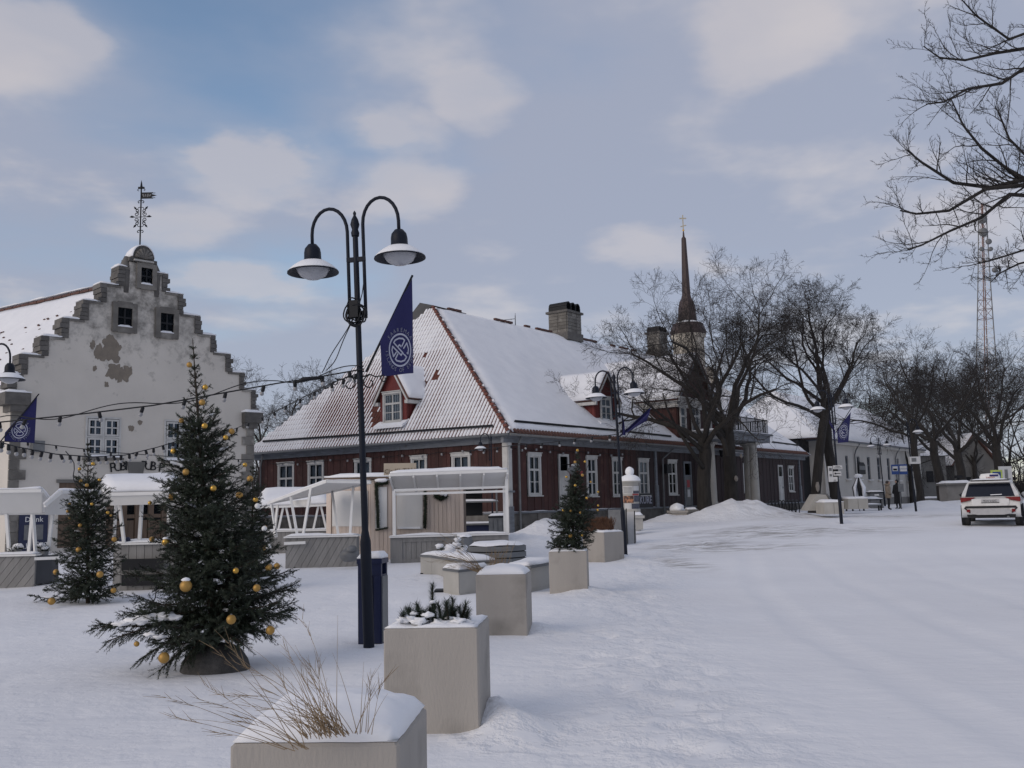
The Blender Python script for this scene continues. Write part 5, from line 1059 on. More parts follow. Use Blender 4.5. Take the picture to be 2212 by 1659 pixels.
# litter bin at the lamp post
c, rz, w_ = square_from((773, 1209), (823, 1208.2), .98); g = base(c.x, c.y); bn_ = thing('litter_bin', 'navy litter bin with grey side and snow on top behind the lamp post', 'bin', (c.x, c.y, g), rz); h = w_/2; D2 = .20
m = MB(); m.ab((-h, -h, -.05), (h, h, .80)); body = m.build('body', BINB, bn_, local=True)
m = MB(); m.ab((-h, -h, .795), (h-.10, h, .935)); m.ab((h-.11, h-.05, .794), (h, h-.001, .936)); m.ab((h-.11, -h+.001, .794), (h, -h+.05, .936)); m.build('opening_frame', BINB, bn_, local=True)
m = MB(); m.ab((h-.11, -h+.05, .80), (h-.06, h-.05, .925)); m.build('opening', DARK, bn_, local=True)
m = MB(); m.ab((-h-.012, -h-.012, .93), (h+.012, h+.012, .985)); lid = m.build('lid', BINB, bn_, local=True)
m = MB(); snow_sheet(m, lambda u, v: (Vector(((u*2-1)*(h+.008), (v*2-1)*(h+.008), .987)), Vector((0, 0, 1))), 8, 8, .075, 4, .02); m.build('lid_snow', SNOW, bn_, local=True)
m = MB(); m.ab((h, -h+.02, .02), (h+.012, h-.02, .78)); m.build('side_panel', GRYM, bn_, local=True)
for k in range(3): piece('front_rib', BINB, body, (-h+w_*(k+.5)/3, -h-.008, .4), (w_/3-.02, .02, .78))
# wooden tubs and low benches
def tub(label, px, pyt, Y, rad, hgt, rows, rot=.2, n=8, sy=1.):
    c = at(px, pyt, Y); g = base(c.x, c.y); t = thing('slatted_tub', label, 'planter', (c.x, c.y, g), rot, 'slatted wooden tubs'); top = c.z-g; m = MB()
    ring = [(rad*math.cos(2*math.pi*(k+.5)/n), rad*sy*math.sin(2*math.pi*(k+.5)/n)) for k in range(n)]
    m.hexa([Vector((x*.95, y*.95, top-hgt-.3)) for x, y in ring], (0, 0, hgt+.27)); m.build('core', DARK, t, local=True); hh = hgt/rows
    for r in range(rows):
        for k in range(n):
            a, b = Vector(ring[k]+(0,)), Vector(ring[(k+1) % n]+(0,)); z0 = top-hgt+r*hh; nn = ((a+b)/2).normalized()*.03; m = MB(); m.hexa([a+Vector((0, 0, z0+.012)), b+Vector((0, 0, z0+.012)), b+Vector((0, 0, z0+hh-.012)), a+Vector((0, 0, z0+hh-.012))], -nn); m.build('slat', GREYS, t, local=True)
    m = MB(); nr = 5; vs = [Vector((0, 0, top+.07))]; 
    for q in range(1, nr+1):
        for k in range(n*3):
            a = 2*math.pi*(k/(n*3)); f = q/nr; i = int(k/3+.5-1e-6); rr2 = rad*.93*f*(1 if n > 8 else .98); vs.append(Vector((rr2*math.cos(a), rr2*sy*math.sin(a), top+(.07 if q < nr else .0)+.03*noise.noise(Vector((f*3*math.cos(a), f*3*math.sin(a), rad*7))))))
    nn_ = n*3; m.add(vs, [(0, 1+k, 1+(k+1) % nn_) for k in range(nn_)]+[(1+(q-1)*nn_+k, 1+q*nn_+k, 1+q*nn_+(k+1) % nn_, 1+(q-1)*nn_+(k+1) % nn_) for q in range(1, nr) for k in range(nn_)], True); m.build('snow_cap', SNOW, t, local=True); return t
tub('large grey slatted wooden tub with snow in front of the kiosk', 1073, 1177, 21.2, .66, .52, 4, .12)
tub('small round slatted tub behind the large one, snow on its rim', 1001, 1160, 25.0, .24, .75, 3, .1, 10)
def low_bench(label, top_px, zt, depth, drop=.36):
    P_ = [pz(x, y, zt) for x, y in top_px]; g = base(P_[0].x, P_[0].y); t = thing('low_bench', label, 'bench', (P_[0].x, P_[0].y, g), 0, 'low pale benches round the tubs')
    d = (P_[-1]-P_[0]); d.z = 0; nrm = Vector((-d.y, d.x, 0)).normalized()*depth; back = [p+nrm for p in P_[::-1]]; q = P_+back
    for a, b in zip(P_, P_[1:]): m = MB(); e = (b-a).normalized()*.006; i = nrm.normalized()*.05; m.hexa([a+e, b-e, b-e+i, a+e+i], (0, 0, -drop)); m.build('side_panel', CONCL, t)
    m = MB(); m.hexa([p-Vector((0, 0, .02))+nrm*.02 for p in P_]+[p-Vector((0, 0, .02)) for p in back], (0, 0, -drop-.1)); m.build('core', CONCL, t)
    m = MB(); ov = nrm.normalized()*-.03; m.hexa([p+ov for p in P_]+back, (0, 0, .035)); m.build('seat_board', GREYS, t)
    m = MB(); snow_sheet(m, lambda u, v: ((P_[0].lerp(P_[-1], u) if len(P_) == 2 else (P_[0].lerp(P_[1], u*2) if u < .5 else P_[1].lerp(P_[2], u*2-1)))+nrm*v+Vector((0, 0, .037)), Vector((0, 0, 1))), 14, 6, .08, zt*30+top_px[0][0], .05); m.build('seat_snow', SNOW, t)
    m = MB()
    for p in (P_[0], P_[-1]): m.box(p+nrm*.5+Vector((0, 0, -drop-.1)), (.5, .4, .2))
    m.build('foot', BLACKM, t); return t
low_bench('low bench with snow left of the large tub, before the kiosk counter', [(908, 1202), (932, 1204), (1012, 1217)], .47, .55)
low_bench('low angled bench with snow between the third planter and the large tub', [(957, 1232), (991, 1236.5), (1035, 1232)], .42, .5)
low_bench('low bench right of the large tub, partly behind the slim-spruce planter', [(1143, 1228), (1195, 1219)], .43, .5)
sp_ = thing('snowy_pine_shrub', 'small snow-laden pine behind the low bench before the kiosk', 'shrub', at(975, 1195, 23.2)); rr = random.Random(9); m = MB(); st_ = MB()
for k in range(9):
    b = at(968+rr.uniform(-10, 14), 1198, 23.2); e = at(*((950, 1178), (955, 1186), (975, 1176), (988, 1160), (992, 1172), (1000, 1180), (965, 1190), (984, 1182), (945, 1190))[k], 23.2+rr.uniform(-.2, .2)); st_.tube([b, e], .015, 5); needles_shoot(m, b, e-b, (e-b).length, .03, 220, .11, .012, rr)
m.build('needles', NEEDT, sp_, kind='stuff'); st_.build('stems', SPBARK, sp_, kind='stuff')
for x, y, s in ((950, 1180, .16), (972, 1186, .3), (988, 1166, .14), (985, 1178, .2), (1000, 1184, .2), (965, 1192, .22), (990, 1195, .3)): sn = MB(); sn.blob(at(x, y, 23.1), (s*1.2, s, s*.8), rr.random()*9, 10, .5); sn.build('snow_lump', SNOW, sp_)
# ------------------------------------------------------------------ market stalls
def clip_poly(poly, a, b, c):           # keep a*x+b*y<=c
    out = []
    for i, p in enumerate(poly):
        q = poly[(i+1) % len(poly)]; fp, fq = a*p[0]+b*p[1]-c, a*q[0]+b*q[1]-c
        if fp <= 0: out.append(p)
        if (fp < 0 < fq) or (fq < 0 < fp): t = fp/(fp-fq); out.append((p[0]+(q[0]-p[0])*t, p[1]+(q[1]-p[1])*t))
    return out
def board_wall(t, O, X, h, w_, mat, name='board', diag=None, th=.03, zb=0):
    """boards on the rectangle from O along vector X, height h; faces the viewer"""
    X = Vector(X); L_ = X.length; xd = X.normalized(); n = Vector((xd.y, -xd.x, 0)); k = 0
    if diag is None:
        nb = max(1, int(L_/w_)); 
        for i in range(nb):
            m = MB(); a, b = L_*i/nb+.004, L_*(i+1)/nb-.004; o = n*(.004*(i % 2)); m.hexa([O+xd*a+o, O+xd*b+o, O+xd*b+o+Vector((0, 0, h)), O+xd*a+o+Vector((0, 0, h))], -n*th); m.build(name, mat, t)
    else:
        s = math.sin(diag); c = math.cos(diag); lo, hi = -h*c, L_*s+h*c; q = lo
        while q < hi:
            poly = [(0, 0), (L_, 0), (L_, h), (0, h)]; poly = clip_poly(poly, s, -c, q+w_-.008); poly = clip_poly(poly, -s, c, -q) if len(poly) > 2 else []
            if len(poly) > 2: m = MB(); m.hexa([O+xd*x+Vector((0, 0, y)) for x, y in poly], -n*th); m.build(name, mat, t)
            q += w_
    m = MB(); m.hexa([O-n*.035, O+X-n*.035, O+X-n*.035+Vector((0, 0, h)), O-n*.035+Vector((0, 0, h))], -n*.03); m.build('backing', mat, t)
def roof_slab(t, pts, th=.05, snow=.1, mat=SHEET, edge=True):
    P_ = [Vector(p) for p in pts]; nn = (P_[1]-P_[0]).cross(P_[3]-P_[0]).normalized(); nn = nn if nn.z > 0 else -nn
    m = MB(); m.hexa(P_, nn*th); r = m.build('roof', mat, t)
    for a, b in zip(P_, P_[1:]+P_[:1]): m = MB(); m.bar(a+nn*.0, b+nn*.0, .05, .07); m.build('roof_edge', WHT, r)
    m = MB(); snow_sheet(m, lambda u, v: (P_[0].lerp(P_[1], u).lerp(P_[3].lerp(P_[2], u), v)+nn*(th+.005), nn), 14, 8, snow, P_[0].x, .03); m.build('roof_snow', SNOW, r); return r
# kiosk
KY = 25.6; kb = at(845, 1218, KY); gk = base(kb.x, KY)
ks = thing('market_kiosk', 'white-roofed kiosk of cream boards with garlands and a grey counter', 'kiosk', (kb.x, KY, gk))
K = lambda x, y, d=0: at(x, y, KY+d)
cl_, cr_ = K(843, 1162), K(1098, 1148, .4); X_ = Vector((cr_.x-cl_.x, cr_.y-cl_.y, 0)); ztop = (cl_.z+cr_.z)/2; O_ = Vector((cl_.x, cl_.y, gk-.1)); hC = ztop-gk+.06
xd_ = X_.normalized(); nK = Vector((xd_.y, -xd_.x, 0))
board_wall(ks, O_+nK*.0, X_, hC, .135, GREYB, 'counter_board')
for a, b in ((0, .10), (.455, .53), (.93, 1.0)):
    m = MB(); p = O_+X_*a+nK*.03; q = O_+X_*b+nK*.03; m.hexa([p, q, q+Vector((0, 0, hC)), p+Vector((0, 0, hC))], -nK*.025); m.build('counter_stile', GREYB, ks)
for z0_, z1_ in ((.06, .20), (hC-.12, hC-.002)):
    for a, b in ((.101, .454), (.531, .929)): m = MB(); p = O_+X_*a+nK*.028+Vector((0, 0, z0_)); q = O_+X_*b+nK*.028+Vector((0, 0, z0_)); m.hexa([p, q, q+Vector((0, 0, z1_-z0_)), p+Vector((0, 0, z1_-z0_))], -nK*.022); m.build('counter_rail', GREYB, ks)
m = MB(); p = O_+nK*.1+Vector((0, 0, hC)); m.hexa([p-xd_*.03, p+X_+xd_*.03, p+X_+xd_*.03-nK*.4, p-xd_*.03-nK*.4], (0, 0, .04)); m.build('counter_top', WHT, ks)
m = MB(); snow_sheet(m, lambda u, v: (p+X_*u-nK*.38*v+Vector((0, 0, .042)), Vector((0, 0, 1))), 30, 3, .05, 3, .04); m.build('counter_snow', SNOW, ks)
piece('counter_end', GREYB, ks, WM[ks.name].inverted() @ (O_+X_-nK*.6+Vector((0, 0, hC/2))), (.05, 1.2, hC))
# canopy: front edge high, falling to the back
f0, f1 = K(842, 1026), K(1096, 1017); b0, b1 = K(851, 1057, 1.0), K(1090, 1051, 1.0)
roof_slab(ks, [f0, f1, b1, b0], .04, .16)
for k in range(6): m = MB(); t_ = k/5; m.bar(f0.lerp(f1, t_)-Vector((0, 0, .05)), b0.lerp(b1, t_)-Vector((0, 0, .05)), .05, .07); m.build('rafter', WHT, ks)
for (px, pyt, d) in ((851, 1060, .02), (1094, 1030, .35)): a = K(px, pyt, d); m = MB(); m.bar(a, Vector((a.x, a.y, ztop)), .08, .08); m.build('post', WHT, ks)
for (px, pyt, d) in ((852, 1058, .95), (1089, 1052, .95)): a = K(px, pyt, d); m = MB(); m.bar(a, Vector((a.x, a.y, gk)), .08, .08); m.build('post', WHT, ks)
for y0_ in (1058, 1067): m = MB(); m.bar(K(851, y0_+1, .04), K(1094, y0_-6, .36), .06, .06); m.build('cross_beam', WHT, ks)
# hut walls of cream boards
w0, w1 = K(801, 1200, 1.3), K(1003, 1190, 1.5); zt0 = K(838, 1036, 1.4).z; Ow = Vector((w0.x, w0.y, gk-.1)); Xw = Vector((w1.x-w0.x, w1.y-w0.y, 0)); xw = Xw.normalized(); nw = Vector((xw.y, -xw.x, 0)); board_wall(ks, Ow, Xw, zt0-gk+.1, .115, PINK, 'cream_board')
w2 = K(712, 1200, 3.0); Xs = Vector((w0.x-w2.x, w0.y-w2.y, 0)); board_wall(ks, Vector((w2.x, w2.y, gk-.1)), Xs*.996, K(760, 1034, 2.2).z-gk+.1, .115, PINK, 'cream_board')
m = MB(); h_ = zt0-gk; pbk = Ow+Vector((1.2, 2.4, 0)); m.hexa([Ow+Vector((0.1, .12, 0)), Ow+Xw+Vector((-.05, .12, 0)), Ow+Xw+Vector((-.05, 2.3, 0)), Vector((w2.x+.2, w2.y+1.2, gk-.1)), Vector((w2.x+.1, w2.y+.12, gk-.1))], (0, 0, h_+.06)); m.build('hut_core', BROWNW, ks)
rf_ = [Ow+Vector((-.15, -.15, h_+.12)), Ow+Xw*.98+Vector((.0, -.15, h_+.12)), Ow+Xw+Vector((0, 2.4, h_-.05)), Vector((w2.x-.15, w2.y-.1, gk+K(700, 1037, 3.0).z-gk))]
m = MB(); m.hexa(rf_, (0, 0, .05)); m.build('hut_roof', BROWNW, ks); m = MB(); snow_sheet(m, lambda u, v: (rf_[0].lerp(rf_[1], u).lerp(rf_[3].lerp(rf_[2], u), v)+Vector((0, 0, .055)), Vector((0, 0, 1))), 12, 8, .12, 5, .04); m.build('hut_snow', SNOW, ks)
def wall_rect(x0, x1, y0, y1, d, mat, name, th=.03, dd=1.3):
    q = []
    for x, y in ((x0, y1), (x1, y1), (x1, y0), (x0, y0)):
        u, z = hit(x, y, Vector((w0.x, w0.y, 0)), math.atan2(Xw.y, Xw.x)); q.append(Vector((w0.x, w0.y, 0))+xw*u+nw*d+Vector((0, 0, z)))
    m = MB(); m.hexa(q, nw*th); return m.build(name, mat, ks)
wall_rect(811, 836, 1052, 1142, .012, WHT, 'door_shutter'); wall_rect(857, 913, 1064, 1143, .012, SHEET, 'serving_shutter'); wall_rect(855, 916, 1061, 1064, .012, WHT, 'shutter_head', .06)
m = wall_rect(861, 908, 1138, 1142, .05, SNOW, 'ledge_snow', .08)
def garland(pts, rad, n, seed, name='garland'):
    r = random.Random(seed); g_ = MB(); P_ = []
    for x, y in pts:
        u, z = hit(x, y, Vector((w0.x, w0.y, 0)), math.atan2(Xw.y, Xw.x)); P_.append(Vector((w0.x, w0.y, 0))+xw*u+nw*.10+Vector((0, 0, z)))
    for i in range(n):
        f = r.random()*(len(P_)-1); j = int(f); p = P_[j].lerp(P_[j+1], f-j); d = Vector((r.gauss(0, 1), r.gauss(0, 1), r.gauss(0, 1))).normalized(); s = d.orthogonal().normalized()*.008; g_.add([p-s, p+s, p+d*rad*r.uniform(.6, 1.2)], [(0, 1, 2)])
    g_.tube(P_, rad*.4, 5); return g_.build(name, NEED, ks, kind='stuff')
garland([(812, 1145), (838, 1140)], .05, 250, 1); garland([(817, 1140), (816, 1100), (814, 1070), (813, 1046)], .085, 1500, 2); garland([(813, 1046), (838, 1042)], .10, 700, 3); garland([(919, 1061), (919, 1100), (918, 1140)], .08, 1400, 4); garland([(940, 1070), (953, 1078), (964, 1070)], .12, 900, 5)
for x, y, w_ in ((825, 1038, .4), (955, 1066, .16), (962, 1068, .12)):
    u, z = hit(x, y, Vector((w0.x, w0.y, 0)), math.atan2(Xw.y, Xw.x)); sn = MB(); sn.blob(Vector((w0.x, w0.y, 0))+xw*u+nw*.12+Vector((0, 0, z)), (w_, .2, .12), x, 10, .3); sn.build('garland_snow', SNOW, ks)
wall_rect(939, 965, 1050, 1055, .02, WHT, 'name_plate', .02)
# beige awning cloth on the side wall, sign board on the roof
def side_rect(x0, x1, y0, y1, d, mat, name):
    o_, an = Vector((w2.x, w2.y, 0)), math.atan2(Xs.y, Xs.x); xs = Xs.normalized(); ns = Vector((xs.y, -xs.x, 0)); q = []
    for x, y in ((x0, y1), (x1, y1), (x1, y0), (x0, y0)): u, z = hit(x, y, o_, an); q.append(o_+xs*u+ns*d+Vector((0, 0, z)))
    m = MB(); m.hexa(q, ns*.02); return m.build(name, mat, ks)
side_rect(720, 796, 1060, 1137, .02, SHEET, 'awning_cloth'); side_rect(708, 718, 1054, 1200, .03, PINK, 'corner_post')
q = [K(829, 1030, 1.2), K(899, 1026, 1.3), K(899, 1000, 1.3), K(829, 1001, 1.2)]; SIGNC = pm('sign_cream', (.47, .40, .31), (.42, .36, .28), sc=3, rough=.7, bump=0); m = MB(); m.hexa(q, (0, .04, 0)); sg = m.build('sign_board', SIGNC, ks)
m = MB(); put_text(m, 'Cie KlaTiNd', .17, (q[0]+q[2])/2+Vector((0, -.02, -.03)), q[1]-q[0], (0, 0, 1), .004); m.build('lettering', BROWNW, sg)
m = MB(); m.bar(K(835, 1040, 1.25), K(835, 1005, 1.25), .04); m.bar(K(893, 1036, 1.35), K(893, 1005, 1.35), .04); m.build('sign_post', WHT, sg)
# bins and table behind the open part of the kiosk
c = at(1076, 1140, 32.); t = thing('grey_bin', 'dark grey bin with snow on its lid behind the kiosk opening', 'bin', (c.x, 32, base(c.x, 32))); m = MB(); m.ab((-.3, -.25, 0), (.3, .25, .95)); b_ = m.build('body', GRYM, t, local=True)
for k in range(4): piece('rib', GRYM, b_, (-.225+k*.15, -.26, .5), (.12, .03, .8))
m = MB(); m.ab((-.32, -.27, .95), (.32, .27, 1.0)); m.build('lid', BLACKM, t, local=True); m = MB(); snow_sheet(m, lambda u, v: (Vector((-.3+u*.6, -.25+v*.5, 1.002)), Vector((0, 0, 1))), 6, 5, .09, 2, .02); m.build('lid_snow', SNOW, t, local=True)
c = at(1045, 1140, 33.); t = thing('storage_rack', 'dark rack with snowy shelves standing behind the kiosk opening', 'rack', (c.x-.25, 33, base(c.x, 33)))
for x in (-.7, .7):
    for y in (0, .6): m = MB(); m.bar((x, y, 0), (x, y, 2.0), .05); m.build('upright', GRYM, t, local=True)
for z in (.7, 1.45, 1.9): m = MB(); m.ab((-.75, -.05, z), (.75, .65, z+.04)); m.build('shelf', GRYM, t, local=True); m = MB(); snow_sheet(m, lambda u, v: (Vector((-.74+u*1.48, -.04+v*.68, z+.042)), Vector((0, 0, 1))), 8, 4, .07, z, .02); m.build('shelf_snow', SNOW, t, local=True)
m = MB(); m.ab((-.7, .1, .05), (.9, .6, .68)); m.build('stored_box', BINB, t, local=True); m = MB(); m.ab((-.72, .62, 1.0), (.2, .64, 1.9)); m.build('back_sheet', DARK, t, local=True)
# stall left of the kiosk, V-shaped posts
def v_stall(label, ctr_l, ctr_r, cbot, Y, roof, posts, counter_mat=GREYB, diag=R_(60), cdep=.5, shelf=None, snowt=.1, group='white canopy stalls'):
    a, b = at(*ctr_l, Y), at(*ctr_r, Y); g = base(a.x, Y); t = thing('market_stall', label, 'stall', (a.x, Y, g), 0, group); X_ = Vector((b.x-a.x, 0, 0)); zt = (a.z+b.z)/2; O_ = Vector((a.x, Y, g-.1)); hC = zt-g+.1
    board_wall(t, O_, X_, hC, .14, counter_mat, 'counter_board', diag); m = MB(); m.hexa([O_+Vector((0, .07, .02)), O_+X_+Vector((0, .07, .02)), O_+X_+Vector((0, cdep, .02)), O_+Vector((0, cdep, .02))], (0, 0, hC-.03)); m.build('counter_core', counter_mat, t)
    m = MB(); m.ab((a.x-.04, Y-.06, zt), (b.x+.04, Y+cdep, zt+.035)); m.build('counter_top', WHT, t); m = MB(); snow_sheet(m, lambda u, v: (Vector((a.x+u*(b.x-a.x), Y-.04+v*(cdep-.05), zt+.037)), Vector((0, 0, 1))), 14, 3, .05, a.x, .04); m.build('counter_snow', SNOW, t)
    roof_slab(t, [at(x, y, Y+d) for x, y, d in roof], .035, snowt)
    for (x0, y0_, d0, x1, y1_, d1) in posts: m = MB(); m.bar(at(x0, y0_, Y+d0), at(x1, y1_, Y+d1), .06, .06); m.build('post', WHT, t)
    return t, zt
tS, zS = v_stall('white stall with slanted V posts and a grey diagonal-board counter beside the kiosk', (617, 1163), (770, 1158), 1215, 24.6, [(706, 1040, .1), (800, 1042, .3), (716, 1062, 3.2), (580, 1087, 2.6)], [(628, 1074, 1.6, 643, 1161, .1), (672, 1052, .7, 654, 1161, .1), (717, 1060, 2.4, 731, 1158, .1), (763, 1051, .9, 756, 1158, .1), (587, 1090, 2.5, 597, 1160, 2.3), (600, 1090, 2.5, 592, 1160, 2.3)], snowt=.07)
m = MB(); m.bar(at(614, 1174, 24.5), at(660, 1172, 24.5), .05, .07); m.build('shelf_rail', WHT, tS)
q = [at(628, 1082, 26.4), at(672, 1078, 26), at(670, 1096, 26), at(650, 1095, 26.1), at(628, 1089, 26.4)]; m = MB(); m.hexa(q, (0, .02, 0)); m.build('rolled_sheet', SHEET, tS)
c = at(755, 1205, 23.9); m = MB(); m.blob(c+Vector((0, 0, .06)), (.5, .4, .34), 3, 14, .3); m.blob(c+Vector((.05, -.05, .2)), (.3, .3, .2), 5, 10, .4); tag(m.build('covered_pile', GRYM), 'small grey covered pile by the stall counter next to the bin', 'pile')
# stall behind: snow roof left
tB, _ = v_stall('far white stall with thick snow roof left behind the slanted stall', (560, 1150), (712, 1146), 1200, 31., [(555, 1096, 0), (712, 1091, 0), (705, 1062, 2.2), (566, 1068, 2.2)], [(612, 1095, .1, 600, 1150, .1), (618, 1095, .1, 630, 1150, .1), (688, 1092, .1, 676, 1148, .1), (693, 1092, .1, 706, 1148, .1)], GREYB, None, .6, snowt=.22)
# stall in front of the gable house
tC, zC = v_stall('white stall with a deep snow roof between the two left spruces', (245, 1178), (380, 1174), 1280, 19.6, [(232, 1068, -.2), (392, 1064, -.2), (385, 1040, 1.5), (216, 1045, 1.5)], [(252, 1070, .0, 246, 1170, .3), (256, 1070, .0, 268, 1172, .0), (307, 1075, .3, 301, 1172, .2), (360, 1070, .0, 372, 1172, .0)], GREYB, None, .8, snowt=.19)
q = [at(238, 1070, 19.4), at(392, 1066, 19.4), at(392, 1088, 19.45), at(238, 1092, 19.45)]; m = MB(); m.hexa(q, (0, .02, 0)); m.build('awning_valance', SHEET, tC)
for y0_ in (1206, 1240): m = MB(); q = [at(262, y0_+26, 19.5), at(352, y0_+24, 19.5), at(352, y0_, 19.5), at(262, y0_+2, 19.5)]; m.hexa(q, (0, .03, 0)); m.build('shelf_shade_sheet', DARK, tC)  # near-black sheets before the counter stand in for shade inside open shelves
for x, y in ((262, 1166), (276, 1166), (246, 1166)): m = MB(); m.ball(at(x, y, 19.7), .06, 10); m.build('jar', BINB, tC)
m = MB(); m.bar(at(252, 1290, 19.2), at(372, 1282, 19.2), .12, .1); m.build('base_beam', GREYB, tC)
# stall at the left edge
tL, zL = v_stall('pale stall with sagging beige roof sheets at the left picture edge', (-40, 1205), (76, 1199), 1265, 20.6, [(-60, 1062, -.1), (90, 1060, 0), (128, 1108, 1.8), (-60, 1110, 1.8)], [(70, 1112, .3, 62, 1196, .2), (71, 1112, .3, 77, 1196, .2), (114, 1110, .6, 103, 1196, .5), (14, 1110, .3, 20, 1198, .3)], GREYB, R_(52), .6, snowt=.12)
q = [at(-30, 1062, 20.5), at(90, 1060, 20.6), at(90, 1108, 20.9), at(-30, 1110, 20.8)]; m = MB(); m.hexa(q, (0, .02, 0)); m.build('side_sheet', SHEET, tL)
roof_slab(tL, [at(97, 1092, 20.6), at(132, 1063, 20.8), at(215, 1062, 22.6), at(190, 1098, 22.4)], .035, .12)
q = [at(97, 1092, 20.6), at(135, 1064, 20.8), at(150, 1064, 21.4), at(150, 1112, 21.4), at(97, 1112, 20.7)]; m = MB(); m.hexa(q, (0, .02, 0)); m.build('side_sheet', SHEET, tL)
m = MB(); m.hexa([at(76, 1202, 20.65), at(112, 1199, 20.9), at(112, 1258, 20.9), at(76, 1262, 20.65)], (0, .3, 0)); m.build('counter_end', pm('dark_grey_panel', (.06, .065, .075), (.05, .052, .06), sc=3, rough=.7, bump=.1), tL)
m = MB(); m.bar(at(75, 1207, 20.5), at(128, 1205, 20.6), .05, .06); m.build('shelf_rail', WHT, tL)
for x, y, s in ((38, 1192, .22), (28, 1198, .16), (88, 1190, .2), (96, 1196, .18)):
    c = at(x, y, 20.9); t = thing('potted_plant', ('tall snow-covered potted plant left of the stall posts at the left edge', 'tiny snowy pot at the far left of the left-edge counter', 'snow-covered potted plant between the posts of the left-edge stall', 'snow-covered pot beside the right post of the left-edge stall')[(38, 28, 88, 96).index(x)], 'plant', c-Vector((0, 0, .1)), 0, 'snowy pots on the left stall'); m = MB(); m.lathe([(.05, -.12), (.09, .06), (.08, .06)], c, 10); m.build('pot', GRYM, t); g_ = MB(); r_ = random.Random(x)
    for i in range(120): d = Vector((r_.gauss(0, 1), r_.gauss(0, 1), abs(r_.gauss(0, 1)))).normalized(); s2 = d.orthogonal().normalized()*.012; p = c+Vector((0, 0, .05)); g_.add([p-s2, p+s2, p+d*.16], [(0, 1, 2)])
    g_.build('leaves', NEED, t, kind='stuff'); sn = MB(); sn.blob(c+Vector((0, 0, .12)), (s, s*.8, s*.55), x, 10, .5); sn.build('snow_lump', SNOW, t)
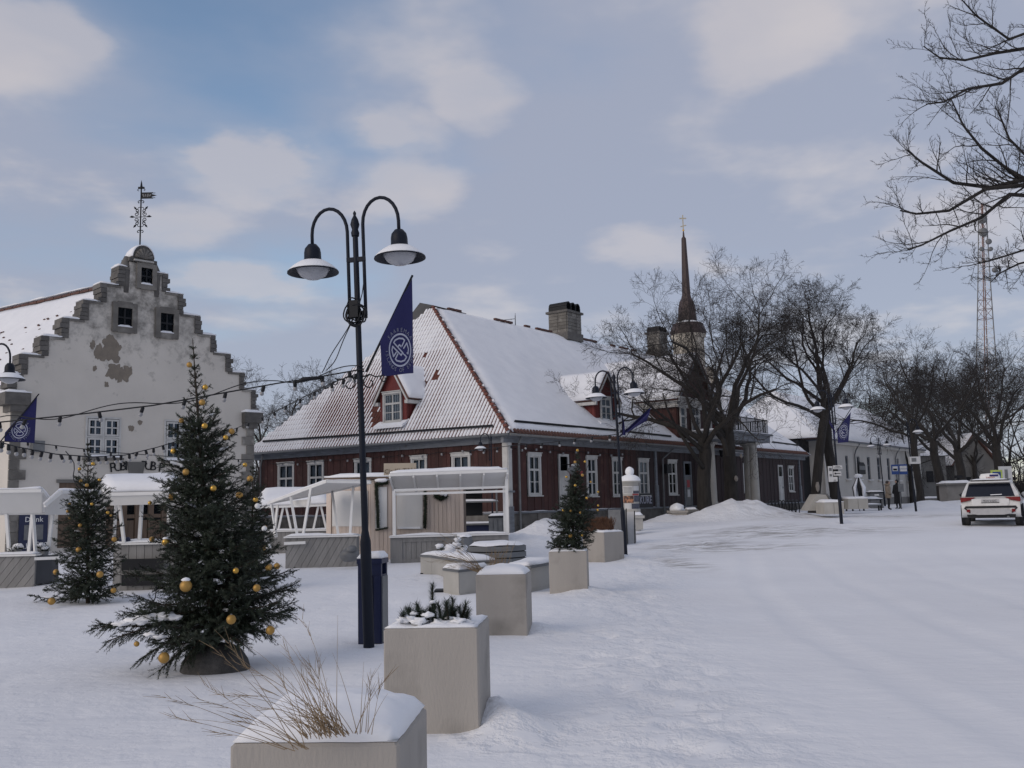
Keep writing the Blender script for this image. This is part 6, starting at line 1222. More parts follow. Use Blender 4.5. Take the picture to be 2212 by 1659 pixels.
# ------------------------------------------------------------------ decorated spruces
def lerp_tab(tab, t):
    if t <= tab[0][0]: return tab[0][1:]
    for a, b in zip(tab, tab[1:]):
        if t <= b[0]: f = (t-a[0])/(b[0]-a[0]); return tuple(x+(y-x)*f for x, y in zip(a[1:], b[1:]))
    return tab[-1][1:]
def spruce(t, foot, tip, tab, whorls, per, seed, tw_step=.032, nl=.022, nwid=.005, npt=40, snow_n=20, thin_top=True, t0=.04, extra=()):
    r = random.Random(seed); foot, tip = Vector(foot), Vector(tip); H_ = (tip-foot).length; ax = (tip-foot).normalized()
    tr = MB(); tr.tube([foot-ax*.1]+[foot.lerp(tip, k/10) for k in range(11)], [H_*.014]+[H_*.013*(1-k/10)+.0035 for k in range(11)], 8); tr.build('trunk', SPBARK, t)
    br = MB(); nd = MB(); spots = []
    def twig(p, d, ln, dens):
        d = d.normalized(); br.add([p+d.orthogonal().normalized()*.0025, p-d.orthogonal().normalized()*.0025, p+d*ln], [(0, 1, 2)]); u = d.orthogonal().normalized(); v = d.cross(u); n = int(npt*dens*ln/.15)+4
        for i in range(n):
            f = (i+r.random())/n; a = r.uniform(0, 6.283); o = u*math.cos(a)+v*math.sin(a); e = (o+d*r.uniform(.35, 1.)).normalized(); q = p+d*ln*f; s = d.cross(o).normalized()*(nwid/2); nd.add([q-s, q+s, q+e*nl*r.uniform(.75, 1.15)], [(0, 1, 2)])
    for w_ in range(whorls):
        tt = t0+(.96-t0)*((w_+r.uniform(-.2, .2))/(whorls-1)); tt = min(.985, max(t0, tt)); lf, rt = lerp_tab(tab, tt); n = max(3, int(per*(1 if tt < .7 else .5))); a0 = r.uniform(0, 6.28)
        for k in range(n):
            a = a0+6.283*k/n+r.uniform(-.25, .25); c = math.cos(a); L_ = (rt if c > 0 else lf)*abs(c)**1.0+(lf+rt)/2*(1-abs(c)); L_ *= r.uniform(.55, 1.15); 
            if L_ < .03: continue
            el = -.12+.95*max(0, tt-.35)/.6+r.uniform(-.12, .12)-(.10 if tt < .2 else 0); h = Vector((math.cos(a), math.sin(a), 0)); d = (h*math.cos(el)+ax*math.sin(el)).normalized(); p = foot.lerp(tip, tt); pts = [p]; ns = 6
            for s in range(ns): d = (d+Vector((0, 0, .055+(.03 if tt < .5 else 0)))).normalized(); pts.append(pts[-1]+d*L_/ns)
            br.tube(pts, [.0035+.009*L_*(1-s/ns) for s in range(ns+1)], 4, cap=False)
            spots.append((pts, L_)); m_ = max(3, int(L_/tw_step)); bare = .12 if tt < .75 else .4
            for i in range(m_):
                f = bare*.5+(1-bare*.5)*(i+r.random()*.5)/m_; q = f*ns; j = min(ns-1, int(q)); b = pts[j].lerp(pts[j+1], q-j); dd = (pts[j+1]-pts[j]).normalized(); sd = dd.cross(Vector((0, 0, 1))).normalized()*(1 if i % 2 else -1)
                ln = min(.30, .07+L_*.36)*(1.15-.75*f)*r.uniform(.6, 1.25)*(.6 if tt > .74 else 1); td = dd*.7+sd*r.uniform(.25, .95)+Vector((0, 0, r.uniform(-.75, .45))); twig(b, td, ln, 1 if tt < .74 else .45)
                if ln > .09 and tt < .74: twig(b+td.normalized()*ln*.45, dd*.6+sd*r.uniform(-.4, .6)+Vector((0, 0, r.uniform(-.6, .5))), ln*.6, 1)
            twig(pts[-2], pts[-1]-pts[-2], L_/ns*1.3, 1.2)
    for tt, tgt, lift in extra:
        p = foot.lerp(tip, tt); tgt = Vector(tgt); L_ = (tgt-p).length; ns = 6; pts = [p.lerp(tgt, i/ns)+Vector((0, 0, lift*math.sin(math.pi*i/ns))) for i in range(ns+1)]; br.tube(pts, [.018*(1-.75*i/ns) for i in range(ns+1)], 5, cap=False); m_ = int(L_/.016)
        for i in range(m_):
            f = .15+.85*i/m_; q = f*ns; j = min(ns-1, int(q)); b = pts[j].lerp(pts[j+1], q-j); dd = (pts[j+1]-pts[j]).normalized(); sd = dd.cross(Vector((0, 0, 1))).normalized()*(1 if i % 2 else -1); twig(b, dd*.8+sd*r.uniform(.2, .9)+Vector((0, 0, r.uniform(-.9, .25))), r.uniform(.12, .30)*(1.15-.6*f), 1)
        spots.append((pts, L_))
    top = foot.lerp(tip, .93); twig(top, ax, H_*.075, .5)
    br.build('branches', SPBARK, t, kind='stuff'); nd.build('needles', NEED, t, kind='stuff')
    spots.sort(key=lambda q: r.random())
    for pts, L_ in spots[:snow_n]:
        if L_ < .18: continue
        sn = MB(); a = r.uniform(.8, 3.); b = min(5.9, a+r.uniform(1., 2.6)); P_ = []
        for k in range(6): q = a+(b-a)*k/5; j = min(5, int(q)); P_.append(pts[j].lerp(pts[j+1], q-j)+Vector((r.gauss(0, .012), r.gauss(0, .012), .016)))
        w_ = r.uniform(.010, .024)*(.7+.5*L_); sn.tube(P_, [.002]+[w_*r.uniform(.6, 1.2) for _ in range(4)]+[.002], 6); sn.build('snow_patch', SNOW, t)
    return spots
BAUB = {}
def bauble(label, p, rad, mat, group, snow=False):
    m = MB(); m.ball((0, 0, 0), rad, 16); o = m.build('bauble', mat); o.location = p; tag(o, label, 'bauble', group); BAUB.setdefault(group, []).append(o); WM[o.name] = Matrix.Translation(p)
    m = MB(); m.lathe([(rad*.2, rad*.96), (rad*.2, rad*1.14), (.002, rad*1.16)], (0, 0, 0), 8); m.build('cap', GRYM, o, local=True)
    if snow: m = MB(); m.blob((0, 0, rad*1.0), (rad*1.5, rad*1.4, rad*.8), p[0]*7, 9, .3); m.build('snow_cap', SNOW, o, local=True)
    return o
sT = gp(465, 1448); FY = sT.y
bs_ = thing('christmas_tree', 'big decorated spruce on a dark stone block left of the nearest lamp', 'spruce', sT); foot = sT+Vector((0, 0, .12)); tip = at(416, 733, FY)
TABB = [(.03, .9, .5), (.085, 1.1, .62), (.156, .90, .84), (.27, .66, .76), (.34, .58, .62), (.48, .46, .47), (.62, .34, .38), (.766, .19, .28), (.837, .12, .14), (.9, .08, .08), (1., .015, .015)]
spruce(bs_, foot, tip, TABB, 31, 10, 5, tw_step=.034, nl=.028, nwid=.0075, npt=30, snow_n=46, t0=.07, extra=[(.13, at(206, 1358, FY-.15), .06), (.12, at(232, 1385, FY-.3), .05), (.10, at(300, 1425, FY-.35), .04), (.09, at(345, 1448, FY-.5), .03), (.16, at(636, 1262, FY+.1), -.04), (.13, at(625, 1330, FY-.1), .03), (.11, at(590, 1372, FY-.2), .03), (.09, at(530, 1395, FY-.4), .02), (.10, at(400, 1430, FY-.5), .03)])
for x, y, sx, dp in ((262, 1347, .18, .42), (295, 1341, .26, .42), (335, 1334, .28, .42), (372, 1333, .2, .42), (325, 1370, .13, .55), (345, 1376, .12, .55)  ):
    sn = MB(); sn.blob(at(x, y, FY-dp), (sx, sx*.6, sx*.28), x*.37, 16, .8); sn.build('snow_patch', SNOW, bs_)
m = MB(); vs = []
sb = MB(); prof_ = [(.36, -.12), (.355, .0), (.33, .10), (.27, .19), (.17, .25), (.06, .27), (.002, .275)]; sb.lathe(prof_, sT, 22)
for i, v in enumerate(sb.v): q = 1+.06*noise.noise(Vector((v.x*3, v.y*3, v.z*3))); sb.v[i] = Vector((sT.x+(v.x-sT.x)*q, sT.y+(v.y-sT.y)*q, v.z))
tag(sb.build('stone_block', BOULD), 'dark rounded stone block holding the big decorated spruce', 'stone block')
G_BIG = 'gold baubles on the big spruce'
for k, (zx, zy, rd, mt, sn) in enumerate(((562, 73, 17, 1, 0), (640, 183, 17, 0, 0), (625, 258, 19, 1, 0), (523, 347, 15, 1, 0), (637, 373, 18, 0, 0), (770, 400, 18, 1, 0), (740, 430, 16, 0, 0), (483, 497, 17, 0, 0), (545, 600, 20, 1, 0), (680, 680, 19, 0, 0), (478, 722, 22, 1, 0), (368, 752, 12, 0, 0), (445, 945, 22, 0, 1), (545, 1160, 35, 1, 1), (790, 1085, 18, 0, 0), (768, 1325, 28, 1, 0), (893, 1170, 22, 1, 0), (960, 1378, 26, 1, 0), (437, 1513, 32, 1, 0), (303, 1445, 16, 1, 0), (955, 1070, 16, 1, 0), (378, 930, 16, 1, 0))):
    x, y = 162+zx*.4394, 756+zy*.4394; tt = (1440-y)/705; lf, rt = lerp_tab(TABB, tt); tx = 462-(1440-y)*.064; off = abs(x-tx)/209; wd = lf if x < tx else rt; dep = math.sqrt(max(.0, 1-min(1, off/max(.1, wd))**2))*wd*.92
    p = at(x, y, FY-dep-.05); lab = {13: 'largest matt gold bauble in front of the big spruce, snow on it', 0: 'matt gold bauble at the very top of the big spruce', 18: 'big gold bauble low on the left branch of the big spruce', 15: 'large gold bauble low in the middle of the big spruce', 17: 'gold bauble at the lower right edge of the big spruce'}.get(k, 'gold bauble hanging among the branches of the big spruce')
    bauble(lab, p, rd*.365/F*p.y, GOLDM if mt else GOLD, G_BIG, sn)
# small spruce on the left
s2 = gp(190, 1300); t2 = thing('christmas_tree', 'small decorated spruce in front of the left stalls', 'spruce', s2); tip = at(190, 950, s2.y); TAB2 = [(.03, 1.0, .50), (.07, .9, .6), (.16, .55, .68), (.3, .52, .62), (.45, .46, .55), (.6, .40, .46), (.75, .26, .30), (.87, .10, .12), (1., .03, .03)]
spruce(t2, s2, tip, TAB2, 28, 8, 12, tw_step=.055, nl=.036, nwid=.010, npt=26, snow_n=70, t0=.04)
for k, (zx, zy, rd, mt) in enumerate(((1028, 15, 24, 0), (880, 72, 22, 0), (893, 203, 22, 1), (960, 252, 24, 1), (1098, 192, 20, 0), (770, 462, 20, 0), (1015, 460, 20, 0), (775, 610, 24, 1), (885, 695, 24, 1), (1190, 555, 22, 0), (1225, 585, 16, 1), (1262, 850, 32, 1), (870, 965, 36, 1), (620, 1212, 36, 1), (1105, 1237, 42, 1), (1255, 1415, 34, 1), (570, 1545, 46, 1), (748, 540, 20, 1))):
    x, y = zx*.1953, 999+zy*.1953; tt = (1300-y)/350; lf, rt = lerp_tab(TAB2, tt); off = abs(x-190)/118; wd = lf if x < 190 else rt; dep = math.sqrt(max(0, 1-min(1, off/max(.08, wd))**2))*wd*.8; p = at(x, y, s2.y-dep-.03)
    if y > 1295: p = at(x, y-2, s2.y-.75)
    bauble({16: 'bronze bauble resting near the snow under the small left spruce', 14: 'largest gold bauble low on the small left spruce'}.get(k, 'gold bauble hanging on the small left spruce'), p, rd*.172/F*p.y, GOLDM if mt else GOLD, 'baubles on the small left spruce')
# spruce behind the big one
s3 = on(545, 1230, 19.5); t3 = thing('christmas_tree', 'snow-flecked spruce half hidden behind the right side of the big one', 'spruce', s3); tip = at(546, 1005, 19.5); TAB3 = [(.03, .5, .62), (.12, .5, .6), (.3, .4, .42), (.5, .34, .36), (.7, .24, .26), (.85, .18, .18), (1., .03, .03)]
spruce(t3, s3, tip, TAB3, 22, 8, 31, tw_step=.05, nl=.04, nwid=.011, npt=24, snow_n=60, t0=.05)
for k, (x, y, rd, mt) in enumerate(((517, 1070, 8, 1), (540, 1034, 7, 1), (529, 1004, 5, 0), (552, 1079, 6, 0), (568, 1183, 7, 1), (581, 1226, 8, 1), (598, 1223, 7, 1), (572, 1140, 5, 0))): bauble('gold bauble on the spruce behind the big one', at(x, y, 19.15), rd/F*19, GOLDM if mt else GOLD, 'baubles on the half-hidden spruce')
for k, (x, y) in enumerate(((571, 1142), (576, 1165), (580, 1181), (556, 1093), (560, 1206))): bauble('white bauble on the spruce behind the big one', at(x, y, 19.1), 6/F*19, WHT, 'white baubles on the half-hidden spruce')
# slim spruce in the fourth planter
s4 = Vector((pD[1].x, pD[1].y, ZR+.02)); t4 = thing('christmas_tree', 'slim decorated spruce standing in the fourth planter', 'spruce', s4); tip = at(1249, 968, s4.y); TAB4 = [(.03, .45, .34), (.1, .42, .36), (.25, .40, .40), (.4, .32, .34), (.55, .22, .26), (.7, .10, .12), (.85, .06, .06), (1., .02, .02)]
spruce(t4, s4+Vector((.05, 0, 0)), tip, TAB4, 26, 8, 41, tw_step=.042, nl=.034, nwid=.009, npt=24, snow_n=22, t0=.03)
m = MB(); m.tube([s4+Vector((.15, 0, .5)), s4+Vector((.2, 0, 1.0)), at(1272, 1000, s4.y)], [.012, .01, .005], 5); m.build('branches', SPBARK, t4)
for k, (zx, zy, rd, mt) in enumerate(((857, 280, 18, 0), (830, 410, 18, 1), (940, 405, 16, 0), (912, 555, 19, 1), (1005, 630, 14, 1), (832, 668, 17, 0), (958, 808, 17, 0), (1085, 740, 15, 0), (1085, 890, 14, 0), (700, 945, 20, 0), (783, 948, 18, 1), (890, 970, 16, 1), (1080, 940, 16, 0), (780, 1225, 25, 1), (905, 1220, 16, 0), (735, 575, 16, 0))):
    bauble('large gold bauble low on the slim spruce in the planter' if k == 13 else 'gold bauble hanging on the slim spruce in the planter', at(1080+zx*.1953, 918+zy*.1953, s4.y-.25), rd*.172/F*s4.y, GOLDM if mt else GOLD, 'baubles on the slim spruce')

# every bauble told apart by finish, height and side on its tree
for grp, obs in BAUB.items():
    nm = {'gold baubles on the big spruce': 'big spruce', 'baubles on the small left spruce': 'small left spruce', 'baubles on the half-hidden spruce': 'half-hidden spruce', 'white baubles on the half-hidden spruce': 'half-hidden spruce', 'baubles on the slim spruce': 'slim planter spruce'}[grp]
    px = {o: (o.location.x/o.location.y, (o.location.z-CAMH)/o.location.y) for o in obs}; xs = [v[0] for v in px.values()]; zs = [v[1] for v in px.values()]; by = {}
    lab0 = {}
    for o in obs: lab0[o['label']] = lab0.get(o['label'], 0)+1
    for o in obs:
        if lab0[o['label']] == 1: continue
        fx = (px[o][0]-min(xs))/(max(xs)-min(xs)); fz = (px[o][1]-min(zs))/(max(zs)-min(zs))
        side = ('at the left edge', 'left of the middle', 'near the middle', 'right of the middle', 'at the right edge')[min(4, int(fx*5))]; band = ('lowest fifth', 'lower part', 'middle height', 'upper part', 'top fifth')[min(4, int(fz*5))]
        kind = 'white' if 'white' in grp else ('matt gold' if o.data.materials[0] is GOLDM else 'shiny gold'); by.setdefault(f'{kind} bauble {side}, {band} of the {nm}', []).append(o)
    for d, os_ in by.items():
        os_.sort(key=lambda o: -px[o][1]); q = [''] if len(os_) == 1 else (['higher ', 'lower '] if len(os_) == 2 else ['highest ', 'middle ', 'lowest '])
        for k, o in enumerate(os_): o['label'] = q[min(k, len(q)-1)]+d
# ------------------------------------------------------------------ bare trees
SCAR = pm('pruned_wood', (.26, .235, .21), (.20, .18, .16), sc=6, rough=.9, bump=.3)
def bare_tree(label, foot, height, spread, seed, trunk_r, fork=.22, limbs=5, counts=(7, 7, 6, 4), lean=(0, 0), group='bare lime trees along the street', twr=.006, up=.5, snow=False, stems=None, droop=0., tscale=1.):
    r = random.Random(seed); foot = Vector(foot); t = thing('bare_tree', label, 'tree', foot, 0, group); tr = MB(); cr = MB(); fh = height*fork
    def wander(p, d, L_, n, jit, tro):
        pts = [p]
        for i in range(n):
            d = (d+Vector((r.gauss(0, jit), r.gauss(0, jit), r.gauss(0, jit)+tro))).normalized(); pts.append(pts[-1]+d*L_/n)
        return pts, d
    def grow(p, d, L_, rad, lv):
        n = 7 if lv == 0 else (6 if lv == 1 else (4 if lv == 2 else 3)); tro = (.06*up if lv < 2 else .03*up)-(droop if lv >= 2 else 0); pts, dd = wander(p, d, L_, n, .16 if lv < 2 else .20, tro)
        tip = max(twr*.5, rad*.35); rads = [rad+(tip-rad)*i/n for i in range(n+1)]
        (tr if lv < 2 else cr).tube(pts, rads, 7 if lv == 0 else (5 if lv == 1 else 3), cap=False)
        if lv >= len(counts): return
        for k in range(counts[lv]):
            f = r.uniform(.25 if lv else .35, 1)**.8 if k else 1.; q = min(n-1e-3, f*n); j = int(q); b = pts[j].lerp(pts[j+1], q-j); bd = (pts[j+1]-pts[j]).normalized(); side = bd.orthogonal().normalized(); side.rotate(Matrix.Rotation(r.uniform(0, 6.283), 3, bd)); ang = r.uniform(.45, 1.0)
            nd_ = (bd*math.cos(ang)+side*math.sin(ang)).normalized(); grow(b, nd_, L_*r.uniform(.42, .68)*(1.15-.45*f)*tscale, max(twr*.6, rads[j]*r.uniform(.34, .52)), lv+1)
    tp = foot+Vector((lean[0]*fh, lean[1]*fh, fh)); pts = [foot-Vector((0, 0, .25)), foot+Vector((0, 0, .05))]+[foot.lerp(tp, k/5)+Vector((r.gauss(0, .03), r.gauss(0, .03), 0))*trunk_r*4 for k in range(1, 6)]
    tr.tube(pts, [trunk_r*1.45, trunk_r*1.25]+[trunk_r*(1.05-.04*k) for k in range(1, 6)], 12)
    for k in range(limbs):
        a = 6.283*k/limbs+r.uniform(-.3, .3); el = r.uniform(.75, 1.35) if k else 1.45; d = Vector((math.cos(a)*math.cos(el)*spread, math.sin(a)*math.cos(el)*spread, math.sin(el))).normalized(); b = tp-Vector((0, 0, r.uniform(0, .25)*fh)); grow(b, d, (height-fh)*r.uniform(.55, .82), trunk_r*r.uniform(.34, .5), 0)
    if stems:
        for p, d, L_, rad in stems: grow(p, Vector(d).normalized(), L_, rad, 0)
    a = tr.build('trunk', BARK, t); cr.build('crown', TWIG, t, kind='stuff'); return t
f1 = on(1523, 1120, 48.5); T1 = bare_tree('left one of the two big bare trees before the red house porch', f1, 12.2, 1.55, 3, .36, .33, 7, (7, 8, 6, 4), (.03, 0), twr=.009)
m = MB()
for a, b, c, rr_ in (((1518, 1010), (1490, 968), (1462, 925), .12), ((1462, 925), (1440, 880), (1432, 850), .06), ((1545, 930), (1562, 950), (1572, 985), .15)): m.tube([at(*a, 48.2), at(*b, 47.8), at(*c, 47.5)], [rr_, rr_*.85, rr_*.55], 7)
m.build('limb', BARK, T1)
f2 = on(1582, 1110, 50.5); T2 = bare_tree('right one of the two big bare trees, rising behind the snow heap', f2, 14.4, 1.55, 8, .36, .36, 7, (7, 8, 6, 4), (-.01, 0), twr=.009)
for x, y, s in ((1590, 1034, .2), (1601, 985, .15)): sn = MB(); sn.blob(at(x, y, 50.0), (s, s*.7, s*1.5), x, 9, .4); sn.build('pruning_scar', SCAR, T2)
f3 = on(1757, 1100, 52); T3 = bare_tree('bare tree with leaning trunk left of the street lamp with parking signs', f3, 13.2, 1.5, 15, .26, .42, 5, (7, 8, 7, 4), (.16, .02), twr=.009)
f4 = on(1808, 1092, 53); T4 = bare_tree('upright bare tree behind the street lamp with parking signs', f4, 14.0, 1.5, 19, .28, .45, 6, (7, 8, 7, 4), (-.05, 0), twr=.009)
for x, y, s in ((1766, 1050, .2),): sn = MB(); sn.blob(at(x, y, 51.6), (s, s*.6, s*2.6), x, 9, .4); sn.build('pruning_scar', SCAR, T3)
f5 = on(1988, 1078, 64); bare_tree('bare tree with pale trunk scars near the white box lamp', f5, 12, 1.5, 23, .24, .46, 4, (7, 6, 6, 3), (-.04, 0), twr=.011)
f6 = on(2037, 1072, 72); bare_tree('dark bare tree left of the white car, scars on its trunk', f6, 13.5, 1.6, 29, .33, .36, 5, (7, 6, 6, 3), (-.08, 0), twr=.012)
f7 = on(2085, 1070, 84); bare_tree('bare tree right behind the white car roof', f7, 15.5, 1.7, 37, .38, .30, 5, (7, 6, 6, 3), (-.08, 0), twr=.013)
f8 = on(2165, 1066, 74); bare_tree('bare tree at the right picture edge behind the cars', f8, 13.5, 1.7, 43, .36, .38, 6, (7, 6, 6, 3), (-.03, 0), twr=.012)
# row of trees further back
proto = bare_tree('grey bare tree in the park far behind the white house', on(1905, 1070, 105), 17, 1.6, 51, .26, .28, 6, (6, 6, 5, 3), twr=.02, group='bare trees far behind the houses')
proto2 = bare_tree('grey bare tree far behind, between mast and right edge', on(2130, 1070, 120), 18.5, 1.6, 57, .28, .28, 6, (6, 6, 5, 3), twr=.02, group='bare trees far behind the houses')
lab = ['far bare tree above the white house roof', 'far bare tree behind the street end, left part of the park', 'far bare tree at the street end', 'tall far bare tree behind the grey gable house', 'far bare tree below the lattice mast', 'far bare tree right of the lattice mast', 'far bare tree at the right edge of the picture', 'far bare tree left of the white house roof', 'far bare tree behind the church, right of its tower', 'far bare tree low behind the street end', 'slim far bare tree behind the grey gable house', 'far bare tree in the gap right of the white house']
for k, (x, Y, s) in enumerate(((1870, 112, .95), (1945, 120, 1.0), (1995, 115, .95), (2060, 125, 1.0), (2110, 110, .92), (2185, 118, .95), (2225, 100, .9), (1830, 118, .9), (1700, 130, .85), (2030, 135, 1.05), (2085, 140, 1.1), (1970, 98, .8))):
    p = on(x, 1070, Y); dup(proto if k % 2 else proto2, p, k*1.3, lab[k], s)
pr3 = bare_tree('bare tree rising behind the left end of the red house roof', on(590, 1080, 78), 13.2, 1.7, 61, .3, .3, 6, (7, 6, 6, 3), twr=.013, group='bare trees behind the red house')
for k, (x, Y, s, l_) in enumerate(((740, 92, 1.12, 'taller bare tree behind the red house, left of the blue flag'), (555, 96, .95, 'far bare tree in the gap between the gable house and the red house'), (660, 100, 1.0, 'bare tree behind the middle of the red hip roof'), (780, 96, 1.1, 'bare tree just behind the nearest lamp post over the red roof'))): dup(pr3, on(x, 1080, Y), k*1.7+.6, l_, s)
# tree standing right of the picture: its boughs reach in
fr_ = at(2560, 1000, 13.5); ft = Vector((fr_.x, 13.5, base(fr_.x, 13.5))); rt_ = random.Random(77)
TR = thing('bare_tree', 'near bare tree outside the right edge whose boughs hang into the sky', 'tree', ft); tr = MB(); cr = MB(); tr.tube([ft-Vector((0, 0, .3)), ft+Vector((0, 0, 2)), ft+Vector((.1, .2, 5)), ft+Vector((0, .2, 9)), ft+Vector((0, 0, 12))], [.42, .34, .30, .22, .12], 10)
def bough(pts, r0, lv=0, twl=1.):
    n = len(pts)-1; rad = [r0*(1-.78*i/n) for i in range(n+1)]; (tr if lv == 0 else cr).tube(pts, rad, 6 if lv == 0 else (4 if lv == 1 else 3), cap=False)
    L_ = sum((b-a).length for a, b in zip(pts, pts[1:]))
    if lv >= 3: return
    cnt = (17, 9, 5)[lv]
    for k in range(cnt):
        f = (.22 if lv == 0 else .12)+(.80 if lv == 0 else .85)*(k+rt_.random())/cnt; f = min(.985, f); q = f*n; j = min(n-1, int(q)); b = pts[j].lerp(pts[j+1], q-j); bd = (pts[j+1]-pts[j]).normalized(); side = bd.orthogonal().normalized(); side.rotate(Matrix.Rotation(rt_.uniform(0, 6.283), 3, bd)); side = (side+Vector((0, 0, .35))).normalized(); a = rt_.uniform(.45, .95); d = bd*math.cos(a)+side*math.sin(a); L2 = L_*rt_.uniform(.2, .38)*(1.2-.6*f)*(.62 if lv == 0 else 1.1)
        P_ = [b]
        for s in range(5 if lv < 2 else 3): d = (d+Vector((rt_.gauss(0, .17), rt_.gauss(0, .17), rt_.gauss(0, .15)+.04))).normalized(); P_.append(P_[-1]+d*L2/(5 if lv < 2 else 3))
        bough(P_, max(.0028, rad[j]*rt_.uniform(.32, .5)), lv+1)
for pts, r0 in (([(2560, 60), (2330, 90), (2212, 105), (2150, 115), (2085, 130), (2030, 125), (1995, 100)], .055), ([(2560, 190), (2330, 125), (2220, 142), (2165, 180), (2090, 192), (2040, 220), (2000, 225)], .06), ([(2560, 30), (2300, 40), (2180, 85), (2110, 35), (2060, -20)], .05),
                ([(2560, 440), (2340, 385), (2212, 388), (2140, 405), (2060, 395), (1990, 350), (1960, 325)], .075), ([(2560, 500), (2340, 415), (2212, 400), (2130, 408), (2050, 455), (1980, 462), (1945, 455)], .07), ([(2560, 520), (2330, 430), (2180, 420), (2120, 470), (2050, 500), (1990, 530), (1960, 540)], .06), ([(2560, 400), (2330, 370), (2200, 385), (2120, 320), (2080, 270), (2055, 215)], .06), ([(2560, 360), (2330, 330), (2230, 350), (2180, 300), (2160, 250), (2150, 230)], .05),
                ([(2560, 640), (2330, 560), (2212, 540), (2150, 560), (2090, 575)], .045), ([(2560, 600), (2320, 540), (2200, 570), (2160, 590), (2140, 610)], .04)):
    P_ = [at(x, y, 13.5-1.2*i/len(pts)+rt_.uniform(-.2, .2)) for i, (x, y) in enumerate(pts)]; P_[0] = Vector((ft.x, ft.y, max(P_[0].z, 3.5))); bough(P_, r0*.62)
tr.build('trunk', BARK, TR); cr.build('crown', TWIG, TR, kind='stuff')
# ------------------------------------------------------------------ white house further along the street
w0_ = at(1786, 1085, 79.); WB = Vector((w0_.x, w0_.y, .5)); wb = thing('white_house', 'long low white plastered house with snowy hip roof and tall windows', 'house', WB, ANG)
def hb(x, y): u, z = hit(x, y, WB, ANG); return u, z-WB.z
Z3 = lambda x, y: (1620+x*.1791, 864+y*.1791)
LB = hb(1989, 1000)[0]; EB = hb(*Z3(1270, 515))[1]; DB = 9.; frB = lambda u, z, d: Vector((u, -d, z)); rb = random.Random(6)
WBs = []
for x0, x1, y0, y1 in ((1000, 1048, 665, 950), (1146, 1200, 670, 955), (1285, 1340, 680, 960), (1408, 1465, 685, 965), (1528, 1585, 692, 965), (1648, 1700, 700, 970), (1768, 1812, 705, 975), (1884, 1928, 712, 978)):
    a, d = hb(*Z3(x0, y0)); b, c = hb(*Z3(x1, y1)); WBs.append((a, b, c, d))
m = MB(); m.ab((.12, .35, -.5), (LB-.1, DB, EB-.02)); m.build('wall_core', DARK, wb, local=True)
u = 0
for a, b, c, d in WBs+[(LB, LB, 0, 0)]:
    m = MB(); m.ab((u, 0, .85), (a, .3, EB-.02)); m.build('wall', WPLAS, wb, local=True); u = b
    if b > a: m = MB(); m.ab((a, .001, .85), (b, .3, c)); m.build('wall', WPLAS, wb, local=True); m = MB(); m.ab((a, .001, d), (b, .3, EB-.02)); m.build('wall', WPLAS, wb, local=True)
m = MB(); m.ab((0, .01, .85), (.3, DB, EB-.02)); m.build('wall', WPLAS, wb, local=True); m = MB(); m.ab((LB-.3, .31, .85), (LB, DB, EB-.02)); m.build('wall', WPLAS, wb, local=True)
m = MB(); m.ab((-.06, -.06, -.4), (LB+.06, DB, .85)); m.build('base_course', GREYSTN, wb, local=True)
for a, b, c, d in WBs:
    window(wb, lambda u, z, dd: Vector((u, -dd+.13, z)), a+.06, b-.06, c+.05, d-.04, casing=.06, mat=GRYW, rnd=rb, ledge=False, sill=False)
    piece('sill', WPLAS, wb, ((a+b)/2, -.10, c-.09), (b-a+.4, .24, .12)); piece('sill_snow', SNOW, wb, ((a+b)/2, -.09, c-.01), (b-a+.36, .2, .06))
m = MB(); m.ab((-.3, -.42, EB-.35), (LB+.3, .0, EB-.12)); m.build('cornice', WPLAS, wb, local=True); m = MB(); m.ab((-.4, -.55, EB-.12), (LB+.4, DB, EB)); m.build('eave_board', GRYW, wb, local=True)
for x in (1250, 1740): u = hb(*Z3(x, 700))[0]; m = MB(); m.tube([(u+.4, -.5, EB-.1), (u+.15, -.2, EB-.7), (u, -.12, EB-1.1), (u, -.12, .1)], .06, 8); m.build('downpipe', GRYM, wb, local=True)
RBZ = EB+4.4; a0, a1, a2, a3 = Vector((-2.5, -.6, EB)), Vector((LB+.5, -.6, EB)), Vector((LB+.5, DB+.6, EB)), Vector((-2.5, DB+.6, EB)); r0, r1 = Vector((1.5, DB/2, RBZ)), Vector((LB-4, DB/2, RBZ))
m = MB(); m.add([a0, a1, a2, a3, r0, r1], [(0, 1, 5, 4), (1, 2, 5), (2, 3, 4, 5), (3, 0, 4), (0, 3, 2, 1)]); rfb = m.build('roof', TILED, wb, local=True)
for q0, q1, q2, q3 in ((a0, a1, r1, r0), (a1, a2, r1, r1), (a3, a0, r0, r0)):
    nn = (q1-q0).cross(q2-q0).normalized(); nn = nn if nn.z > 0 else -nn; m = MB(); snow_sheet(m, lambda u, v: (q0.lerp(q3, v).lerp(q1.lerp(q2, v), u), nn), 40, 12, .22, 5, .08); m.build('roof_snow', SNOW, rfb, local=True)
m = MB(); m.ab((-2.4, 1.2, -.4), (-.02, DB, EB-.1)); m.build('porch_wall', DARK, wb, local=True)
u, z = hb(*Z3(1335, 820)); m = MB(); m.hexa([(u-.95, -.14, z-.55), (u+.95, -.14, z-.55), (u+.95, -.14, z+.25), (u+.5, -.14, z+.5), (u-.5, -.14, z+.5), (u-.95, -.14, z+.25)], (0, .08, 0)); sg = m.build('shop_sign', BLACKM, wb, local=True); piece('sign_band', GRYM, sg, (u, -.15, z), (1.6, .02, .35))
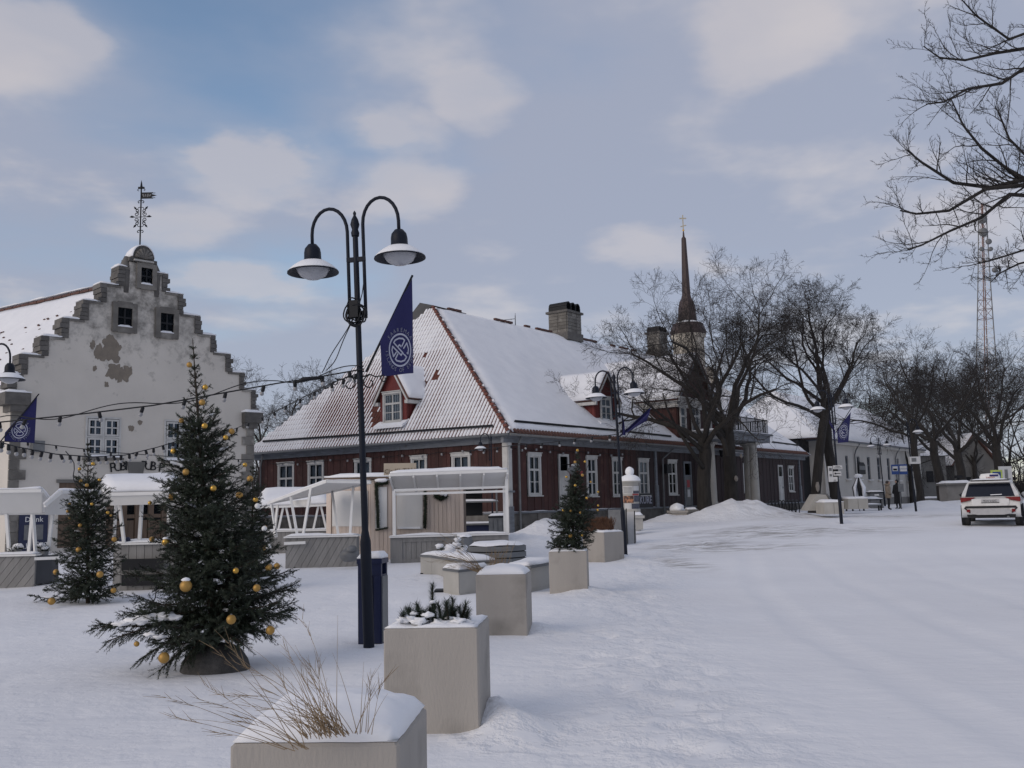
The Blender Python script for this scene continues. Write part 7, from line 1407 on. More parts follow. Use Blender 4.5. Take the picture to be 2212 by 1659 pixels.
# grey houses at the street end
def gable_house(label, px0, px1, pyb, pye, pyr, Y, dep, mat, rz=0., snow=True, win=0):
    a, b = at(px0, pyb, Y), at(px1, pyb, Y); g = base(a.x, Y); t = thing('grey_house', label, 'house', (a.x, Y, g), rz); w_ = b.x-a.x; ze = at(px0, pye, Y).z-g; zr = at((px0+px1)/2, pyr, Y).z-g; return t, w_, ze, zr
t, w_, ze, zr = gable_house('grey rendered house with snowy roof beside the white house', 1992, 2064, 1075, 985, 950, 106, 8, GREYPL, .35)
m = MB(); m.ab((0, 0, -.3), (w_, 6, ze)); m.build('wall', GREYPL, t, local=True); m = MB(); e = .3; m.add([(-e, -e, ze), (w_+e, -e, ze), (w_+e, 6, ze), (-e, 6, ze), (-e, 3, zr), (w_+e, 3, zr)], [(0, 1, 5, 4), (2, 3, 4, 5), (0, 4, 3), (1, 2, 5)]); r_ = m.build('roof', TILED, t, local=True)
nn = Vector((0, -(zr-ze), 3+e)).normalized(); m = MB(); snow_sheet(m, lambda u, v: (Vector((-e+u*(w_+2*e), -e+v*(3+e), ze+v*(zr-ze))), nn), 14, 6, .2, 4, .06); m.build('roof_snow', SNOW, r_, local=True)
for k in range(2): piece('window', DARK, t, (w_*(.35+.3*k), -.03, ze*.55), (.9, .1, 1.2))
t, w_, ze, zr = gable_house('tall grey gable-fronted house behind the bare street trees', 2066, 2160, 1072, 1000, 938, 110, 8, GREYPL, .1)
m = MB(); m.add([(0, 0, -.3), (w_, 0, -.3), (w_, 0, ze), (w_/2, 0, zr), (0, 0, ze), (0, 8, -.3), (w_, 8, -.3), (w_, 8, ze), (w_/2, 8, zr), (0, 8, ze)], [(0, 1, 2, 3, 4), (1, 6, 7, 2), (5, 0, 4, 9), (6, 5, 9, 8, 7)]); m.build('wall', GREYPL, t, local=True)
for s in (-1, 1):
    q0 = Vector((w_/2+s*(w_/2+.4), -.4, ze-.35)); q1 = Vector((w_/2, -.4, zr+.05)); nn = (q1-q0).cross(Vector((0, 1, 0))).normalized(); nn = nn if nn.z > 0 else -nn; m = MB(); m.hexa([q0, q1, q1+Vector((0, 8.6, 0)), q0+Vector((0, 8.6, 0))], nn*.15); r_ = m.build('roof', TILED, t, local=True); m = MB(); snow_sheet(m, lambda u, v: ((q0+(q1-q0)*v+nn*.155)+Vector((0, 8.6*u, 0)), nn), 6, 6, .22, s, .06); m.build('roof_snow', SNOW, r_, local=True)
for k in range(3): w1_ = MB(); w1_.ab((w_*(.2+.25*k), -.05, 1.2), (w_*(.2+.25*k)+.9, .04, 2.7)); w1_.build('window', DARK, t, local=True)
t = thing('garden_wall', 'low stone garden wall with snow on top at the street end', 'wall', on(1994, 1080, 74)); a, b = on(1994, 1080, 74), on(2062, 1078, 76); d = b-a
for k in range(14): m = MB(); p = a+d*(k/14+.002); q = a+d*((k+1)/14-.002); p.z = q.z = base(p.x, p.y)-.2; m.hexa([p, q, q+Vector((0, .35, 0)), p+Vector((0, .35, 0))], (0, 0, .75)); m.build('stone', GREYSTN, t)
m = MB(); snow_sheet(m, lambda u, v: (a+d*u+Vector((0, -.03+.42*v, .56)), Vector((0, 0, 1))), 20, 3, .14, 3, .05); m.build('wall_snow', SNOW, t)
t = thing('stone_shed', 'small grey stone hut with snow on its roof left of the white car', 'hut', on(2072, 1076, 70)); a = on(2072, 1076, 70); m = MB(); m.ab(a+Vector((-.8, 0, -.3)), a+Vector((.9, 1.4, 1.5))); m.build('wall', GREYSTN, t); m = MB(); m.ab(a+Vector((-.95, -.15, 1.5)), a+Vector((1.05, 1.55, 1.62))); m.build('roof', GREYPL, t); m = MB(); snow_sheet(m, lambda u, v: (a+Vector((-.93+1.96*u, -.13+1.66*v, 1.625)), Vector((0, 0, 1))), 6, 6, .2, 3, .04); m.build('roof_snow', SNOW, t)
t = thing('dark_gate', 'dark timber gate and lamp pillar beside the small stone hut', 'gate', on(2089, 1076, 71)); a = on(2089, 1076, 71)
for k in range(6): m = MB(); m.ab(a+Vector((-.4+k*.2, 0, -.2)), a+Vector((-.24+k*.2, .06, 1.7))); m.build('plank', BROWNW, t)
m = MB(); m.ab(a+Vector((-.6, -.1, -.3)), a+Vector((-.42, .12, 2.0))); m.build('post', BLACKM, t); m = MB(); m.ab(a+Vector((-.72, -.2, 2.0)), a+Vector((-.3, .2, 2.2))); m.build('pillar_lantern', BLACKM, t)
# ------------------------------------------------------------------ church tower far behind
CROSSM = pm('pale_gilding', (.50, .45, .34), (.44, .40, .3), sc=5, rough=.5, bump=0); cY = 98.; cb = at(1503, 1078, cY); k_ = cY/F; zc = lambda y: at(1503, y, cY).z-.6
ch = thing('church', 'church with slim dark spire, round dome and gilded cross behind the bare trees', 'church', (cb.x, cY, .6))
def ring_(prof, mat, name, n=16, par=None): m = MB(); m.lathe([(r*k_, zc(y)) for r, y in prof], (0, 0, 0), n, smooth=n > 10); return m.build(name, mat, par or ch, local=True)
ring_([(34, 800), (34, 732), (38, 728), (38, 722)], CHUR, 'drum', 20); ring_([(39, 724), (40, 718), (36, 708), (27, 699), (19, 694), (18, 690)], SPIRE, 'dome', 20); ring_([(21, 692), (19, 665), (16, 652), (12, 646), (10, 638)], SPIRE, 'lantern', 8); ring_([(9.6, 640), (5.2, 516), (5, 514), (2.4, 511), (1.6, 502), (.6, 498)], SPIRE, 'spire', 8); ring_([(.3, 500), (2.2, 498), (2.2, 496), (.3, 494)], GOLD, 'ball', 8)
ring_([(19, 694), (24, 695.5), (29, 699)], SNOW, 'dome_snow', 20); ring_([(33, 700), (39.5, 717), (40.5, 718)], SPIRE, 'dome_rim', 20)
m = MB(); m.ab((-.05, -.05, zc(496)), (.05, .05, zc(464))); m.ab((-.36, -.04, zc(472.3)), (.36, .04, zc(470))); m.bar((-.28, 0, zc(489)), (.32, 0, zc(486)), .09); m.build('cross', CROSSM, ch, local=True)
m = MB(); m.ab((-5, 1, -.5), (5, 22, zc(860))); m.build('nave', CHUR, ch, local=True); m = MB(); m.add([(-5.6, .8, zc(862)), (5.6, .8, zc(862)), (5.6, 22, zc(862)), (-5.6, 22, zc(862)), (0, .8, zc(795)), (0, 22, zc(795))], [(0, 1, 4), (1, 2, 5, 4), (3, 0, 4, 5), (2, 3, 5)]); m.build('nave_roof', SNOW, ch, local=True)
m = MB(); m.ab((-2.3, -.5, -.5), (2.3, 4, zc(795))); m.build('tower', CHUR, ch, local=True)
# ------------------------------------------------------------------ lattice mast
mY = 150.; mk = mY/F; mb0 = at(2150, 1066, mY); ms = thing('lattice_mast', 'tall red and white lattice mast with dishes behind the street trees', 'mast', (mb0.x, mY, .6)); rel = lambda x, y: at(x, y, mY)-Vector((mb0.x, mY, .6))
tp_, bt = rel(2121.5, 440), Vector((-.9, 0, 0)); 
def leg_pt(i, t): 
    hw2 = (.55+1.9*(1-t)**1.3); a = math.pi/4+i*math.pi/2+.2; c = bt.lerp(tp_, t); return c+Vector((hw2*math.cos(a), hw2*math.sin(a), 0))
for i in range(4): m = MB(); m.tube([leg_pt(i, t/24) for t in range(25)], .085, 5); m.build('leg', GRYM if i % 2 else MASTR, ms, local=True)
for k in range(30):
    t0_, t1_ = 1-((30-k)/30)**1.0, 1-((29-k)/30)**1.0; m = MB()
    for i in range(4): m.tube([leg_pt(i, t0_), leg_pt((i+1) % 4, t1_)], .04, 4); m.tube([leg_pt(i, t0_), leg_pt((i+1) % 4, t0_)], .04, 4)
    m.build('brace', (MASTR, WHT, WHT)[(k//3) % 3] if k > 3 else MASTR, ms, local=True, kind='stuff')
for x, y, r in ((2117, 477, 10), (2119, 505, 10), (2130, 525, 6.5), (2115, 541, 5), (2134, 541, 5), (2143, 586, 6)): c = rel(x, y); m = MB(); m.lathe([(.01, 0), (r*mk*.98, 0), (r*mk, .25), (r*mk*.6, .5), (.01, .55)], c+Vector((0, -1., 0)), 14, M=Matrix.Rotation(R_(-90), 3, 'X')); m.build('dish', GRYM, ms, local=True)
m = MB(); m.bar(rel(2110, 541)+Vector((0, -.5, 0)), rel(2140, 541)+Vector((0, -.5, 0)), .1); m.build('dish_arm', GRYM, ms, local=True)
# ------------------------------------------------------------------ distant wood closing the view all round
rdw = random.Random(90); wd_ = MB()
for k in range(1100):
    a = R_(rdw.uniform(-62, 62)); q = rdw.uniform(165, 240); x, y = q*math.sin(a), q*math.cos(a); h = rdw.uniform(6, 11.5); p = Vector((x, y, .3)); wd_.tube([p, p+Vector((rdw.gauss(0, .5), 0, h*.5)), p+Vector((rdw.gauss(0, .9), 0, h))], [.17, .12, .03], 3, cap=False)
    for j in range(9):
        f = rdw.uniform(.25, 1); b = p+Vector((0, 0, h*f)); s = rdw.choice((-1, 1)); e = b+Vector((s*rdw.uniform(.6, 2.4), rdw.gauss(0, .8), rdw.uniform(.4, 2.0))); wd_.tube([b, e], [.07, .02], 3, cap=False)
        for i in range(3): g_ = b.lerp(e, rdw.uniform(.3, 1)); wd_.tube([g_, g_+Vector((rdw.gauss(0, .6), 0, rdw.uniform(.2, 1.2)))], [.04, .015], 3, cap=False)
o = wd_.build('distant_wood', TWIG, kind='stuff'); tag(o, 'grey leafless wood closing the far end of the street', 'wood')
hd = MB()
for k in range(5200):
    f = rdw.random(); p = on(2000+230*f, 1074, 118+14*rdw.random()); d = Vector((rdw.gauss(0, .6), rdw.gauss(0, .3), 1)).normalized(); b = p+Vector((0, 0, rdw.uniform(0, 1.6))); hd.tube([b, b+d*rdw.uniform(.6, 1.6)], [.03, .008], 3, cap=False)
o = hd.build('bare_hedge', TWIG, kind='stuff'); tag(o, 'brown leafless hedge below the trees at the street end', 'hedge')
# ------------------------------------------------------------------ cars
def make_car(name, label, loc, rz):
    t = thing(name, label, 'car', loc, rz, 'white cars on the street')
    def hwid(z): return .90 if z < .95 else .90-.30*((z-.95)/.75)**1.25
    lower = [(.30, .30), (.10, .36), (.0, .50), (-.02, .66), (.03, .80), (.07, 1.0), (3.45, 1.02), (4.2, .95), (4.55, .80), (4.62, .55), (4.5, .32)]
    upper = [(.07, 1.0), (.16, 1.16), (.33, 1.47), (.46, 1.585), (.75, 1.645), (1.8, 1.675), (2.6, 1.64), (3.0, 1.5), (3.45, 1.02)]
    def shell(pts, cap_idx=None):
        m = MB(); n = len(pts); vs = []
        for s in (-1, 1):
            for y, z in pts: vs.append((s*hwid(z)*(.97 if y < .15 or y > 4.3 else 1.), y, z))
        fs = [(i, i+1, n+i+1, n+i) for i in range(n-1)]+[(n-1, 0, n, 2*n-1)]; m.add(vs, fs, True); m.add(vs, [tuple(range(n-1, -1, -1)), tuple(range(n, 2*n))]); return m
    shell(lower).build('body', WHTCAR, t, local=True); shell(upper).build('cabin', WHTCAR, t, local=True)
    def rear(y0, z0, y1, z1, x0, x1, x2=None, x3=None, mat=GLDARK, name='rear_window', off=.012, th=.012, par=None):
        d = Vector((0, y1-y0, z1-z0)).normalized(); n = Vector((0, -d.z, d.y)); n = n if n.y < 0 else -n; x2 = x1 if x2 is None else x2; x3 = x0 if x3 is None else x3
        m = MB(); m.hexa([Vector((x0, y0, z0))+n*off, Vector((x1, y0, z0))+n*off, Vector((x2, y1, z1))+n*off, Vector((x3, y1, z1))+n*off], n*-th); return m.build(name, mat, par or t, local=True)
    rear(.105, 1.05, .36, 1.515, -.74, .74, .62, -.62)
    m = MB(); m.ab((-.62, .22, 1.56), (.62, .55, 1.60)); m.build('spoiler', WHTCAR, t, local=True)
    for s in (-1, 1):
        m = MB(); m.hexa([(s*.88, .0, .86), (s*.885, .02, 1.03), (s*.44, .045, 1.03), (s*.60, .01, .93)], (0, .10, 0)); m.build('tail_light', REDL, t, local=True)
        m = MB(); m.hexa([(s*.885, .0, .86), (s*.905, .35, .92), (s*.89, .35, 1.03), (s*.89, .02, 1.03)], (s*-.03, 0, 0)); m.build('tail_light', REDL, t, local=True)
        m = MB(); m.ab((s*.62, -.05, .50), (s*.72, .03, .60)); m.build('rear_reflector', REDL, t, local=True)
        m = MB(); m.blob((s*1.0, 3.05, 1.12), (.22, .14, .17), s+2, 10, .1); m.build('wing_mirror', WHTCAR if s > 0 else BLACKM, t, local=True)
        m = MB(); m.bar((s*.56, .6, 1.68), (s*.60, 2.5, 1.70), .04, .04); m.build('roof_rail', GRYM, t, local=True)
        for y0, y1 in ((.62, 1.35), (1.42, 2.28), (2.36, 3.05)):
            hi = 1.55 if y1 < 2.5 else 1.48; y2 = y1 if y1 < 2.5 else 2.85; q = [Vector((s*(hwid(1.09)+.006), y0, 1.09)), Vector((s*(hwid(1.06)+.006), y1, 1.07)), Vector((s*(hwid(hi)+.006), y2-.08, hi)), Vector((s*(hwid(hi)+.006), y0+.10, hi))]; m = MB(); m.hexa(q, (s*-.012, 0, 0)); m.build('side_window', GLDARK, t, local=True)
        for y in (.80, 3.65):
            m = MB(); m.lathe([(.20, -.11), (.335, -.11), (.355, -.08), (.355, .08), (.335, .11), (.20, .11)], (s*.79, y, .345), 22, M=Matrix.Rotation(R_(90), 3, 'Y')); w_ = m.build('wheel', RUB, t, local=True)
            m = MB(); m.lathe([(.002, .07*s), (.19, .075*s), (.215, .10*s), (.215, -.1*s)], (s*.80, y, .345), 18, M=Matrix.Rotation(R_(90), 3, 'Y')); m.build('rim', GRYM, w_, local=True)
            m = MB(); m.lathe([(.385, -.05), (.40, .055)], (s*.875, y, .36), 22, M=Matrix.Rotation(R_(90)*s, 3, 'Y')); m.build('wheel_arch', BLACKM, w_, local=True)
    m = MB(); m.hexa([(-.80, -.035, .64), (.80, -.035, .64), (.74, -.035, .72), (-.74, -.035, .72)], (0, .03, 0)); bp = m.build('bumper_strip', BLACKM, t, local=True)
    for s in (-1, 1): m = MB(); m.hexa([(s*.80, -.03, .645), (s*.74, -.03, .645), (s*.58, -.03, .46), (s*.64, -.03, .46)], (0, .03, 0)); m.build('bumper_strip', BLACKM, t, local=True)
    m = MB(); m.hexa([(-.54, -.045, .62), (.54, -.045, .62), (.62, -.045, .46), (.40, -.045, .40), (-.40, -.045, .40), (-.62, -.045, .46)], (0, .05, 0)); m.build('bumper_insert', PLATEM, t, local=True)
    m = MB(); m.ab((-.72, .06, .28), (.72, .5, .41)); m.build('underbody', BLACKM, t, local=True)
    m = MB(); m.ab((-.26, -.008, .845), (.26, .02, .955)); pl = m.build('number_plate', PLATEM, t, local=True); m = MB(); put_text(m, '924 LGC', .11, (0, -.012, .895), (1, 0, 0), (0, 0, 1), .002); m.build('lettering', INK, pl, local=True); m = MB(); m.ab((-.27, -.012, .825), (.27, .02, .84)); m.build('plate_holder', BLACKM, pl, local=True)
    m = MB(); m.hexa([(-.50, -.012, .63+.09), (.5, -.012, .72), (.56, .005, .79), (.56, .03, .97), (-.56, .03, .97), (-.56, .005, .79)], (0, .015, 0)); m.build('tailgate', WHTCAR, t, local=True)
    m = MB(); m.bar((.02, .11, 1.115), (.36, .115, 1.125), .03, .025); m.build('rear_wiper', SNOW, t, local=True)
    m = MB(); m.tube([(.5, .08, .33), (.5, -.02, .31)], .04, 8); m.build('exhaust_pipe', GRYM, t, local=True)
    m = MB(); snow_sheet(m, lambda u, v: (Vector(((u*2-1)*.55, .60+v*1.9, 1.663+.015*math.sin(v*3))), Vector((0, 0, 1))), 8, 12, .035, rz, .02); m.build('roof_snow', SNOW, t, local=True)
    m = MB(); m.hexa([(-.6, 2.68, 1.62), (.6, 2.68, 1.62), (.78, 3.44, 1.06), (-.78, 3.44, 1.06)], (0, .01, .012)); m.build('windscreen', GLDARK, t, local=True)
    return t
CR = (gp(2088, 1139)+gp(2197, 1133))/2; CANG = R_(53.2-90+8.5); CR.z = base(CR.x, CR.y)+.0
car = make_car('parked_car', 'white car seen from behind with taxi sign and red tail lights', CR, CANG)
m = MB(); m.lathe([(.002, 1.92), (.2, 1.90), (.24, 1.80), (.24, 1.70), (.2, 1.685)], (0, 0, 0), 14); 
for i, v in enumerate(m.v): m.v[i] = Vector((v.x*1.35, v.y*.45+1.3, v.z))
tsn = m.build('taxi_sign', WHT, car, local=True); m = MB(); m.ab((.0, 1.18, 1.80), (.27, 1.20, 1.87)); m.build('sign_stripe', FLAG, tsn, local=True); m = MB(); put_text(m, 'TAKSO', .085, (.02, 1.185, 1.755), (1, 0, 0), (0, 0, 1), .003); m.build('lettering', POST3, tsn, local=True)
dx = Matrix.Rotation(CANG, 3, 'Z') @ Vector((2.45, 3.4, 0)); c2 = make_car('parked_car', 'second white car ahead of the taxi, cut by the right picture edge', CR+dx, CANG+.02)
# ------------------------------------------------------------------ two people waiting by the bus stop
def person(label, loc, h, face, coat, legs, hair, hood=False, long_coat=.5):
    k = h/1.75; t = thing('person', label, 'person', loc, face, 'people waiting by the bus stop')
    J = [('pelvis', 0, 0, .92, .15), ('waist', 0, 0, 1.08, .13), ('chest', 0, .0, 1.30, .165), ('neck', 0, -.01, 1.49, .06), ('head1', 0, -.01, 1.57, .075), ('head2', 0, 0, 1.68, .088), ('crown', 0, .01, 1.74, .05)]
    E_ = [(i, i+1) for i in range(6)]; n = 7
    for s in (-1, 1):
        J += [('hip', s*.095, 0, .88, .095), ('knee', s*.10, -.02, .49, .065), ('ankle', s*.10, .02, .09, .045), ('toe', s*.11, -.14, .035, .04), ('shoulder', s*.19, 0, 1.41, .075), ('elbow', s*.25, .04, 1.13, .06), ('wrist', s*.20, -.12, .95, .045), ('hand', s*.15, -.16, .92, .045)]
        E_ += [(0, n), (n, n+1), (n+1, n+2), (n+2, n+3), (2, n+4), (n+4, n+5), (n+5, n+6), (n+6, n+7)]; n += 8
    me = bpy.data.meshes.new('body'); me.from_pydata([(x*k, y*k, z*k) for _, x, y, z, _ in J], E_, []); o = bpy.data.objects.new('body', me); COL.objects.link(o); o.parent = t; WM[o.name] = WM[t.name]
    md = o.modifiers.new('skin', 'SKIN'); me.skin_vertices.new() if not me.skin_vertices else None
    for i, (_, _, _, _, r) in enumerate(J): me.skin_vertices[0].data[i].radius = (r*k, r*k)
    me.skin_vertices[0].data[0].use_root = True; o.modifiers.new('subdivision', 'SUBSURF').levels = 1; o.modifiers['subdivision'].render_levels = 1; md.use_smooth_shade = True; me.materials.append(legs)
    lo = .92-long_coat*.6; m = MB(); m.lathe([(.21, lo), (.225, lo+.02), (.215, .95), (.19, 1.08), (.215, 1.30), (.19, 1.42), (.10, 1.49), (.085, 1.52)], (0, 0, 0), 14)
    for i, v in enumerate(m.v): m.v[i] = Vector((v.x*1.08*k, v.y*.80*k, v.z*k))
    ct = m.build('coat', coat, t, local=True)
    for s in (-1, 1): m = MB(); m.tube([Vector(p)*k for p in ((s*.17, 0, 1.43), (s*.27, .03, 1.14), (s*.22, -.12, .96))], [.085*k, .078*k, .06*k], 8); m.build('sleeve', coat, ct, local=True)
    m = MB(); m.ball((0, -.085*k, 1.63*k), .062*k, 10, 1.2); fc = m.build('face', SKIN, t, local=True); m = MB(); m.ball((0, -.147*k, 1.62*k), .014*k, 6); m.build('nose', SKIN, fc, local=True)
    m = MB(); m.ball((0, .012*k, 1.67*k), .108*k, 12); m.build('hair', hair, t, local=True)
    if hood: m = MB(); m.lathe([(.11, 1.46), (.17, 1.50), (.17, 1.56), (.11, 1.60)], (0, .03, 0), 12); [m.v.__setitem__(i, v*k) for i, v in enumerate(m.v)]; m.build('fur_collar', BEIGEC, t, local=True)
    return t
P1_ = gp(1921, 1101.5); HR_ = pm('brown_hair', (.06, .045, .04), (.04, .03, .028), sc=20, rough=.7, bump=.2)
person('person in a beige hooded coat and black trousers standing in snow', P1_, 1.78, R_(60), BEIGEC, BLKC, HR_, True, .35)
P2_ = on(1941, 1097, P1_.y+2.0); person('person in a long black coat beside the blue bus stop sign', P2_, 1.86, R_(-60), BLKC, BLKC, BLKC, False, 1.0)
# ------------------------------------------------------------------ signs and small things down the street
def signpost(name, label, p, h, plates, r=.035, mat=GRYM, cat='sign'):
    t = thing(name, label, cat, p); m = MB(); m.tube([p-Vector((0, 0, .2)), p+Vector((0, 0, h))], r, 8); m.build('post', mat, t)
    for (x, z, w_, h_, mt, txt) in plates:
        m = MB(); m.box(p+Vector((x, -.06, z)), (w_, .03, h_)); pl = m.build('plate', mt, t)
        if txt:
            for (dx_, dz_, ww, hh, m2) in txt: m = MB(); m.box(p+Vector((x+dx_, -.08, z+dz_)), (ww, .012, hh)); m.build('marking', m2, pl)
    return t
pb_ = on(1947, 1100, 61.5); z1 = at(1945, 1014, 61.5).z-pb_.z
bs2 = signpost('bus_stop_sign', 'blue double bus stop sign on a grey post near the two people', pb_, z1+.4, [(-.24, z1, .46, .62, BLUES, [(0, .05, .33, .30, SIGNW), (0, .0, .24, .12, INK)]), (.28, z1, .50, .64, BLUES, [(0, .13, .44, .18, SIGNW), (0, -.06, .44, .14, SIGNW)])])
m = MB(); m.box(pb_+Vector((.05, -.05, 1.35)), (.34, .06, .5)); m.build('timetable', GRYM, bs2)
g3 = G3; zz = lambda y: at(1812, y, g3.y).z-g3.z
def plate_on(label, x0, x1, y0, y1, mat, marks, txt=None):
    a, b = at(x0, y1, g3.y-.12), at(x1, y0, g3.y-.12); m = MB(); m.ab((a.x, a.y, a.z), (b.x, a.y+.025, b.z)); o = m.build('sign_plate', mat); tag(o, label, 'sign', 'signs round the parking lamp')
    WM[o.name] = Matrix()
    for fx0, fx1, fy0, fy1, m2 in marks: mm = MB(); mm.ab((a.x+(b.x-a.x)*fx0, a.y-.012, a.z+(b.z-a.z)*fy0), (a.x+(b.x-a.x)*fx1, a.y-.001, a.z+(b.z-a.z)*fy1)); mm.build('marking', m2, o)
plate_on('wide white sign plate with small print on the parking lamp', 1800, 1819, 1005, 1013.5, SIGNW, [(.25, .75, .62, .78, GRYM), (.1, .9, .25, .4, GRYM)])
plate_on('white arrow sign below the wide plate on the parking lamp', 1801, 1817, 1018, 1027.5, SIGNW, [(.2, .9, .42, .58, INK), (.12, .3, .3, .7, INK)])
plate_on('tall narrow white notice left of the parking lamp', 1790.5, 1798, 1007, 1041, SIGNW, [(.2, .8, .7, .9, GRYM), (.25, .75, .35, .5, GRYM)])
plate_on('small white plate at the foot of the sign cluster on the parking lamp', 1800, 1809, 1030, 1040, SIGNW, [(.1, .6, .2, .35, GRYM)])
p5 = G5; a, b = at(1966, 1002, p5.y-.1), at(1988, 986, p5.y-.1); m = MB(); m.ab((a.x, a.y, a.z), (b.x, a.y+.2, b.z)); o = tag(m.build('white_box', SIGNW), 'white box mounted on the one-armed street lamp', 'box'); mm = MB(); mm.ab((a.x+.1, a.y-.02, a.z+.12), (a.x+.35, a.y-.001, b.z-.08)); mm.build('display', GRYM, o)
a = on(1895, 1088, 64.5); t = thing('grey_container', 'grey street bin with snow on its lid before the white house', 'bin', a); m = MB(); m.ab(a+Vector((-.42, 0, -.1)), a+Vector((.42, .6, 1.05))); m.build('body', GRYM, t); m = MB(); m.ab(a+Vector((-.47, -.05, 1.05)), a+Vector((.47, .65, 1.12))); m.build('lid', BLACKM, t); m = MB(); snow_sheet(m, lambda u, v: (a+Vector((-.45+u*.9, -.03+v*.66, 1.125)), Vector((0, 0, 1))), 6, 5, .10, 3, .02); m.build('lid_snow', SNOW, t); m = MB(); m.box(a+Vector((0, -.01, .93)), (.3, .03, .1)); m.build('slot', WHT, t)
def conc_block(label, x0, x1, y0, y1, Y, dep, slope=False):
    p, q = at(x0, y1, Y), at(x1, y1, Y); zt = at(x0, y0, Y).z; zt2 = at(x1, y0, Y).z; t = thing('concrete_bench', label, 'bench', p, 0, 'low concrete seats by the bent trees'); n = max(2, int((q.x-p.x)/.9)); 
    for k in range(n):
        m = MB(); xa, xb = p.x+(q.x-p.x)*k/n+.01, p.x+(q.x-p.x)*(k+1)/n-.01; m.ab((xa, Y, min(p.z, q.z)-.2), (xb, Y+dep, zt)); m.build('block', CONCL, t)
    m = MB(); snow_sheet(m, lambda u, v: (Vector((p.x+u*(q.x-p.x), Y+v*dep, zt+.003)), Vector((0, 0, 1))), 10, 4, .12, x0, .04); m.build('seat_snow', SNOW, t); return t, p, q, zt
conc_block('low concrete seat right of the leaning tree trunk', 1780, 1824, 1086, 1100, 44, 1.2); conc_block('far low concrete seat with snow behind the parking lamp', 1832, 1876, 1078, 1091, 52, 1.6)
p = at(1770, 1098, 45.5); t = thing('sloped_concrete_block', 'wedge-shaped concrete block beside the leaning tree trunk', 'block', p); m = MB(); m.hexa([(p.x-.55, 45.5, p.z-.1), (p.x+.75, 45.5, p.z-.1), (p.x+.35, 45.5, p.z+.62), (p.x-.05, 45.5, p.z+.66)], (0, 1.2, 0)); m.build('wedge', CONCL, t); m = MB(); m.hexa([(p.x+.36, 45.45, p.z+.62), (p.x+.76, 45.45, p.z+.0), (p.x+.76, 46.7, p.z+.0), (p.x+.36, 46.7, p.z+.62)], (.05, 0, .06)); m.build('plaque', GRYM, t)
a = on(1858, 1087, 60); t = thing('covered_table', 'cafe table and benches under snow before the white house', 'table', a)
m = MB(); m.ab(a+Vector((-2.0, 0, .62)), a+Vector((1.4, .8, .68))); m.build('table_top', BLACKM, t); m = MB(); snow_sheet(m, lambda u, v: (a+Vector((-2+u*3.4, v*.8, .682)), Vector((0, 0, 1))), 10, 4, .14, 3, .05); m.build('table_snow', SNOW, t)
for k in range(4): m = MB(); m.bar(a+Vector((-1.9+k*1.07, .1, -.1)), a+Vector((-1.9+k*1.07, .1, .62)), .08); m.build('leg', BLACKM, t)
m = MB(); m.ab(a+Vector((-2.3, -.5, .3)), a+Vector((1.1, -.2, .36))); m.build('bench_plank', GRYW, t); m = MB(); snow_sheet(m, lambda u, v: (a+Vector((-2.3+u*3.4, -.5+v*.3, .362)), Vector((0, 0, 1))), 10, 3, .09, 3, .04); m.build('bench_snow', SNOW, t)
for x in (-2.1, -.6, 1.0): m = MB(); m.bar(a+Vector((x, -.35, -.1)), a+Vector((x, -.35, .3)), .08); m.build('leg', BLACKM, t)
c = at(1856, 1062, 59.4); t = thing('folded_parasol', 'folded dark parasol draped with snow before the white house', 'parasol', on(1856, 1087, 59.4)); m = MB(); m.tube([on(1856, 1087, 59.4), c+Vector((0, 0, .9))], .03, 6); m.build('pole', GRYM, t)
for k in range(7): aa = k*.9; m = MB(); m.tube([c+Vector((.05*math.cos(aa), .05*math.sin(aa), .85)), c+Vector((.32*math.cos(aa), .2*math.sin(aa), .25)), c+Vector((.30*math.cos(aa), .2*math.sin(aa), -.35))], [.05, .10, .05], 6); m.build('fold', BLACKM if k % 2 else SNOW, t)
m = MB(); m.blob(c+Vector((.0, 0, .95)), (.55, .4, .25), 3, 10, .3); m.build('snow_lump', SNOW, t)
# bicycle rack
RA = on(1664, 1100, 46.6); RB_ = on(1722, 1100, 47.4); t = thing('bicycle_rack', 'black ring-shaped bicycle rack in the snow before the porch', 'bike rack', RA); d = (RB_-RA); dn = d.normalized(); cx_ = Vector((0, 0, .42))
for k in range(9):
    c = RA+d*(k/8)+cx_; rr_ = .40; pts = [c+Vector((.10*math.cos(a_*.524), rr_*math.cos(a_*.524), rr_*math.sin(a_*.524)))+dn*(.18*math.cos(a_*.524)) for a_ in range(13)]; m = MB(); m.tube(pts, .028, 6); m.build('ring', BLACKM, t)
for z in (.12, .35): m = MB(); m.tube([RA+Vector((0, 0, z)), RB_+Vector((0, 0, z))], .025, 6); m.build('rail', BLACKM, t)
# advertising column, sandwich boards, stone troughs
aY = 39.; a = on(1364, 1126, aY); q = lambda y: at(1364, y, aY).z-a.z; rr_ = 18.5*aY/F; t = thing('advertising_column', 'round advertising column with posters and a domed snow cap', 'column', a)
m = MB(); m.lathe([(rr_*1.1, -.3), (rr_*1.1, q(1100)), (rr_, q(1099)), (rr_, q(1043)), (rr_*1.25, q(1041)), (rr_*1.25, q(1039)), (rr_*.3, q(1030))], (0, 0, 0), 24); m.build('drum', CONCL, t, local=True)
m = MB(); m.lathe([(rr_*1.24, q(1039)), (rr_*1.22, q(1036)), (rr_*1.0, q(1030)), (rr_*.55, q(1026)), (.01, q(1025.4))], (0, 0, 0), 24); m.build('cap_snow', SNOW, t, local=True); m = MB(); m.blob((0, 0, q(1019)), (.36, .36, .40), 3, 14, .12); m.build('ball_snow', SNOW, t, local=True)
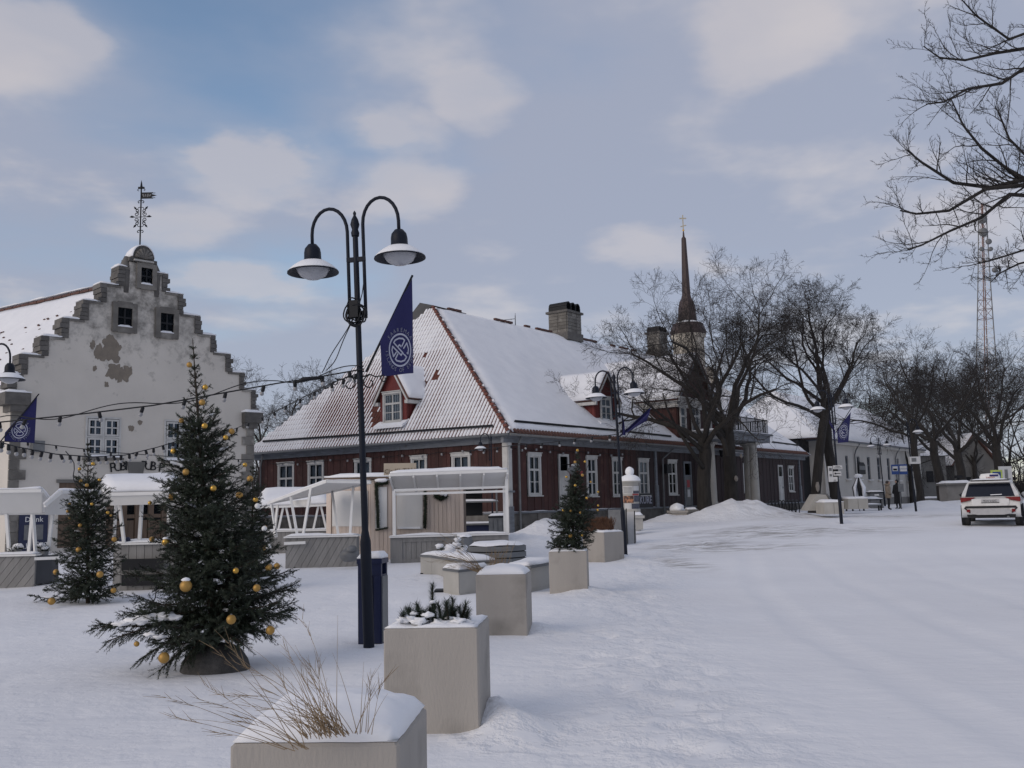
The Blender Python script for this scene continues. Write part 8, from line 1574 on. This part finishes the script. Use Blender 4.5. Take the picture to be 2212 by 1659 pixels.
def poster(x0, x1, y0, y1, mat, o=.012):
    m = MB(); n = 6; A0 = math.asin(max(-1, min(1, (x0-1364)/18.6))); A1 = math.asin(max(-1, min(1, (x1-1364)/18.6))); vs = []
    for i in range(n+1): a_ = A0+(A1-A0)*i/n; vs += [((rr_+o)*math.sin(a_), -(rr_+o)*math.cos(a_), q(y1)), ((rr_+o)*math.sin(a_), -(rr_+o)*math.cos(a_), q(y0))]
    m.add(vs, [(2*i, 2*i+2, 2*i+3, 2*i+1) for i in range(n)], True); m.build('poster', mat, t, local=True)
for A_p in ((1347.5, 1367, 1050, 1066, SIGNW), (1368, 1381, 1050, 1060, SIGNW), (1368, 1381, 1061, 1066, POST2), (1366, 1380, 1067, 1070, POST3), (1348, 1368, 1071, 1086, POST1), (1369, 1381, 1071, 1084, POST2), (1350, 1363, 1087, 1100, SIGNW), (1364, 1381, 1088, 1099, POST2), (1355, 1374, 1101, 1120, CONCL)): poster(*A_p)
for k in range(5): poster(1349, 1365, 1052.5+k*2.6, 1053.4+k*2.6, GRYM, .02)
def a_frame(label, x, Y, w_, h, mat):
    p = on(x, 1110, Y); t = thing('sandwich_board', label, 'sign board', p, R_(-12), 'sandwich boards on the pavement')
    for s in (-1, 1): m = MB(); m.hexa([(-w_/2, s*.25, -.05), (w_/2, s*.25, -.05), (w_/2, s*.03, h), (-w_/2, s*.03, h)], (0, .025, 0)); bd = m.build('board', mat, t, local=True)
    for k in range(4): m = MB(); m.box((0, -.25+.055*(k+1.2), h*.2+k*h*.17), (w_*.6, .012, .05), M=Matrix.Rotation(-.2, 3, 'X')); m.build('text_line', GRYM, t, local=True)
    for s in (-1, 1): m = MB(); m.bar((s*w_/2, -.27, -.05), (s*w_/2, -.02, h+.03), .03); m.build('frame', BLACKM, t, local=True)
a_frame('white sandwich board leaning right of the second lamp post', 1352.5, 31.5, .55, 1.0, SIGNW); a_frame('grey sandwich board between the shrub planter and the second lamp', 1333, 31., .6, 1.1, GRYM)
def trough(label, x0, x1, y0, y1, Y, dep, mat=CONCL, cone=False):
    a, b = at(x0, y1, Y), at(x1, y1, Y); zt = at((x0+x1)/2, y0, Y).z; t = thing('stone_trough', label, 'planter', a, 0, 'stone troughs by the red house'); m = MB(); m.hexa([(a.x, Y, a.z-.25), (b.x, Y, a.z-.25), (b.x, Y+dep, a.z-.25), (a.x, Y+dep, a.z-.25)], (0, 0, zt-a.z+.25)); m.build('box', mat, t); m = MB(); m.ab((a.x-.06, Y-.06, zt-.10), (b.x+.06, Y+dep+.06, zt)); m.build('rim', mat, t)
    m = MB(); c = ((a.x+b.x)/2, Y+dep/2, zt+.0)
    if cone: m.blob(Vector(c)+Vector((0, 0, .05)), ((b.x-a.x)*.95, dep*.95, .55), 4, 14, .4)
    else: snow_sheet(m, lambda u, v: (Vector((a.x+u*(b.x-a.x), Y+v*dep, zt+.003)), Vector((0, 0, 1))), 8, 5, .12, x0, .04)
    m.build('snow_cap', SNOW, t); return t
trough('beige stone trough with a snow cone left of the big tree trunk', 1451, 1484, 1103, 1118, 46, 1.0, CONC, True); trough('grey stone trough between the snow-cone trough and the tree', 1485, 1507, 1101, 1112, 48, .9, GREYSTN); trough('low concrete block beside the advertising column', 1357, 1389, 1114, 1130, 36.5, .6, CONCL)
u, z = hr(1211.5, 1018); m = MB(); m.lathe([(.02, -.25), (.55, -.02), (.55, .02), (.02, .25)], (u, -.75, z), 18); [m.v.__setitem__(i, Vector((u+(v.x-u)*1.0, -.75+(v.y+.75)*.35, z+(v.z-z)*1.25))) for i, v in enumerate(m.v)]; sg = m.build('oval_sign', GRYM, house, local=True); m = MB(); m.ab((u-.12, -.98, z-.17), (u+.38, -.55, z-.02)); m.build('sign_band', POST3, sg, local=True); m = MB(); m.bar((u, -.05, z+.3), (u, -.8, z+.3), .04); m.build('sign_arm', BLACKM, sg, local=True); m = MB(); m.blob((u+.12, -.75, z+.26), (.55, .3, .16), 2, 10, .3); m.build('sign_snow', SNOW, sg, local=True)
a = at(2152, 1028, 60); p = Vector((a.x, 60, base(a.x, 60))); signpost('crossing_sign', 'pedestrian crossing sign with yellow-green border behind the cars', p, a.z-p.z+.4, [(0, a.z-p.z, .72, .72, YELG, [(0, 0, .5, .5, BLUES), (0, 0, .3, .34, SIGNW)])])
a = at(2171, 1026, 62); p = Vector((a.x, 62, base(a.x, 62))); signpost('white_notice_board', 'plain white board on a post behind the second car', p, a.z-p.z+.3, [(0, a.z-p.z, .85, 1.1, SIGNW, [(.05, 0, .2, .7, GRYM)])])

for c_ in (car, c2): c_.scale = (1, 1, .91)
